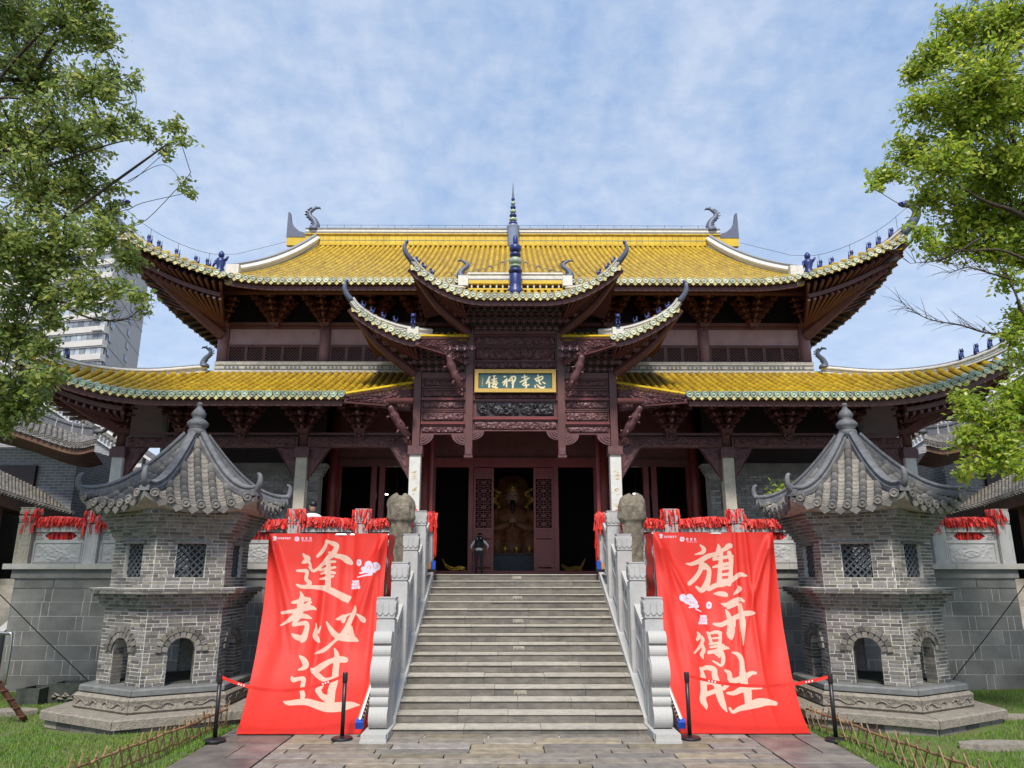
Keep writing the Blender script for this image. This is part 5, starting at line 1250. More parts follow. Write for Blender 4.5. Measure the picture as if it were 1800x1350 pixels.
    for j, (rr0, yy) in enumerate(((.070, 0), (.066, .93), (.060, 1.0))):
        for i in range(8): a = math.pi * (i / 7); V.append((rr0 * math.cos(a), yy, rr0 * math.sin(a)))
    tl.add(V, [(j * 8 + i, j * 8 + i + 1, (j + 1) * 8 + i + 1, (j + 1) * 8 + i) for j in range(2) for i in range(7)] + [tuple(range(8))]); tl_m = tl.mesh('barrel_tile', M['grey_tile'], True)
    pans = MB(); SP = .245
    for k in range(6):
        n_, t_ = fr(R_(60 * k))
        for r in range(-3, 4):
            w = r * SP; vm = min(.93, 1 - abs(w) / (RR / 2) - .06)
            p = surf(k, w, 0, .02); n = max(1, int(round((surf(k, w, vm) - p).length / .205)))
            for i in range(n):
                a, b = surf(k, w, vm * i / n, .02), surf(k, w, vm * (i + 1) / n, .02); d = b - a; y_ = d.normalized(); zx = t_.cross(y_).normalized(); zx = zx if zx.z > 0 else -zx; x_ = y_.cross(zx)
                o = link('barrel_tile', tl_m, rf); Mx = Matrix.Identity(4)
                for c in range(3): Mx[c][0], Mx[c][1], Mx[c][2], Mx[c][3] = x_[c], y_[c] * d.length, zx[c], a[c]
                o.matrix_basis = Mx
            link('eave_disc', disc_mesh('pg', 'grey_tile', .078), rf, p + n_ * .03 + Vector((0, 0, .028)), (math.pi / 2, 0, R_(60 * k) + math.pi / 2))
        for r in range(-4, 4):
            w0, w1 = r * SP + .06, (r + 1) * SP - .06; wm = (w0 + w1) / 2
            if abs(wm) < RR / 2 - .05:
                dq = surf(k, wm + .05, 0) - surf(k, wm - .05, 0); tlt = math.atan2(dq.z, .1)
                link('drip_tile', drip_mesh('pgd', 'grey_tile', .22), rf, surf(k, wm, 0, -.005) + n_ * .02, (0, -tlt, R_(60 * k) + math.pi / 2))
            n = 17
            for i in range(n):
                v0 = i / n * .97; v1 = (i + 1) / n * .97 + .012
                if abs(wm) > RR / 2 * (1 - v1) - .03: continue
                b0 = len(pans.v)
                for v, lf in ((v0, .038), (v1, .012)):
                    for u in (-1, -.5, 0, .5, 1): pans.v.append(tuple(surf(k, wm + u * (w1 - w0) / 2 * 1.1, v, lf - .022 * (1 - u * u))))
                for u in (-1, -.5, 0, .5, 1): pans.v.append(tuple(surf(k, wm + u * (w1 - w0) / 2 * 1.1, v0, .010 - .022 * (1 - u * u))))
                for u in range(4): pans.f += [(b0 + u, b0 + u + 1, b0 + 6 + u, b0 + 5 + u), (b0 + 10 + u, b0 + 11 + u, b0 + 1 + u, b0 + u)]; pans.m += [0, 0]
    tag(pans.build('pan_tiles', M['tile_wash'], rf), kind='stuff')
    # hip ridges with curled ends
    for k in range(6):
        a = R_(60 * k + 30); d = Vector((math.cos(a), math.sin(a), 0))
        path = []
        for i in range(15):
            v = i / 14 * .95; p = surf(k, RR * (1 - v * .965) / 2, v); path.append(C + d * (p - C).to_2d().length + Vector((0, 0, p.z)))
        path = path[::-1]
        prof = [(-.085, -.02), (.085, -.02), (.085, .06), (.055, .075), (.055, .115), (.075, .125), (.075, .15), (0, .185), (-.075, .15), (-.075, .125), (-.055, .115), (-.055, .075), (-.085, .06)]
        rg = MB().sweep(prof, path).build('hip_ridge', M['grey_ridge'], rf, fix=True)
        e = path[-1]; hp = curve([e + d * -.14 + Vector((0, 0, .07)), e + d * -.03 + Vector((0, 0, .10)), e + d * .03 + Vector((0, 0, .18)), e + d * .045 + Vector((0, 0, .28)), e + d * .02 + Vector((0, 0, .36)), e + d * -.03 + Vector((0, 0, .38))], 15)
        MB().tube(hp, [lerp(.075, .03, i / (len(hp) - 1)) for i in range(len(hp))], 8).build('ridge_horn', M['grey_ridge'], rf, smooth=True)
        for q in range(2, 13, 2):      # mortar joints on the ridge
            p = path[q]; dd = (path[q + 1] - path[q]).normalized(); MB().sweep([(x * 1.03, y_ * 1.02 + .001) for x, y_ in prof], [p, p + dd * .008]).build('ridge_joint', M['plinth'], rg, fix=True)
    W(MB().lathe([(.16, 5.10), (.15, 5.18), (.17, 5.20), (.18, 5.26), (.165, 5.30), (.14, 5.33), (.20, 5.38), (.205, 5.44), (.15, 5.50), (.10, 5.53), (.13, 5.57), (.14, 5.63), (.10, 5.70), (.055, 5.75), (.045, 5.80), (.06, 5.82), (.045, 5.86), (.01, 5.87)], 16)).build('finial', M['grey_ridge'], T, smooth=True)
    return T
build_tower(-6.42, 14.6, -1, 'six sided grey brick tower under a tiled roof, beside the mossy stone trough', 21)
build_tower(6.62, 14.6, 1, 'six sided grey brick tower with no trough beside it, right of the steps', 22)

# ================================================================== banners
def ZS(strokes, ox, oy, k=6.0): return [[(ox + a / k, oy + b / k, r / k) for a, b, r in st] for st in SM(strokes)]
def dn(strokes): return [[(a, b + 960, r) for a, b, r in st] for st in strokes]
L_UP = [[(1045, 185, 14), (1035, 235, 20), (1000, 290, 22), (945, 345, 14)], [(1060, 195, 14), (1120, 215, 26), (1148, 240, 24), (1110, 320, 26), (1060, 370, 24), (990, 440, 20), (935, 485, 16), (895, 500, 14), (868, 460, 14)], [(1080, 310, 15), (1130, 335, 22), (1200, 350, 28), (1260, 385, 36), (1300, 415, 22)],
        [(1000, 440, 14), (1060, 410, 16), (1130, 400, 12)], [(975, 490, 14), (1050, 480, 16), (1130, 460, 12)], [(985, 530, 10), (1060, 515, 18), (1125, 520, 14)], [(975, 585, 10), (1040, 578, 16), (1110, 555, 12)], [(1065, 400, 20), (1065, 500, 24), (1062, 600, 26), (1058, 690, 28)],
        [(800, 325, 10), (820, 350, 20), (850, 370, 26), (830, 395, 28), (795, 415, 12)], [(858, 400, 14), (875, 440, 12), (870, 470, 12)], [(735, 500, 12), (790, 500, 16), (835, 505, 20), (838, 540, 18), (830, 590, 18), (865, 625, 22), (850, 650, 20)], [(735, 650, 12), (790, 670, 20), (900, 670, 20), (1000, 680, 26), (1080, 705, 34), (1180, 755, 36), (1250, 790, 38), (1300, 775, 6)], [(1250, 800, 34), (1265, 825, 14)],
        [(772, 725, 8), (785, 770, 22), (775, 830, 32), (765, 880, 32)], [(690, 835, 14), (740, 825, 20), (810, 800, 26), (860, 800, 18)], [(580, 945, 16), (650, 935, 18), (740, 920, 24), (830, 890, 30), (890, 888, 22), (930, 905, 8)], [(870, 830, 16), (820, 870, 22), (760, 930, 34), (700, 990, 28), (630, 1040, 16), (560, 1078, 6)], [(720, 985, 22), (790, 975, 26), (840, 985, 20), (880, 1000, 6)], [(745, 990, 28), (715, 1040, 22), (700, 1075, 14), (760, 1060, 18), (820, 1050, 24), (835, 1090, 24), (820, 1150, 28), (800, 1210, 32), (775, 1250, 10)], [(680, 1165, 6), (720, 1195, 26), (780, 1212, 32), (810, 1200, 28)],
        [(932, 1050, 4), (935, 1110, 16), (925, 1180, 30), (945, 1215, 28), (970, 1250, 12)], [(990, 1085, 4), (960, 1150, 16)], [(1045, 1040, 8), (1075, 1100, 20), (1120, 1160, 30), (1180, 1200, 32), (1260, 1210, 38), (1330, 1220, 30), (1378, 1240, 8)], [(1348, 875, 8), (1340, 930, 22), (1300, 1010, 24), (1265, 1090, 26), (1230, 1160, 34), (1140, 1230, 16), (1060, 1300, 18), (1000, 1345, 20), (930, 1375, 6)], [(1145, 1010, 8), (1190, 1000, 22), (1230, 985, 24), (1220, 1030, 22)], [(1230, 985, 16), (1300, 950, 6)], [(1365, 960, 8), (1400, 985, 18), (1430, 1015, 28), (1445, 1040, 10)], [(1300, 1100, 20), (1310, 1190, 34)]]
L_DN = dn([[(760, 440, 12), (800, 480, 30), (825, 530, 34), (800, 565, 22), (745, 585, 8)], [(672, 650, 4), (690, 690, 24), (740, 680, 20), (800, 680, 24), (795, 740, 24), (785, 800, 22), (795, 850, 28), (790, 880, 20)], [(590, 920, 6), (640, 935, 24), (750, 925, 30), (850, 925, 36), (950, 960, 42), (1050, 980, 50), (1180, 975, 50), (1300, 955, 34), (1390, 955, 5)], [(1125, 360, 8), (1150, 420, 26), (1150, 500, 34), (1140, 600, 34), (1130, 700, 38), (1100, 800, 42), (1090, 900, 42)], [(885, 570, 8), (920, 600, 30), (1000, 540, 30), (1090, 490, 26), (1190, 475, 34), (1245, 480, 28)], [(910, 590, 24), (960, 650, 28), (1020, 690, 22), (1100, 680, 20)], [(950, 800, 28), (990, 860, 28), (1050, 890, 40)], [(1000, 735, 18), (960, 790, 24)]])
R_UP = [[(545, 225, 6), (585, 270, 22), (570, 305, 20), (490, 328, 5)], [(395, 425, 6), (450, 430, 18), (530, 400, 24), (620, 350, 26), (700, 320, 18), (740, 300, 14)], [(565, 420, 28), (545, 500, 24), (490, 580, 24), (430, 635, 22)], [(600, 440, 22), (640, 490, 24), (635, 570, 26), (610, 650, 34), (560, 705, 26), (505, 670, 12)], [(560, 410, 20), (590, 470, 20)], [(740, 220, 8), (745, 270, 24), (720, 330, 20), (690, 370, 14)], [(800, 270, 14), (850, 235, 28), (870, 250, 12)], [(760, 290, 18), (830, 260, 22)], [(770, 300, 20), (765, 400, 22), (755, 500, 22), (750, 620, 28)], [(850, 310, 22), (870, 380, 24), (868, 480, 20), (865, 560, 22), (850, 640, 24)], [(690, 380, 12), (780, 360, 18), (880, 350, 16)], [(685, 460, 10), (760, 440, 20), (860, 420, 18)], [(760, 480, 16), (860, 465, 16)], [(740, 545, 14), (860, 532, 16)], [(640, 690, 24), (720, 650, 26), (800, 640, 24), (880, 600, 22), (960, 540, 24), (1025, 555, 10)], [(790, 605, 20), (850, 600, 20)], [(690, 740, 6), (750, 740, 24), (810, 750, 24), (830, 770, 6)], [(935, 665, 6), (960, 690, 24), (930, 720, 20), (900, 750, 6)],
        [(770, 845, 6), (830, 860, 26), (900, 825, 30), (960, 800, 22), (1000, 820, 14)], [(840, 890, 16), (900, 860, 20), (930, 850, 18)], [(690, 1060, 12), (760, 1070, 24), (830, 1040, 24), (920, 990, 26), (1000, 955, 28), (1060, 950, 26), (1110, 950, 10)], [(815, 910, 6), (840, 960, 22), (860, 1030, 28), (870, 1110, 40), (865, 1170, 40), (875, 1220, 10)], [(900, 1010, 18), (905, 1080, 14)], [(960, 860, 24), (975, 950, 28), (990, 1060, 32), (995, 1160, 22), (998, 1285, 5)]]
R_DN = dn([[(515, 185, 6), (535, 225, 22), (515, 265, 16)], [(560, 240, 18), (575, 270, 20), (550, 330, 18), (485, 405, 10)], [(575, 330, 16), (585, 380, 22), (565, 420, 22), (580, 465, 6)], [(625, 190, 12), (650, 250, 16), (665, 310, 14)], [(650, 200, 12), (710, 185, 18), (760, 195, 16)], [(755, 200, 18), (755, 260, 18), (750, 310, 16)], [(680, 252, 9), (740, 247, 9)], [(650, 312, 12), (720, 302, 12), (760, 305, 12)], [(660, 345, 12), (740, 332, 14), (790, 322, 10)], [(640, 400, 18), (720, 382, 20), (800, 352, 22), (850, 360, 5)], [(745, 360, 18), (780, 420, 20), (785, 490, 22), (765, 540, 12), (720, 515, 12), (680, 490, 6)], [(700, 400, 14), (730, 430, 12)], [(750, 400, 18), (745, 450, 10)],
           [(550, 565, 12), (570, 620, 20), (580, 700, 34), (585, 800, 34), (575, 900, 34), (605, 960, 22), (612, 1000, 5)], [(560, 580, 16), (620, 560, 24), (690, 580, 28), (700, 640, 28), (720, 720, 34), (740, 800, 38), (760, 880, 36), (790, 960, 28), (825, 1025, 6)], [(590, 722, 20), (660, 718, 20), (720, 740, 22)], [(600, 845, 26), (660, 825, 24), (720, 802, 24)], [(880, 400, 6), (940, 420, 20), (980, 480, 24), (990, 580, 26), (1000, 660, 42), (1010, 720, 38)], [(805, 590, 10), (850, 620, 24), (860, 680, 28), (900, 700, 28), (1000, 670, 32), (1080, 620, 22), (1125, 620, 14)], [(790, 780, 22), (840, 740, 18), (880, 720, 18)], [(830, 830, 12), (900, 830, 24), (990, 790, 32), (1080, 770, 26), (1180, 770, 18)], [(1010, 730, 34), (1040, 800, 42), (1050, 880, 38), (1050, 940, 32)], [(855, 990, 12), (890, 1030, 16), (960, 995, 26), (1050, 970, 34), (1150, 935, 48), (1250, 925, 34), (1340, 940, 22)]])
FONT = {'W': [[(0, 0), (.25, 1), (.5, .3), (.75, 1), (1, 0)]], 'A': [[(0, 1), (.5, 0), (1, 1)], [(.2, .65), (.8, .65)]], 'N': [[(0, 1), (0, 0), (1, 1), (1, 0)]], 'S': [[(1, .08), (.5, 0), (.05, .15), (.1, .42), (.9, .58), (.95, .85), (.5, 1), (0, .92)]], 'H': [[(0, 0), (0, 1)], [(1, 0), (1, 1)], [(0, .5), (1, .5)]],
        'O': [[(.5, 0), (.05, .2), (.05, .8), (.5, 1), (.95, .8), (.95, .2), (.5, 0)]], 'U': [[(0, 0), (0, .75), (.5, 1), (1, .75), (1, 0)]], 'G': [[(.95, .15), (.5, 0), (.05, .25), (.05, .8), (.5, 1), (.95, .85), (.95, .5), (.6, .5)]]}
def word(t, x0, x1, y0, y1, r=4.5):
    out = []; w = (x1 - x0) / len(t)
    for i, ch in enumerate(t):
        for st in FONT[ch]: out.append([(x0 + w * (i + .12 + .72 * a), lerp(y0, y1, b), r) for a, b in st])
    return out
def tiny_chars(x0, y0, n, dx, s=11):
    rn = random.Random(int(x0)); out = []
    for i in range(n):
        cx = x0 + i * dx
        for dy in (-.8, 0, .8): out.append([(cx - s * rn.uniform(.6, 1), y0 + dy * s, 2.6), (cx + s * rn.uniform(.6, 1), y0 + dy * s, 2.6)])
        out.append([(cx + s * rn.uniform(-.3, .3), y0 - s, 2.6), (cx + s * rn.uniform(-.3, .3), y0 + s, 2.6)])
    return out
W_L = word('WAN', 1315, 1388, 602, 626) + word('SHOU', 1308, 1394, 634, 658) + word('GONG', 1306, 1405, 667, 690) + [[(1490, 440, 42), (1500, 470, 36), (1450, 490, 30)], [(1570, 460, 44), (1540, 490, 34)], [(1430, 480, 22), (1550, 500, 26)], [(1400, 525, 10), (1480, 515, 14), (1525, 540, 12), (1460, 552, 9), (1370, 570, 5)], [(1388, 405, 26), (1388, 425, 26)]]
W_LH = [[(1475, 480, 3), (1490, 455, 3), (1515, 460, 3), (1505, 485, 3)], [(1545, 440, 3), (1550, 475, 3), (1580, 470, 3), (1585, 440, 3)], [(1380, 405, 3), (1396, 405, 3)], [(1380, 417, 3), (1396, 417, 3)], [(1388, 400, 3), (1388, 428, 3)]]
W_LT = [[(490, 150, 6), (505, 145, 6), (520, 155, 6), (500, 165, 6), (515, 178, 6), (495, 182, 6)]] + tiny_chars(545, 160, 6, 23, 9) + [[(718, 150, 5), (750, 150, 5), (750, 182, 5), (718, 182, 5), (718, 150, 5)], [(734, 150, 4), (734, 182, 4)], [(718, 166, 4), (750, 166, 4)]] + tiny_chars(792, 160, 3, 42, 12) + tiny_chars(792, 186, 6, 19, 3)
W_R = word('WAN', 543, 615, 969, 993) + word('SHOU', 538, 622, 1003, 1027) + word('GONG', 527, 624, 1038, 1061) + [[(360, 785, 38), (385, 800, 30)], [(430, 785, 40), (460, 815, 36), (490, 840, 30)], [(400, 820, 28), (470, 855, 26)], [(430, 885, 10), (520, 872, 14), (495, 900, 9), (555, 930, 5)], [(640, 852, 28), (640, 872, 28)]]
W_RH = [[(380, 815, 3), (395, 790, 3), (420, 800, 3)], [(430, 820, 3), (445, 845, 3), (480, 835, 3)], [(632, 855, 3), (648, 855, 3)], [(632, 868, 3), (648, 868, 3)], [(640, 848, 3), (640, 876, 3)]]
W_RT = [[(112, 125, 6), (127, 118, 6), (142, 128, 6), (122, 138, 6), (138, 150, 6), (115, 156, 6)]] + tiny_chars(168, 143, 6, 23, 9) + [[(335, 150, 5), (368, 152, 5), (368, 184, 5), (335, 184, 5), (335, 150, 5)], [(351, 150, 4), (351, 184, 4)], [(335, 167, 4), (368, 168, 4)]] + tiny_chars(408, 168, 3, 42, 12) + tiny_chars(408, 196, 6, 19, 3)
bm_ = ink_material('banner_cloth', (.58, .022, .013), (.56, .36, .285), (.26, .07, .04), .58, .45)
_N = bm_.node_tree.nodes; _Lk = bm_.node_tree.links; _b = _N['Principled BSDF']; _b.inputs['Specular IOR Level'].default_value = .35
_a2 = _N.new('ShaderNodeAttribute'); _a2.attribute_name = 'white_ink'; _r2 = _N.new('ShaderNodeMapRange'); _r2.inputs['From Min'].default_value = -.3; _r2.inputs['From Max'].default_value = .3; _r2.inputs['To Min'].default_value = 1; _r2.inputs['To Max'].default_value = 0; _Lk.new(_a2.outputs['Fac'], _r2.inputs['Value'])
_m3 = _N.new('ShaderNodeMix'); _m3.data_type = 'RGBA'; _Lk.new(_r2.outputs[0], _m3.inputs['Factor']); _Lk.new(_b.inputs['Base Color'].links[0].from_socket, _m3.inputs['A']); _m3.inputs['B'].default_value = (.52, .48, .56, 1); _Lk.new(_m3.outputs['Result'], _b.inputs['Base Color'])
def interp(tab, y):
    for (y0, v0), (y1, v1) in zip(tab, tab[1:]):
        if y <= y1: return lerp(v0, v1, max(0, (y - y0) / (y1 - y0)))
    return tab[-1][1]
DEPTH = [(936, 14.62), (1000, 14.50), (1080, 14.22), (1150, 13.92), (1200, 13.60), (1240, 13.26), (1270, 12.98), (1297, 12.66)]
def build_banner(s_, Ltab, Rtab, y_top, inks, whites, holes, ox, label):
    root = tag(empty('cloth_banner', (s_ * 3.5, 12.7, 0)), label, 'banner', 'red banners beside the steps')
    NX, NY = 215, 345; rn = np.random.default_rng(5 + s_)
    U, V = np.meshgrid(np.linspace(0, 1, NX + 1), np.linspace(0, 1, NY + 1)); PY = y_top + (1296.5 - y_top) * V
    Lx = np.array([interp(Ltab, y) for y in PY[:, 0]]); Rx = np.array([interp(Rtab, y) for y in PY[:, 0]])
    k = np.ones(25) / 25
    Lx = np.convolve(np.pad(Lx, 12, 'edge'), k, 'valid'); Rx = np.convolve(np.pad(Rx, 12, 'edge'), k, 'valid'); Dp = np.array([interp(DEPTH, y) for y in PY[:, 0]]); Dp = np.convolve(np.pad(Dp, 12, 'edge'), k, 'valid')
    PX = Lx[:, None] + (Rx - Lx)[:, None] * U
    d = np.zeros((*PX.shape, 3)); a = (PX - 900) / FPX; b = -(PY - 675) / FPX
    for i in range(3): d[..., i] = _F[i] + a * _R[i] + b * _U[i]
    T = Dp[:, None] / d[..., 1]; X = CAMX + d[..., 0] * T; Z = CAMZ + d[..., 2] * T; Y = np.repeat(Dp[:, None], NX + 1, 1)
    # hanging folds: pulls from the top corners, long vertical folds, crumple on the ground
    fold = np.zeros_like(U)
    for q in range(9):
        c0, c1, w, am = rn.uniform(0, 1), rn.uniform(-.12, .12), rn.uniform(.02, .05), rn.uniform(-.03, .035); fold += am * np.exp(-((U - c0 - c1 * V) / w) ** 2) * np.clip(1.15 - V * .8, 0, 1)
    for cu, sg in ((0.02, 1), (.98, -1)):
        for q in range(4):
            an = rn.uniform(.25, .75) * sg; fold += .03 * np.exp(-((U - cu - an * V) / .028) ** 2) * np.clip(1 - V * 1.5, 0, 1) * rn.uniform(.5, 1) * np.clip(V * 12, 0, 1)
    fold += .016 * np.sin(U * 9 + 2 * V) * (1 - V) + .012 * np.sin(U * 23 + V * 5) * np.clip(1 - abs(V - .6) * 2, 0, 1)
    fold += .02 * np.sin(U * 31 + 6 * np.sin(U * 5)) * np.clip((V - .90) / .1, 0, 1) ** 2
    fold *= np.clip((1 - V) * 14, 0, 1) * .8 + .2
    Y = Y - fold * 1.7; Z = np.maximum(Z + fold * .25, .062)
    m = MB(); m.add(np.stack([X, Y, Z], -1).reshape(-1, 3).tolist(), [(j * (NX + 1) + i, (j + 1) * (NX + 1) + i, (j + 1) * (NX + 1) + i + 1, j * (NX + 1) + i + 1) for j in range(NY) for i in range(NX)])
    o = m.build('cloth', M['banner_cloth'], root, smooth=True)
    ink_attr(o.data, stroke_sdf(PX, PY, ZS(inks, ox, 920)).ravel())
    wv = stroke_sdf(PX, PY, ZS(whites, ox, 920)); hv = stroke_sdf(PX, PY, ZS(holes, ox, 920)); wv = np.maximum(wv, -hv)
    at2 = o.data.attributes.new('white_ink', 'FLOAT', 'POINT'); at2.data.foreach_set('value', wv.astype(np.float32).ravel())
    # frame with top pole, back posts, and the cloth wrapped round the side towards the steps
    tl, tr = Vector((X[0, 0], Y[0, 0], Z[0, 0])), Vector((X[0, -1], Y[0, -1], Z[0, -1])); zt = (tl.z + tr.z) / 2 - .02
    MB().tube([(tl.x, 14.66, zt), (tr.x, 14.66, zt)], .022, 8).build('top_pole', M['steel'], root)
    for x in (tl.x + .03, tr.x - .03):
        MB().tube([(x, 14.68, .0), (x, 14.68, zt)], .022, 8).build('frame_post', M['steel'], root); MB().tube([(x, 14.68, zt), (x, 15.5, zt)], .02, 8).build('frame_arm', M['steel'], root); MB().tube([(x, 15.5, 0), (x, 15.5, zt)], .022, 8).build('frame_post', M['steel'], root)
    inner = tr if s_ < 0 else tl
    m = MB(); m.grid(lambda u, v: (inner.x + (.05 if s_ < 0 else -.05) * math.sin(u * 3.1) + .015 * math.sin(v * 20), 14.64 + u * .75, zt + .01 - v * (1.45 + .1 * math.sin(u * 7)) + .0), 14, 20)
    m.build('side_cloth', M['banner_cloth_plain'], root, smooth=True)
    return root
mat('banner_cloth_plain', (.52, .019, .012), .6, nscale=3, col2=(.44, .016, .011))
build_banner(-1, [(936, 473), (1000, 470), (1080, 462), (1150, 450), (1210, 437), (1260, 425), (1297, 413)], [(936, 683), (1050, 673), (1150, 664), (1200, 659), (1250, 650), (1297, 640)], 938, L_UP + L_DN, W_L + W_LT, W_LH, 400, 'red cloth banner whose first character is the tall walking figure, left of the steps')
build_banner(1, [(936, 1146), (1050, 1156), (1150, 1166), (1200, 1174), (1250, 1184), (1297, 1197)], [(936, 1358), (1000, 1365), (1100, 1377), (1190, 1392), (1250, 1408), (1280, 1420), (1297, 1430)], 936, R_UP + R_DN, W_R + W_RT, W_RH, 1140, 'red cloth banner whose four characters start with a flag sign, right of the steps')

# ================================================================== barrier posts with red belts
def stanchion(p, label):
    r = tag(empty('barrier_post', p), label, 'barrier post', 'black belt barrier posts')
    m = MB(); m.lathe([(.165, 0), (.165, .02), (.15, .035), (.05, .05), (.04, .055)], 24, p); m.build('base', M['black_metal'], r, smooth=False)
    MB().lathe([(.032, .05), (.032, .83)], 14, p).build('pole', M['black_metal'], r, smooth=True)
    MB().lathe([(.038, .82), (.040, .83), (.040, .955), (.036, .965)], 12, p).build('belt_head', M['black_metal'], r, smooth=True)
    return r
SP4 = [atz(377, 1303, .055), atz(601, 1300, .055), atz(1213, 1299, .055), atz(1470, 1302, .055)]
for p, lb in zip(SP4, ('black barrier post beside the bamboo fence left of the steps', 'black barrier post before the last character of the left banner', 'black barrier post before the right banner, nearer the steps', 'black barrier post at the outer edge of the right banner')): stanchion(p, lb)
for a, b, sag, lb in ((SP4[0], SP4[1], .20, 'sagging red belt between the two left barrier posts'), (SP4[2], SP4[3], .14, 'sagging red belt between the two right barrier posts')):
    A, B = a + Vector((.04, -.02, .91)), b + Vector((-.04, -.02, .91)); n = 24
    m = MB()
    pts = [A.lerp(B, i / n) - Vector((0, 0, sag * 4 * (i / n) * (1 - i / n))) for i in range(n + 1)]
    m.add([p + Vector((0, 0, -.024)) for p in pts] + [p + Vector((0, -.004 * math.sin(i), .024)) for i, p in enumerate(pts)] + [p + Vector((0, .004, -.024)) for p in pts] + [p + Vector((0, .004, .024)) for p in pts], [(i, i + 1, n + 2 + i, n + 1 + i) for i in range(n)] + [(2 * n + 3 + i, 2 * n + 2 + i, 3 * n + 3 + i, 3 * n + 4 + i) for i in range(n)])
    be = tag(m.build('barrier_belt', M['red_belt'], fix=False), lb, 'belt', 'red barrier belts')
    for t0 in (.14, .84):       # white print on the belt
        pm_ = MB()
        for k in range(3):
            t = t0 + k * .022; p = A.lerp(B, t) - Vector((0, 0, sag * 4 * t * (1 - t))); pm_.box(p + Vector((0, -.006, 0)), (.022, .002, .024)); pm_.box(p + Vector((.004, -.0075, .004)), (.006, .001, .012))
        pm_.build('belt_print', M['print_white'], be)

# ================================================================== weathered headless statues
def statue(c, s_, label):
    me = bpy.data.meshes.new('statue_block'); N = 40; K = 60; V = []; F = []
    prof = [(0, .21), (.1, .20), (.3, .205), (.5, .22), (.7, .235), (.86, .225), (.90, .24), (.95, .285), (1.1, .30), (1.25, .295), (1.36, .27), (1.43, .235), (1.48, .17), (1.515, .09), (1.52, .01)]
    rn = np.random.default_rng(60 + s_); ph = rn.uniform(0, 6, 12)
    for j in range(K + 1):
        z = 1.515 * (j / K); r = np.interp(z, [p[0] for p in prof], [p[1] for p in prof])
        for i in range(N):
            a = 2 * math.pi * i / N
            q = 1 + .07 * math.sin(3 * a + ph[0] + z * 2) + .05 * math.sin(5 * a + ph[1] - 4 * z) + .035 * math.sin(9 * a + 13 * z + ph[2]) + .03 * math.sin(7 * a - 17 * z + ph[3]) + .02 * math.sin(15 * a + 23 * z)
            rx, ry = r * q, r * q * .78
            if z < .75: rx *= 1 - .16 * math.exp(-((a - 4.712) / .22) ** 2)      # cleft between the robe folds
            if .85 < z < 1.2: rx *= 1 + .10 * math.exp(-((z - 1.0) / .06) ** 2) * abs(math.cos(a))
            lean = .05 * s_ * (z / 1.5) ** 2; V.append((c[0] + rx * math.cos(a) + lean, c[1] + ry * math.sin(a), c[2] + z + .04 * math.sin(2 * a + ph[4]) * (z > 1.3)))
    for j in range(K):
        for i in range(N): F.append((j * N + i, j * N + (i + 1) % N, (j + 1) * N + (i + 1) % N, (j + 1) * N + i))
    F.append(tuple(range(K * N, K * N + N)))
    m = MB(); m.add(V, F)
    o = m.build('stone_statue', M['rough_stone'], smooth=True); return tag(o, label, 'statue', 'weathered statues beside the stair head')
for s_, lb in ((-1, 'weathered headless stone statue behind the left stair posts'), (1, 'weathered headless stone statue behind the right stair posts')):
    p = Vector((s_ * 2.56, 16.70, 2.72)); statue(p, s_, lb)
    pd = MB(); pd.box((p.x + s_ * .16, p.y, 1.33), (.44, .5, 2.62)); pd.box((p.x + s_ * .14, p.y, 2.68), (.54, .56, .08)); pd.box((p.x + s_ * .18, p.y, .06), (.50, .6, .12))
    tag(pd.build('statue_pedestal', M['rough_stone']), 'rough stone pedestal under the headless statue on the ' + ('left' if s_ < 0 else 'right') + ' of the steps', 'pedestal', 'statue pedestals')

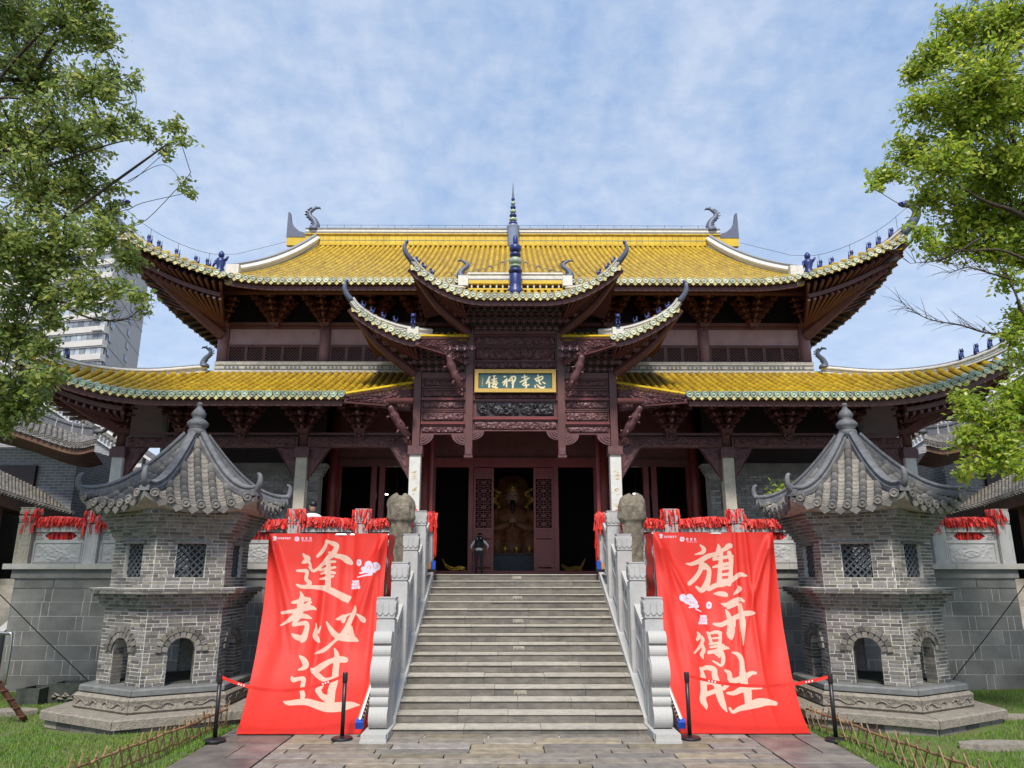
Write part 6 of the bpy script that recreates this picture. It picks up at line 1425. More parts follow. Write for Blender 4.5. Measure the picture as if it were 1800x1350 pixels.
# ================================================================== red prayer ribbons along the rails
def ribbons(s_):
    rn = random.Random(90 + s_); m = MB()
    def strip(p, ln, w, fl):
        a = rn.uniform(0, 6.28); d = Vector((math.cos(a) * w, math.sin(a) * w * .5, 0)); out = Vector((rn.uniform(-.04, .04), -abs(fl), 0))
        q = [p, p + out * .6 + Vector((0, 0, -ln * .35)), p + out + Vector((rn.uniform(-.02, .02), rn.uniform(-.01, .01), -ln))]
        V = []
        for k, c in enumerate(q): V += [c - d * (1 - .15 * k), c + d * (1 - .15 * k)]
        m.add(V, [(0, 1, 3, 2), (2, 3, 5, 4)])
    x = 2.35
    while x < 11.35:
        on = min(abs(x - b) for b in bay_x) < .2
        for k in range(20 if not on else 20):
            zt = 3.62 + rn.random() ** .5 * .16 + .03 * math.sin(x * 3.1) if not on else rn.choice((3.98, 3.95, 3.85, 3.66))
            strip(Vector((s_ * (x + rn.uniform(-.02, .02)), TY + rn.uniform(-.02 if not on else -.07, .24), zt)), rn.uniform(.08, .17) if not on else rn.uniform(.12, .3), rn.uniform(.012, .032), rn.uniform(.02, .08))
        for k in range(3):     # fringe tassels in front of the rail
            strip(Vector((s_ * (x + rn.uniform(-.02, .02)), TY + rn.uniform(-.03, .0), 3.70)), rn.uniform(.10, .16), .008, .02)
        if rn.random() < .05: strip(Vector((s_ * x, TY + .0, 3.6)), .3, .02, .02)
        for k in range(4): strip(Vector((s_ * (x + rn.uniform(-.02, .02)), TY + rn.uniform(.08, .16), 3.45)), rn.uniform(.15, .2), .02, .0)
        x += .033
    for k in range(260):     # bunch over the stair head post
        a = rn.uniform(0, 6.28); r = rn.uniform(.05, .26); strip(Vector((s_ * 2.24 + math.cos(a) * r, 18.80 + math.sin(a) * r, rn.uniform(3.78, 4.03))), rn.uniform(.15, .40), rn.uniform(.02, .04), .05)
    for k in range(12): strip(Vector((s_ * (2.24 - .24), 18.68 + rn.uniform(-.05, .05), 3.7)), rn.uniform(.5, .9), .02, .02)
    tag(m.build('prayer_ribbons', M['red_ribbon']), 'red prayer ribbons tied thickly along the ' + ('left' if s_ < 0 else 'right') + ' terrace rail', 'ribbons', 'prayer ribbons', 'stuff')
ribbons(-1); ribbons(1)

# ================================================================== bamboo fences
def fence(pts, label, seed):
    rn = random.Random(seed); r = tag(empty('bamboo_fence', pts[0]), label, 'fence', 'low bamboo fences')
    P_ = curve([Vector(p) for p in pts], 24); L_ = [0]
    for a, b in zip(P_, P_[1:]): L_.append(L_[-1] + (b - a).length)
    def pos(s):
        for i in range(len(P_) - 1):
            if s <= L_[i + 1]: return P_[i].lerp(P_[i + 1], (s - L_[i]) / (L_[i + 1] - L_[i]))
        return P_[-1]
    n = 4
    for z in (.30, .10):
        for q in range(n):
            a, b = L_[-1] * q / n - .05, L_[-1] * (q + 1) / n + .05; pp = [pos(max(0, min(L_[-1], lerp(a, b, k / 6)))) + Vector((rn.uniform(-.008, .008), 0, z + rn.uniform(-.012, .012))) for k in range(7)]; MB().tube(pp, .018 if z > .2 else .012, 7).build('rail', M['bamboo'], r, smooth=True)
    s = 0.0
    while s < L_[-1]:
        for lean in (-1, 1):
            a, b = pos(max(0, s - lean * .10)), pos(min(L_[-1], s + lean * .10)); off = Vector((.012 * lean, 0, 0)); h = rn.uniform(.34, .44)
            MB().tube([a + off + Vector((0, 0, -.02)), b + off + Vector((rn.uniform(-.02, .02), 0, h))], rn.uniform(.008, .012), 5).build('stick', M['bamboo'], r)
        s += rn.uniform(.17, .25)
fence([(-4.86, 13.3, .03), (-4.98, 11.8, .03), (-5.12, 10.4, .03), (-5.34, 8.6, .03)], 'low criss-cross bamboo fence along the left edge of the path', 31)
fence([(4.80, 13.3, .03), (4.95, 11.8, .03), (5.1, 10.4, .03), (5.32, 8.6, .03)], 'low criss-cross bamboo fence along the right edge of the path', 32)

# ================================================================== stone trough, slabs, pole, rails, wires
tr0 = atz(85, 1236, 0.0)
t_ = tag(empty('stone_trough', tr0), 'dark mossy stone trough with carved leaves on the lawn', 'trough')
def trough_box(c, w, d, h, nm):
    m = MB(); e = .07; x, y, z = c
    for a, b in (((x - w / 2, y, z), (x + w / 2, y + e, z + h)), ((x - w / 2, y + d - e, z), (x + w / 2, y + d, z + h)), ((x - w / 2, y + e, z), (x - w / 2 + e, y + d - e, z + h)), ((x + w / 2 - e, y + e, z), (x + w / 2, y + d - e, z + h)), ((x - w / 2 + e, y + e, z), (x + w / 2 - e, y + d - e, z + .1))): m.span(a, b)
    return m.build(nm, M['trough'], t_)
trough_box(tr0 + Vector((-.30, -.25, 0)), .46, .60, .30, 'end_basin'); tb = trough_box(tr0 + Vector((.28, .05, 0)), .68, .5, .36, 'main_basin')
for k in range(14):
    q = tr0 + Vector((.02 + k * .04, .03, .10 + .05 * math.sin(k * 1.3))); MB().tube([q, q + Vector((.05, -.03, .03)), q + Vector((.10, -.01, .01))], [.008, .022, .004], 6).build('carved_leaf', M['old_post'], t_)
for (px, py, w, d, lb) in ((20, 1252, .9, .5, 'flat dark stone slab lying on the left lawn'), (1770, 1262, 1.2, .45, 'long flat stone slab lying on the right lawn'), (1760, 1310, 1.3, .4, 'flat pale stone slab lying near the right bamboo fence')):
    p = atz(px, py, .05); rn = random.Random(px); m = MB(); k = 9; top = [(w / 2 * math.cos(6.28 * i / k) * rn.uniform(.85, 1.1), d / 2 * math.sin(6.28 * i / k) * rn.uniform(.85, 1.1)) for i in range(k)]; m.prism(top, Matrix.Translation((p.x, p.y, -.02)), .11); tag(m.build('stone_slab', M['plinth']), lb, 'stone slab', 'loose slabs on the lawn')
a, b = atz(45, 1268, 0), at(-60, 1120, 13.2)
m = MB(); m.tube([a.lerp(b, i / 12) for i in range(13)], .048, 9)
po = tag(m.build('prop_pole', M['rust_pole'], smooth=True), 'rust brown wrapped prop pole leaning at the left edge', 'pole')
m = MB(); d_ = (b - a).normalized(); ux_ = d_.cross(Vector((0, 1, 0))).normalized(); uy_ = ux_.cross(d_)
m.tube([a.lerp(b, i / 120) + (ux_ * math.cos(i * .5) + uy_ * math.sin(i * .5)) * .05 for i in range(121)], .012, 5); m.build('rope_wrap', M['rust_pole'], po)
h = at(-2, 1205, 15.2); m = MB(); m.tube(curve([h + Vector((-.5, 0, .95)), h + Vector((-.02, 0, .95)), h + Vector((.10, 0, .85)), h + Vector((.10, 0, 0))], 12), .03, 8); tag(m.build('hand_rail', M['steel'], smooth=True), 'curved steel hand rail at the left edge of the lawn', 'hand rail')
for (p, q, lb) in ((at(-30, 1015, 13.0), atz(172, 1213, .12) , 'thin dark guy wire crossing before the left terrace wall'), (at(1815, 1010, 13.5), at(1662, 1212, 16.4), 'thin dark guy wire crossing before the right terrace wall')):
    tag(MB().tube([p, (p + q) / 2 + Vector((0, 0, -.02)), q], .009, 5).build('guy_wire', M['wire']), lb, 'wire', 'guy wires')
# inclined lift rails on the outer flanks of the stair, with blue end stops
for s_ in (-1, 1):
    lr = tag(empty('lift_rail', (s_ * 2.52, 12.5, .2)), 'inclined beige lift rail with blue end caps, ' + ('left' if s_ < 0 else 'right') + ' flank of the steps', 'rail', 'lift rails on the stair flanks')
    A, B = Vector((s_ * 2.50, 12.45, .26)), Vector((s_ * 2.50, 16.2, 1.84)); MB().bar(A, B, .09, .07).build('track', M['lift_rail'], lr)
    MB().bar(A + Vector((0, 0, .05)), B + Vector((0, 0, .05)), .03, .03).build('white_edge', M['print_white'], lr)
    m = MB()
    for k in range(40): m.box(A.lerp(B, k / 40) + Vector((-s_ * .035, -.02, .045)), (.02, .035, .03))
    tag(m.build('rack_teeth', M['black_metal'], lr), kind='stuff')
    d_ = (B - A).normalized(); MB().bar(A - d_ * .06, A + d_ * .05, .115, .11).build('end_cap', M['blue_plastic'], lr)
    MB().box((s_ * 2.50, 13.2, .29), (.05, .05, .56)).box((s_ * 2.5, 13.2, .02), (.1, .1, .03)).build('support_leg', M['steel'], lr)
    p = Vector((s_ * 2.02, 18.62, 2.62)); st_ = tag(empty('end_stop', p), 'small blue and orange rail stop at the stair head, ' + ('left' if s_ < 0 else 'right') + ' side', 'rail stop', 'rail stops at the stair head')
    MB().box(p + Vector((0, 0, .10)), (.10, .12, .20)).build('blue_cap', M['blue_plastic'], st_); MB().box(p + Vector((s_ * .09, 0, .08)), (.06, .10, .16)).build('orange_strap', M['orange_strap'], st_); MB().box(p + Vector((s_ * .05, 0, -.03)), (.22, .10, .05)).build('bracket', M['black_metal'], st_); MB().box(p + Vector((s_ * .1, .06, -.10)), (.05, .05, .14)).build('foot', M['steel'], st_)

# ================================================================== people
def skin_mesh(nm, verts, edges, rad, mt, levels=1, parent=None):
    me = bpy.data.meshes.new(nm); me.from_pydata(verts, edges, []); o = bpy.data.objects.new(nm, me); COL.objects.link(o)
    o.modifiers.new('skin', 'SKIN'); sv = me.skin_vertices[0].data if me.skin_vertices else None
    if sv is None:
        b = bmesh.new(); b.from_mesh(me); ly = b.verts.layers.skin.verify(); b.to_mesh(me); b.free(); sv = me.skin_vertices[0].data
    for i, r in enumerate(rad): sv[i].radius = (r, r) if not hasattr(r, '__len__') else r; sv[i].use_root = (i == 0)
    s2 = o.modifiers.new('sub', 'SUBSURF'); s2.levels = levels; s2.render_levels = levels
    dg = bpy.context.evaluated_depsgraph_get(); me2 = bpy.data.meshes.new_from_object(o.evaluated_get(dg)); bpy.data.objects.remove(o); me2.name = nm
    me2.materials.clear()
    for q in (mt if isinstance(mt, list) else [mt]): me2.materials.append(M[q])
    me2.polygons.foreach_set('use_smooth', [True] * len(me2.polygons)); return link(nm, me2, parent)
def finger_set(V, E, Rr, wi, w, d, side):
    """palm and five fingers from wrist index wi at point w along direction d"""
    d = Vector(d).normalized(); s = d.cross(Vector((0, 1, .2))).normalized() * side; pi = len(V); V.append(w + d * .07); E.append((wi, pi)); Rr.append((.032, .018))
    for k, (o_, l) in enumerate(((-.03, .06), (-.01, .075), (.01, .07), (.03, .055))):
        a = len(V); V.append(w + d * .10 + s * o_); E.append((pi, a)); Rr.append(.009); V.append(w + d * (.10 + l * .6) + s * o_ * 1.1 + Vector((0, .01, -.01))); E.append((a, a + 1)); Rr.append(.008); V.append(w + d * (.10 + l) + s * o_ * 1.1 + Vector((0, .025, -.02))); E.append((a + 1, a + 2)); Rr.append(.007)
    a = len(V); V.append(w + d * .045 - s * .045); E.append((pi, a)); Rr.append(.010); V.append(w + d * .085 - s * .06); E.append((a, a + 1)); Rr.append(.008)
def person(base, rz, pose, label, top_mat, leg_mat, pack):
    r = tag(empty('person', base, 0), label, 'person'); Bz = Vector(base); Rz = Matrix.Rotation(rz, 3, 'Z')
    bend = pose.get('bend', 0.0)
    hip = Vector((0, 0, .90)); sp = lambda d: hip + Matrix.Rotation(-bend, 3, 'X') @ Vector((0, 0, d))
    ch, nk, hd = sp(.36), sp(.53), sp(.56) + Matrix.Rotation(-bend * pose.get('headf', 1.2), 3, 'X') @ Vector((0, 0, .06))
    V = [hip, sp(.18), ch, sp(.46), nk]; Rr = [(.155, .11), (.135, .10), (.165, .115), (.12, .09), (.055, .055)]; E = [(0, 1), (1, 2), (2, 3), (3, 4)]
    for s in (-1, 1):
        k = len(V); V += [Vector((s * .10, 0, .84)), Vector((s * .11, .02, .47)), Vector((s * .115, -.01, .09)), Vector((s * .125, .14, .03))]; Rr += [.095, .062, .045, (.04, .03)]; E += [(0, k), (k, k + 1), (k + 1, k + 2), (k + 2, k + 3)]
        k = len(V); sh = sp(.46) + Vector((s * .19, 0, -.01)); el = sh + Vector(pose['el'][0 if s < 0 else 1]); wr = el + Vector(pose['wr'][0 if s < 0 else 1])
        V += [sh, el, wr]; Rr += [.062, .047, .032]; E += [(3, k), (k, k + 1), (k + 1, k + 2)]; finger_set(V, E, Rr, k + 2, wr, wr - el, s)
    V = [tuple(Bz + Rz @ p) for p in V]
    o = skin_mesh('body', V, E, Rr, [top_mat, leg_mat, 'skin'], 1, r)
    mi = []; hz = {}
    for p in o.data.polygons:
        c = Rz.inverted() @ (Vector(p.center) - Bz); near_hand = any((Rz.inverted() @ (Vector(V[i]) - Bz) - c).length < .07 for i, rr in enumerate(Rr) if (not hasattr(rr, '__len__') and rr < .035)); mi.append(2 if near_hand else (1 if c.z < .93 and abs(c.x) < .25 and c.y < .2 else 0))
    o.data.polygons.foreach_set('material_index', mi)
    # head with face, ears and hair
    hc = hd + Matrix.Rotation(-bend * 1.1, 3, 'X') @ Vector((0, .02, .09)); turn = pose.get('turn', 0)
    h = MB(); prof = [(.01, -.125), (.045, -.12), (.062, -.09), (.072, -.04), (.078, .02), (.075, .07), (.055, .105), (.02, .12)]; h.lathe(prof, 16, sy=1.18)
    h.tube([(0, .085, .01), (0, .108, -.03), (0, .09, -.04)], [.010, .016, .008], 6)
    for s in (-1, 1): h.lathe([(.004, -.028), (.016, -.01), (.016, .012), (.004, .028)], 8, (s * .080, -.005, -.015), sx=.6)
    Mh = Matrix.Translation(Bz + Rz @ hc) @ (Rz @ Matrix.Rotation(-bend * .9, 3, 'X') @ Matrix.Rotation(turn, 3, 'Z')).to_4x4()
    ho = h.build('head', M['skin'], r, smooth=True); ho.matrix_basis = Mh
    f = MB()
    for s in (-1, 1): f.lathe([(.002, -.008), (.011, 0), (.002, .008)], 8, (s * .032, .083, .01))
    f.tube([(-.022, .082, -.065), (0, .090, -.066), (.022, .082, -.065)], .004, 5); fo2 = f.build('eyes_and_mouth', M['hair'], ho); fo2.matrix_basis = Mh
    hr = MB(); nu, nv = 18, 9
    for j in range(nv + 1):
        for i in range(nu):
            a = 2 * math.pi * i / nu; t = j / nv; front = max(0, math.sin(a)); ph_ = lerp(0, 2.2 - 1.2 * front, t); rr = .094 + .004 * math.sin(i * 3.1 + j); hr.v.append((rr * math.sin(ph_) * math.cos(a), rr * 1.16 * math.sin(ph_) * math.sin(a) - .008, .035 + rr * math.cos(ph_) * .98))
    for j in range(nv):
        for i in range(nu): hr.f.append((j * nu + i, j * nu + (i + 1) % nu, (j + 1) * nu + (i + 1) % nu, (j + 1) * nu + i)); hr.m.append(0)
    hh = hr.build('hair', M['hair'], ho, smooth=True); hh.matrix_basis = Mh
    if pack:
        Rb = Matrix.Rotation(-bend, 3, 'X'); pk = MB(); pk.lathe([(.13, -.23), (.155, -.2), (.16, 0), (.15, .17), (.10, .24), (.04, .25)], 14, sy=.62); bo = pk.build('backpack', M['navy_cloth'], r, smooth=True)
        Mp = Matrix.Translation(Bz + Rz @ (hip + Rb @ Vector((0, -.17, .29)))) @ (Rz @ Rb).to_4x4(); bo.matrix_basis = Mp
        q = MB(); q.lathe([(.10, -.17), (.12, -.14), (.12, .0), (.08, .04)], 12, (0, -.07, -.02), sy=.5); q2 = q.build('pack_pocket', M['navy_cloth'], bo, smooth=True); q2.matrix_basis = Mp
        q = MB(); q.bar((-.09, -.13, .10), (-.05, -.125, -.02), .014); q.bar((.03, -.12, .09), (.10, -.11, .05), .014); q3 = q.build('pack_trim', M['white_cloth'], bo); q3.matrix_basis = Mp
        q = MB(); q.tube([(.165 * math.cos(a), .125 * math.sin(a), 0) for a in [i * 6.283 / 20 for i in range(21)]], .012, 5); q4 = q.build('waist_band', M['white_cloth'], r); q4.matrix_basis = Matrix.Translation(Bz + Rz @ (hip + Vector((0, 0, .05)))) @ Rz.to_4x4()
        q = MB(); q.lathe([(.15, 0), (.172, .1), (.185, .25), (.175, .36), (.10, .44)], 16, sy=.74); q5 = q.build('vest', M['navy_cloth'], r, smooth=True); q5.matrix_basis = Matrix.Translation(Bz + Rz @ (hip + Rb @ Vector((0, 0, .06)))) @ (Rz @ Rb).to_4x4()
    return r
person((-1.10, 23.55, FLOOR), 0.0, dict(bend=.66, headf=.5, turn=.7, el=((-.13, .10, -.20), (.15, .12, -.16)), wr=((.03, .20, -.10), (-.03, .2, -.12))), 'visitor in white sleeves with navy backpack, bowing before the door', 'white_cloth', 'navy_cloth', True).scale = (.80, .80, .80)
person((-4.92, 18.1, FLOOR), math.pi * .12, dict(bend=.05, turn=.3, el=((-.06, .02, -.28), (.06, .02, -.28)), wr=((.0, .08, -.24), (.0, .08, -.24))), 'dark haired visitor in a pale shirt standing behind the left terrace rail', 'white_cloth', 'navy_cloth', False)

# ================================================================== seated deity statue inside, altar, incense stands
dz = tag(empty('seated_statue', (0, 28.2, FLOOR)), 'gilded seated temple statue with a crown seen through the centre door', 'statue')
DY = 28.2; O = Vector((-.02, DY, 3.1))
def D(m, nm, mt, **k):
    m.v = [(p[0] + O.x, p[1] + O.y, p[2] + O.z) for p in m.v]; return m.build(nm, M[mt], dz, smooth=True, **k)
rb_ = MB(); rb_.lathe([(.95, 0), (.98, .25), (.92, .6), (.72, .85), (.60, 1.1), (.66, 1.45), (.62, 1.65), (.30, 1.85), (.16, 1.95)], 24, sy=.72)
for s in (-1, 1):
    rb_.tube(curve([(s * .55, 0, 1.68), (s * .78, -.15, 1.30), (s * .62, -.5, 1.02), (s * .10, -.66, 1.20)], 12), [.20, .22, .24, .25, .25, .24, .23, .22, .20, .17, .15, .13, .12][:13], 10)
    rb_.tube(curve([(s * .30, -.1, .62), (s * .58, -.72, .66), (s * .55, -.85, .3), (s * .5, -.88, .02)], 12), [.30, .30, .30, .29, .28, .27, .26, .25, .25, .26, .28, .30, .32], 10)
D(rb_, 'robe', 'robe')
D(MB().lathe([(.02, 0), (.15, .02), (.20, .14), (.22, .30), (.215, .46), (.15, .58), (.02, .62)], 18, (0, -.12, 1.90)), 'head', 'skin')
fc = MB(); fc.tube([(0, -.33, 2.22), (0, -.38, 2.12), (0, -.34, 2.09)], [.025, .045, .02], 7); [fc.lathe([(.01, -.07), (.05, -.02), (.05, .03), (.01, .07)], 8, (s * .225, -.10, 2.18), sx=.5) for s in (-1, 1)]; D(fc, 'face_features', 'skin')
by_ = MB(); by_.tube(curve([(0, -.32, 2.0), (0, -.40, 1.85), (0, -.42, 1.6), (0, -.42, 1.42)], 9), [.10, .12, .11, .10, .08, .07, .05, .03, .02, .01], 8); by_.tube([(-.12, -.32, 2.07), (0, -.35, 2.05), (.12, -.32, 2.07)], [.012, .03, .012], 6)
for s in (-1, 1): by_.tube([(s * .04, -.325, 2.24), (s * .13, -.30, 2.25)], .015, 5); by_.lathe([(.005, -.012), (.028, 0), (.005, .012)], 8, (s * .085, -.322, 2.19))
D(by_, 'beard_and_brows', 'hair')
cr = MB(); cr.lathe([(.235, 0), (.25, .06), (.235, .12), (.20, .28), (.10, .36), (.03, .38)], 16, (0, -.11, 2.40)); cr.lathe([(.02, -.1), (.09, 0), (.02, .12)], 8, (0, -.34, 2.56)); D(cr, 'crown', 'gold')
hm = MB()
for s in (-1, 1):
    for k in range(5): hm.tube([(s * .14, -.62, 1.22 + k * .028), (s * .05, -.70, 1.25 + k * .03), (-s * .06, -.71, 1.27 + k * .03)], [.030, .026, .018], 6)
    hm.lathe([(.03, -.07), (.075, 0), (.03, .07)], 8, (s * .12, -.62, 1.26))
D(hm, 'clasped_hands', 'skin')
for s in (-1, 1):          # gilt dragons of the throne back
    g = MB(); pa = [(s * (.62 + .14 * math.sin(k * .75)), .22, 1.55 + k * .055) for k in range(20)]; g.tube(pa, [.07 + .03 * math.sin(k * 1.3) for k in range(20)], 7)
    for k in range(1, 19, 2): g.tube([pa[k], (pa[k][0] + s * .12 * math.cos(k), .14, pa[k][2] + .10)], [.05, .01], 5)
    D(g, 'gilt_dragon', 'gold')
D(MB().lathe([(.90, 0), (.95, .4), (.95, 2.4), (.70, 2.95), (.3, 3.1)], 4, (0, .45, 0), a0=math.pi / 4, sy=.15), 'throne_back', 'robe')
D(MB().box((0, -.1, -.29), (2.3, 2.0, .58)), 'statue_plinth', 'wood_dark')
al = tag(empty('altar_table', (0, 26.6, FLOOR)), 'dark altar table with brass vessels before the seated statue', 'altar')
MB().box((0, 26.6, 3.17), (2.4, .6, .08)).build('table_top', M['wood_dark'], al); MB().box((0, 26.33, 2.82), (2.2, .03, .6)).build('apron', M['lattice_grey'], al)
for x in (-1.1, 1.1):
    for y_ in (26.4, 26.8): MB().box((x, y_, 2.82), (.09, .09, .62)).build('leg', M['wood_dark'], al)
for i, x in enumerate((-.75, -.3, .1, .55, .9)):
    v = MB(); v.lathe([(.06, 0), (.04, .04), (.10, .10), (.11, .16), (.06, .20), (.08, .23)], 12, (x, 26.5, 3.212)); tag(v.build('brass_vessel', M['gold'], smooth=True), ('brass altar vessel, ' + ('first', 'second', 'third', 'fourth', 'fifth')[i] + ' from the left on the altar'), 'vessel', 'brass vessels on the altar')
for s_ in (-1, 1):
    for j, x in enumerate((s_ * 1.0, s_ * 1.95)):
        g = MB(); pa = curve([(x - .32, 25.6, 2.72), (x - .1, 25.6, 2.62), (x + .15, 25.6, 2.66), (x + .34, 25.6, 2.60)], 12); g.tube(pa, .035, 6)
        for k in range(0, 12): q = pa[k]; g.lathe([(.03, 0), (.05, .03), (.02, .08)], 6, (q.x, q.y, q.z + .03))
        g.box((x, 25.6, 2.55), (.7, .2, .06)); g.tube([(x + s_ * .30, 25.6, 2.7), (x + s_ * .46, 25.6, 3.0)], [.05, .02], 6)
        tag(g.build('offering_rack', M['gold'], smooth=False), 'low gilt offering rack inside the ' + ('left' if s_ < 0 else 'right') + (' doorway' if j else ' edge of the centre doorway'), 'offering rack', 'gilt offering racks')
for i, (px, py) in enumerate(((678, 869), (696, 871), (1117, 868))):
    p = at(px, py, 27.0); m = MB(); m.box(p, (.16, .10, .035)); lo = tag(m.build('ceiling_lamp', M['bright_lamp']), ('small lit ceiling lamp, ' + ('left of the pair in the left doorway', 'right of the pair in the left doorway', 'alone in the right doorway')[i]), 'lamp', 'lit ceiling lamps')
    MB().tube([p + Vector((0, 0, .02)), (p.x, p.y, 6.8)], .012, 5).build('cord', M['wire'], lo)

# ================================================================== neighbouring buildings
def brick_mat(name, c1, c2, mortar, sx, sy, scale=1.0):
    m = bpy.data.materials.new(name); m.use_nodes = True; nt = m.node_tree; N = nt.nodes; L_ = nt.links; b = N['Principled BSDF']; b.inputs['Roughness'].default_value = .9
    geo = N.new('ShaderNodeNewGeometry'); sp = N.new('ShaderNodeSeparateXYZ'); L_.new(geo.outputs['Position'], sp.inputs[0]); ad = N.new('ShaderNodeMath'); ad.operation = 'ADD'; L_.new(sp.outputs['X'], ad.inputs[0]); L_.new(sp.outputs['Y'], ad.inputs[1])
    cb = N.new('ShaderNodeCombineXYZ'); L_.new(ad.outputs[0], cb.inputs['X']); L_.new(sp.outputs['Z'], cb.inputs['Y'])
    bt = N.new('ShaderNodeTexBrick'); bt.inputs['Scale'].default_value = 1; bt.inputs['Brick Width'].default_value = sx; bt.inputs['Row Height'].default_value = sy; bt.inputs['Mortar Size'].default_value = .012; bt.inputs['Color1'].default_value = (*c1, 1); bt.inputs['Color2'].default_value = (*c2, 1); bt.inputs['Mortar'].default_value = (*mortar, 1); bt.inputs['Bias'].default_value = 0
    L_.new(cb.outputs[0], bt.inputs['Vector']); L_.new(bt.outputs['Color'], b.inputs['Base Color']); bp = N.new('ShaderNodeBump'); bp.inputs['Strength'].default_value = .5; bp.inputs['Distance'].default_value = .01; bp.invert = True; L_.new(bt.outputs['Fac'], bp.inputs['Height']); L_.new(bp.outputs[0], b.inputs['Normal']); M[name] = m
brick_mat('far_brick', (.17, .18, .195), (.24, .25, .265), (.38, .38, .38), .34, .10)
def mir(px): return 2 * 897 - px
def polyline(pts, n):
    c = curve(pts, n); return c
def grey_roof(nm, E_, T_, parent, n=22, r=.075):
    e, t = polyline(E_, n), polyline(T_, n); k = min(len(e), len(t)); rows = [(e[i], t[i], True) for i in range(k)]
    if rows[0][0].x > rows[-1][0].x: rows = rows[::-1]
    return roof(nm, rows, parent, ('grey_tile', 'grey_tile'), r, .8, 4, ('grey_tile', 'grey_tile'), .06)
for s_ in (-1, 1):
    q = (lambda px: px) if s_ < 0 else mir
    side = 'left' if s_ < 0 else 'right'
    # corner house with grey tiled eave and curled ridge
    hs = tag(empty('side_house', at(q(20), 1000, 26.5)), 'grey brick side house with curled tile ridge, at the ' + side + ' end of the hall', 'house', 'grey side houses')
    Ep = [at(q(-160), 700, 24.2), at(q(-40), 733, 24.0), at(q(32), 752, 24.0), at(q(123), 781, 23.9), at(q(166), 777, 23.7)]; Tp = [at(q(-160), 668, 26.4), at(q(-40), 705, 26.0), at(q(40), 730, 25.6), at(q(123), 759, 25.0), at(q(167), 766, 24.0)]
    rf_, cs_ = grey_roof('roof', Ep, Tp, hs, 36)
    rp_ = curve(Tp, 30); MB().sweep([(-.09, 0), (.09, 0), (.09, .22), (.13, .25), (.13, .32), (-.13, .32), (-.13, .25), (-.09, .22)], rp_).build('ridge', M['grey_ridge'], hs, fix=True)
    for i in range(1, len(rp_) - 1, 3): MB().sweep([(-.135, .0), (.135, .0), (.135, .33), (-.135, .33)], [rp_[i], rp_[i].lerp(rp_[i + 1], .06)]).build('ridge_joint', M['wall_white'], hs, fix=True)
    MB().tube(curve([rp_[-1] + Vector((0, 0, .15)), at(q(183), 757, 23.9), at(q(191), 746, 23.8), at(q(190), 737, 23.8), at(q(184), 733, 23.8)], 14), [.15, .14, .13, .12, .11, .10, .09, .08, .07, .06, .05, .045, .04][:13] if False else .075, 8).build('ridge_horn', M['grey_ridge'], hs, smooth=True)
    ec = curve(Ep, 36); m = MB(); inn = [p + Vector((-s_ * -.3 * 0 + s_ * .35, 1.35, -.55)) for p in ec]
    m.add([p + Vector((0, .05, -.10)) for p in ec] + [p + Vector((0, .05, -.30)) for p in ec] + inn, [(i, i + 1, len(ec) + i + 1, len(ec) + i) for i in range(len(ec) - 1)] + [(len(ec) + i, len(ec) + i + 1, 2 * len(ec) + i + 1, 2 * len(ec) + i) for i in range(len(ec) - 1)]); m.build('timber_soffit', M['brown_wood'], hs)
    a_, b_ = at(q(-200), 1000, 25.4).x, at(q(108), 1000, 25.4).x; MB().span((a_, 25.4, 0), (b_, 31, 6.75)).build('wall', M['far_brick'], hs)
    a_, b_ = at(q(-200), 1000, 25.3).x, at(q(36), 1000, 25.3).x; MB().span((a_, 25.25, 2.6), (b_, 25.39, 6.1)).build('timber_front', M['wood_dark'], hs)
    # gable wall behind, with stepped white and tile coping
    gw = tag(empty('gable_wall', at(q(150), 1000, 31)), 'tall grey brick gable wall with sloping white coping behind the ' + side + ' house', 'wall', 'grey gable walls')
    Yg = 31.0; P4 = [at(q(-150), 560, Yg), at(q(60), 700, Yg), at(q(330), 880, Yg)]
    m = MB(); poly = [P4[0], P4[1], P4[2]]; lowz = 0
    vs = [(p.x, Yg, p.z) for p in poly] + [(P4[2].x, Yg, 0), (P4[0].x, Yg, 0)]; vs2 = [(x, Yg + .4, z) for x, _, z in vs]; m.add(vs + vs2, [(0, 1, 2, 3, 4), (9, 8, 7, 6, 5)] + [(i, (i + 1) % 5, 5 + (i + 1) % 5, 5 + i) for i in range(5)]); m.build('brickwork', M['far_brick'], gw, fix=True)
    for dz, h, w, mt in ((.02, .30, .5, 'wall_white'), (.34, .14, .62, 'grey_tile'), (.50, .10, .5, 'wall_white'), (.62, .16, .40, 'grey_ridge')):
        MB().sweep([(-w / 2, dz), (w / 2, dz), (w / 2, dz + h), (-w / 2, dz + h)], [p + Vector((0, .1, 0)) for p in P4], side=(0, -1, 0)).build('coping', M[mt], gw, fix=True)
    for i in range(44):
        p = P4[1].lerp(P4[2], i / 44) + Vector((0, -.26, .40)); MB().tube([p, p + Vector((0, -.10, -.03))], .07, 7).build('coping_tile', M['grey_tile'], gw)
    # lower white coped yard wall
    lw = tag(empty('yard_wall', at(q(150), 1000, 28.5)), 'low yard wall with white coping, between the ' + side + ' house and the hall', 'wall', 'yard walls')
    a_, b_ = at(q(104), 850, 28.5), at(q(245), 850, 28.5); lo, hi = min(a_.x, b_.x), max(a_.x, b_.x); zt = at(q(150), 850, 28.5).z
    MB().span((lo, 28.5, 0), (hi, 28.8, zt)).build('brickwork', M['far_brick'], lw)
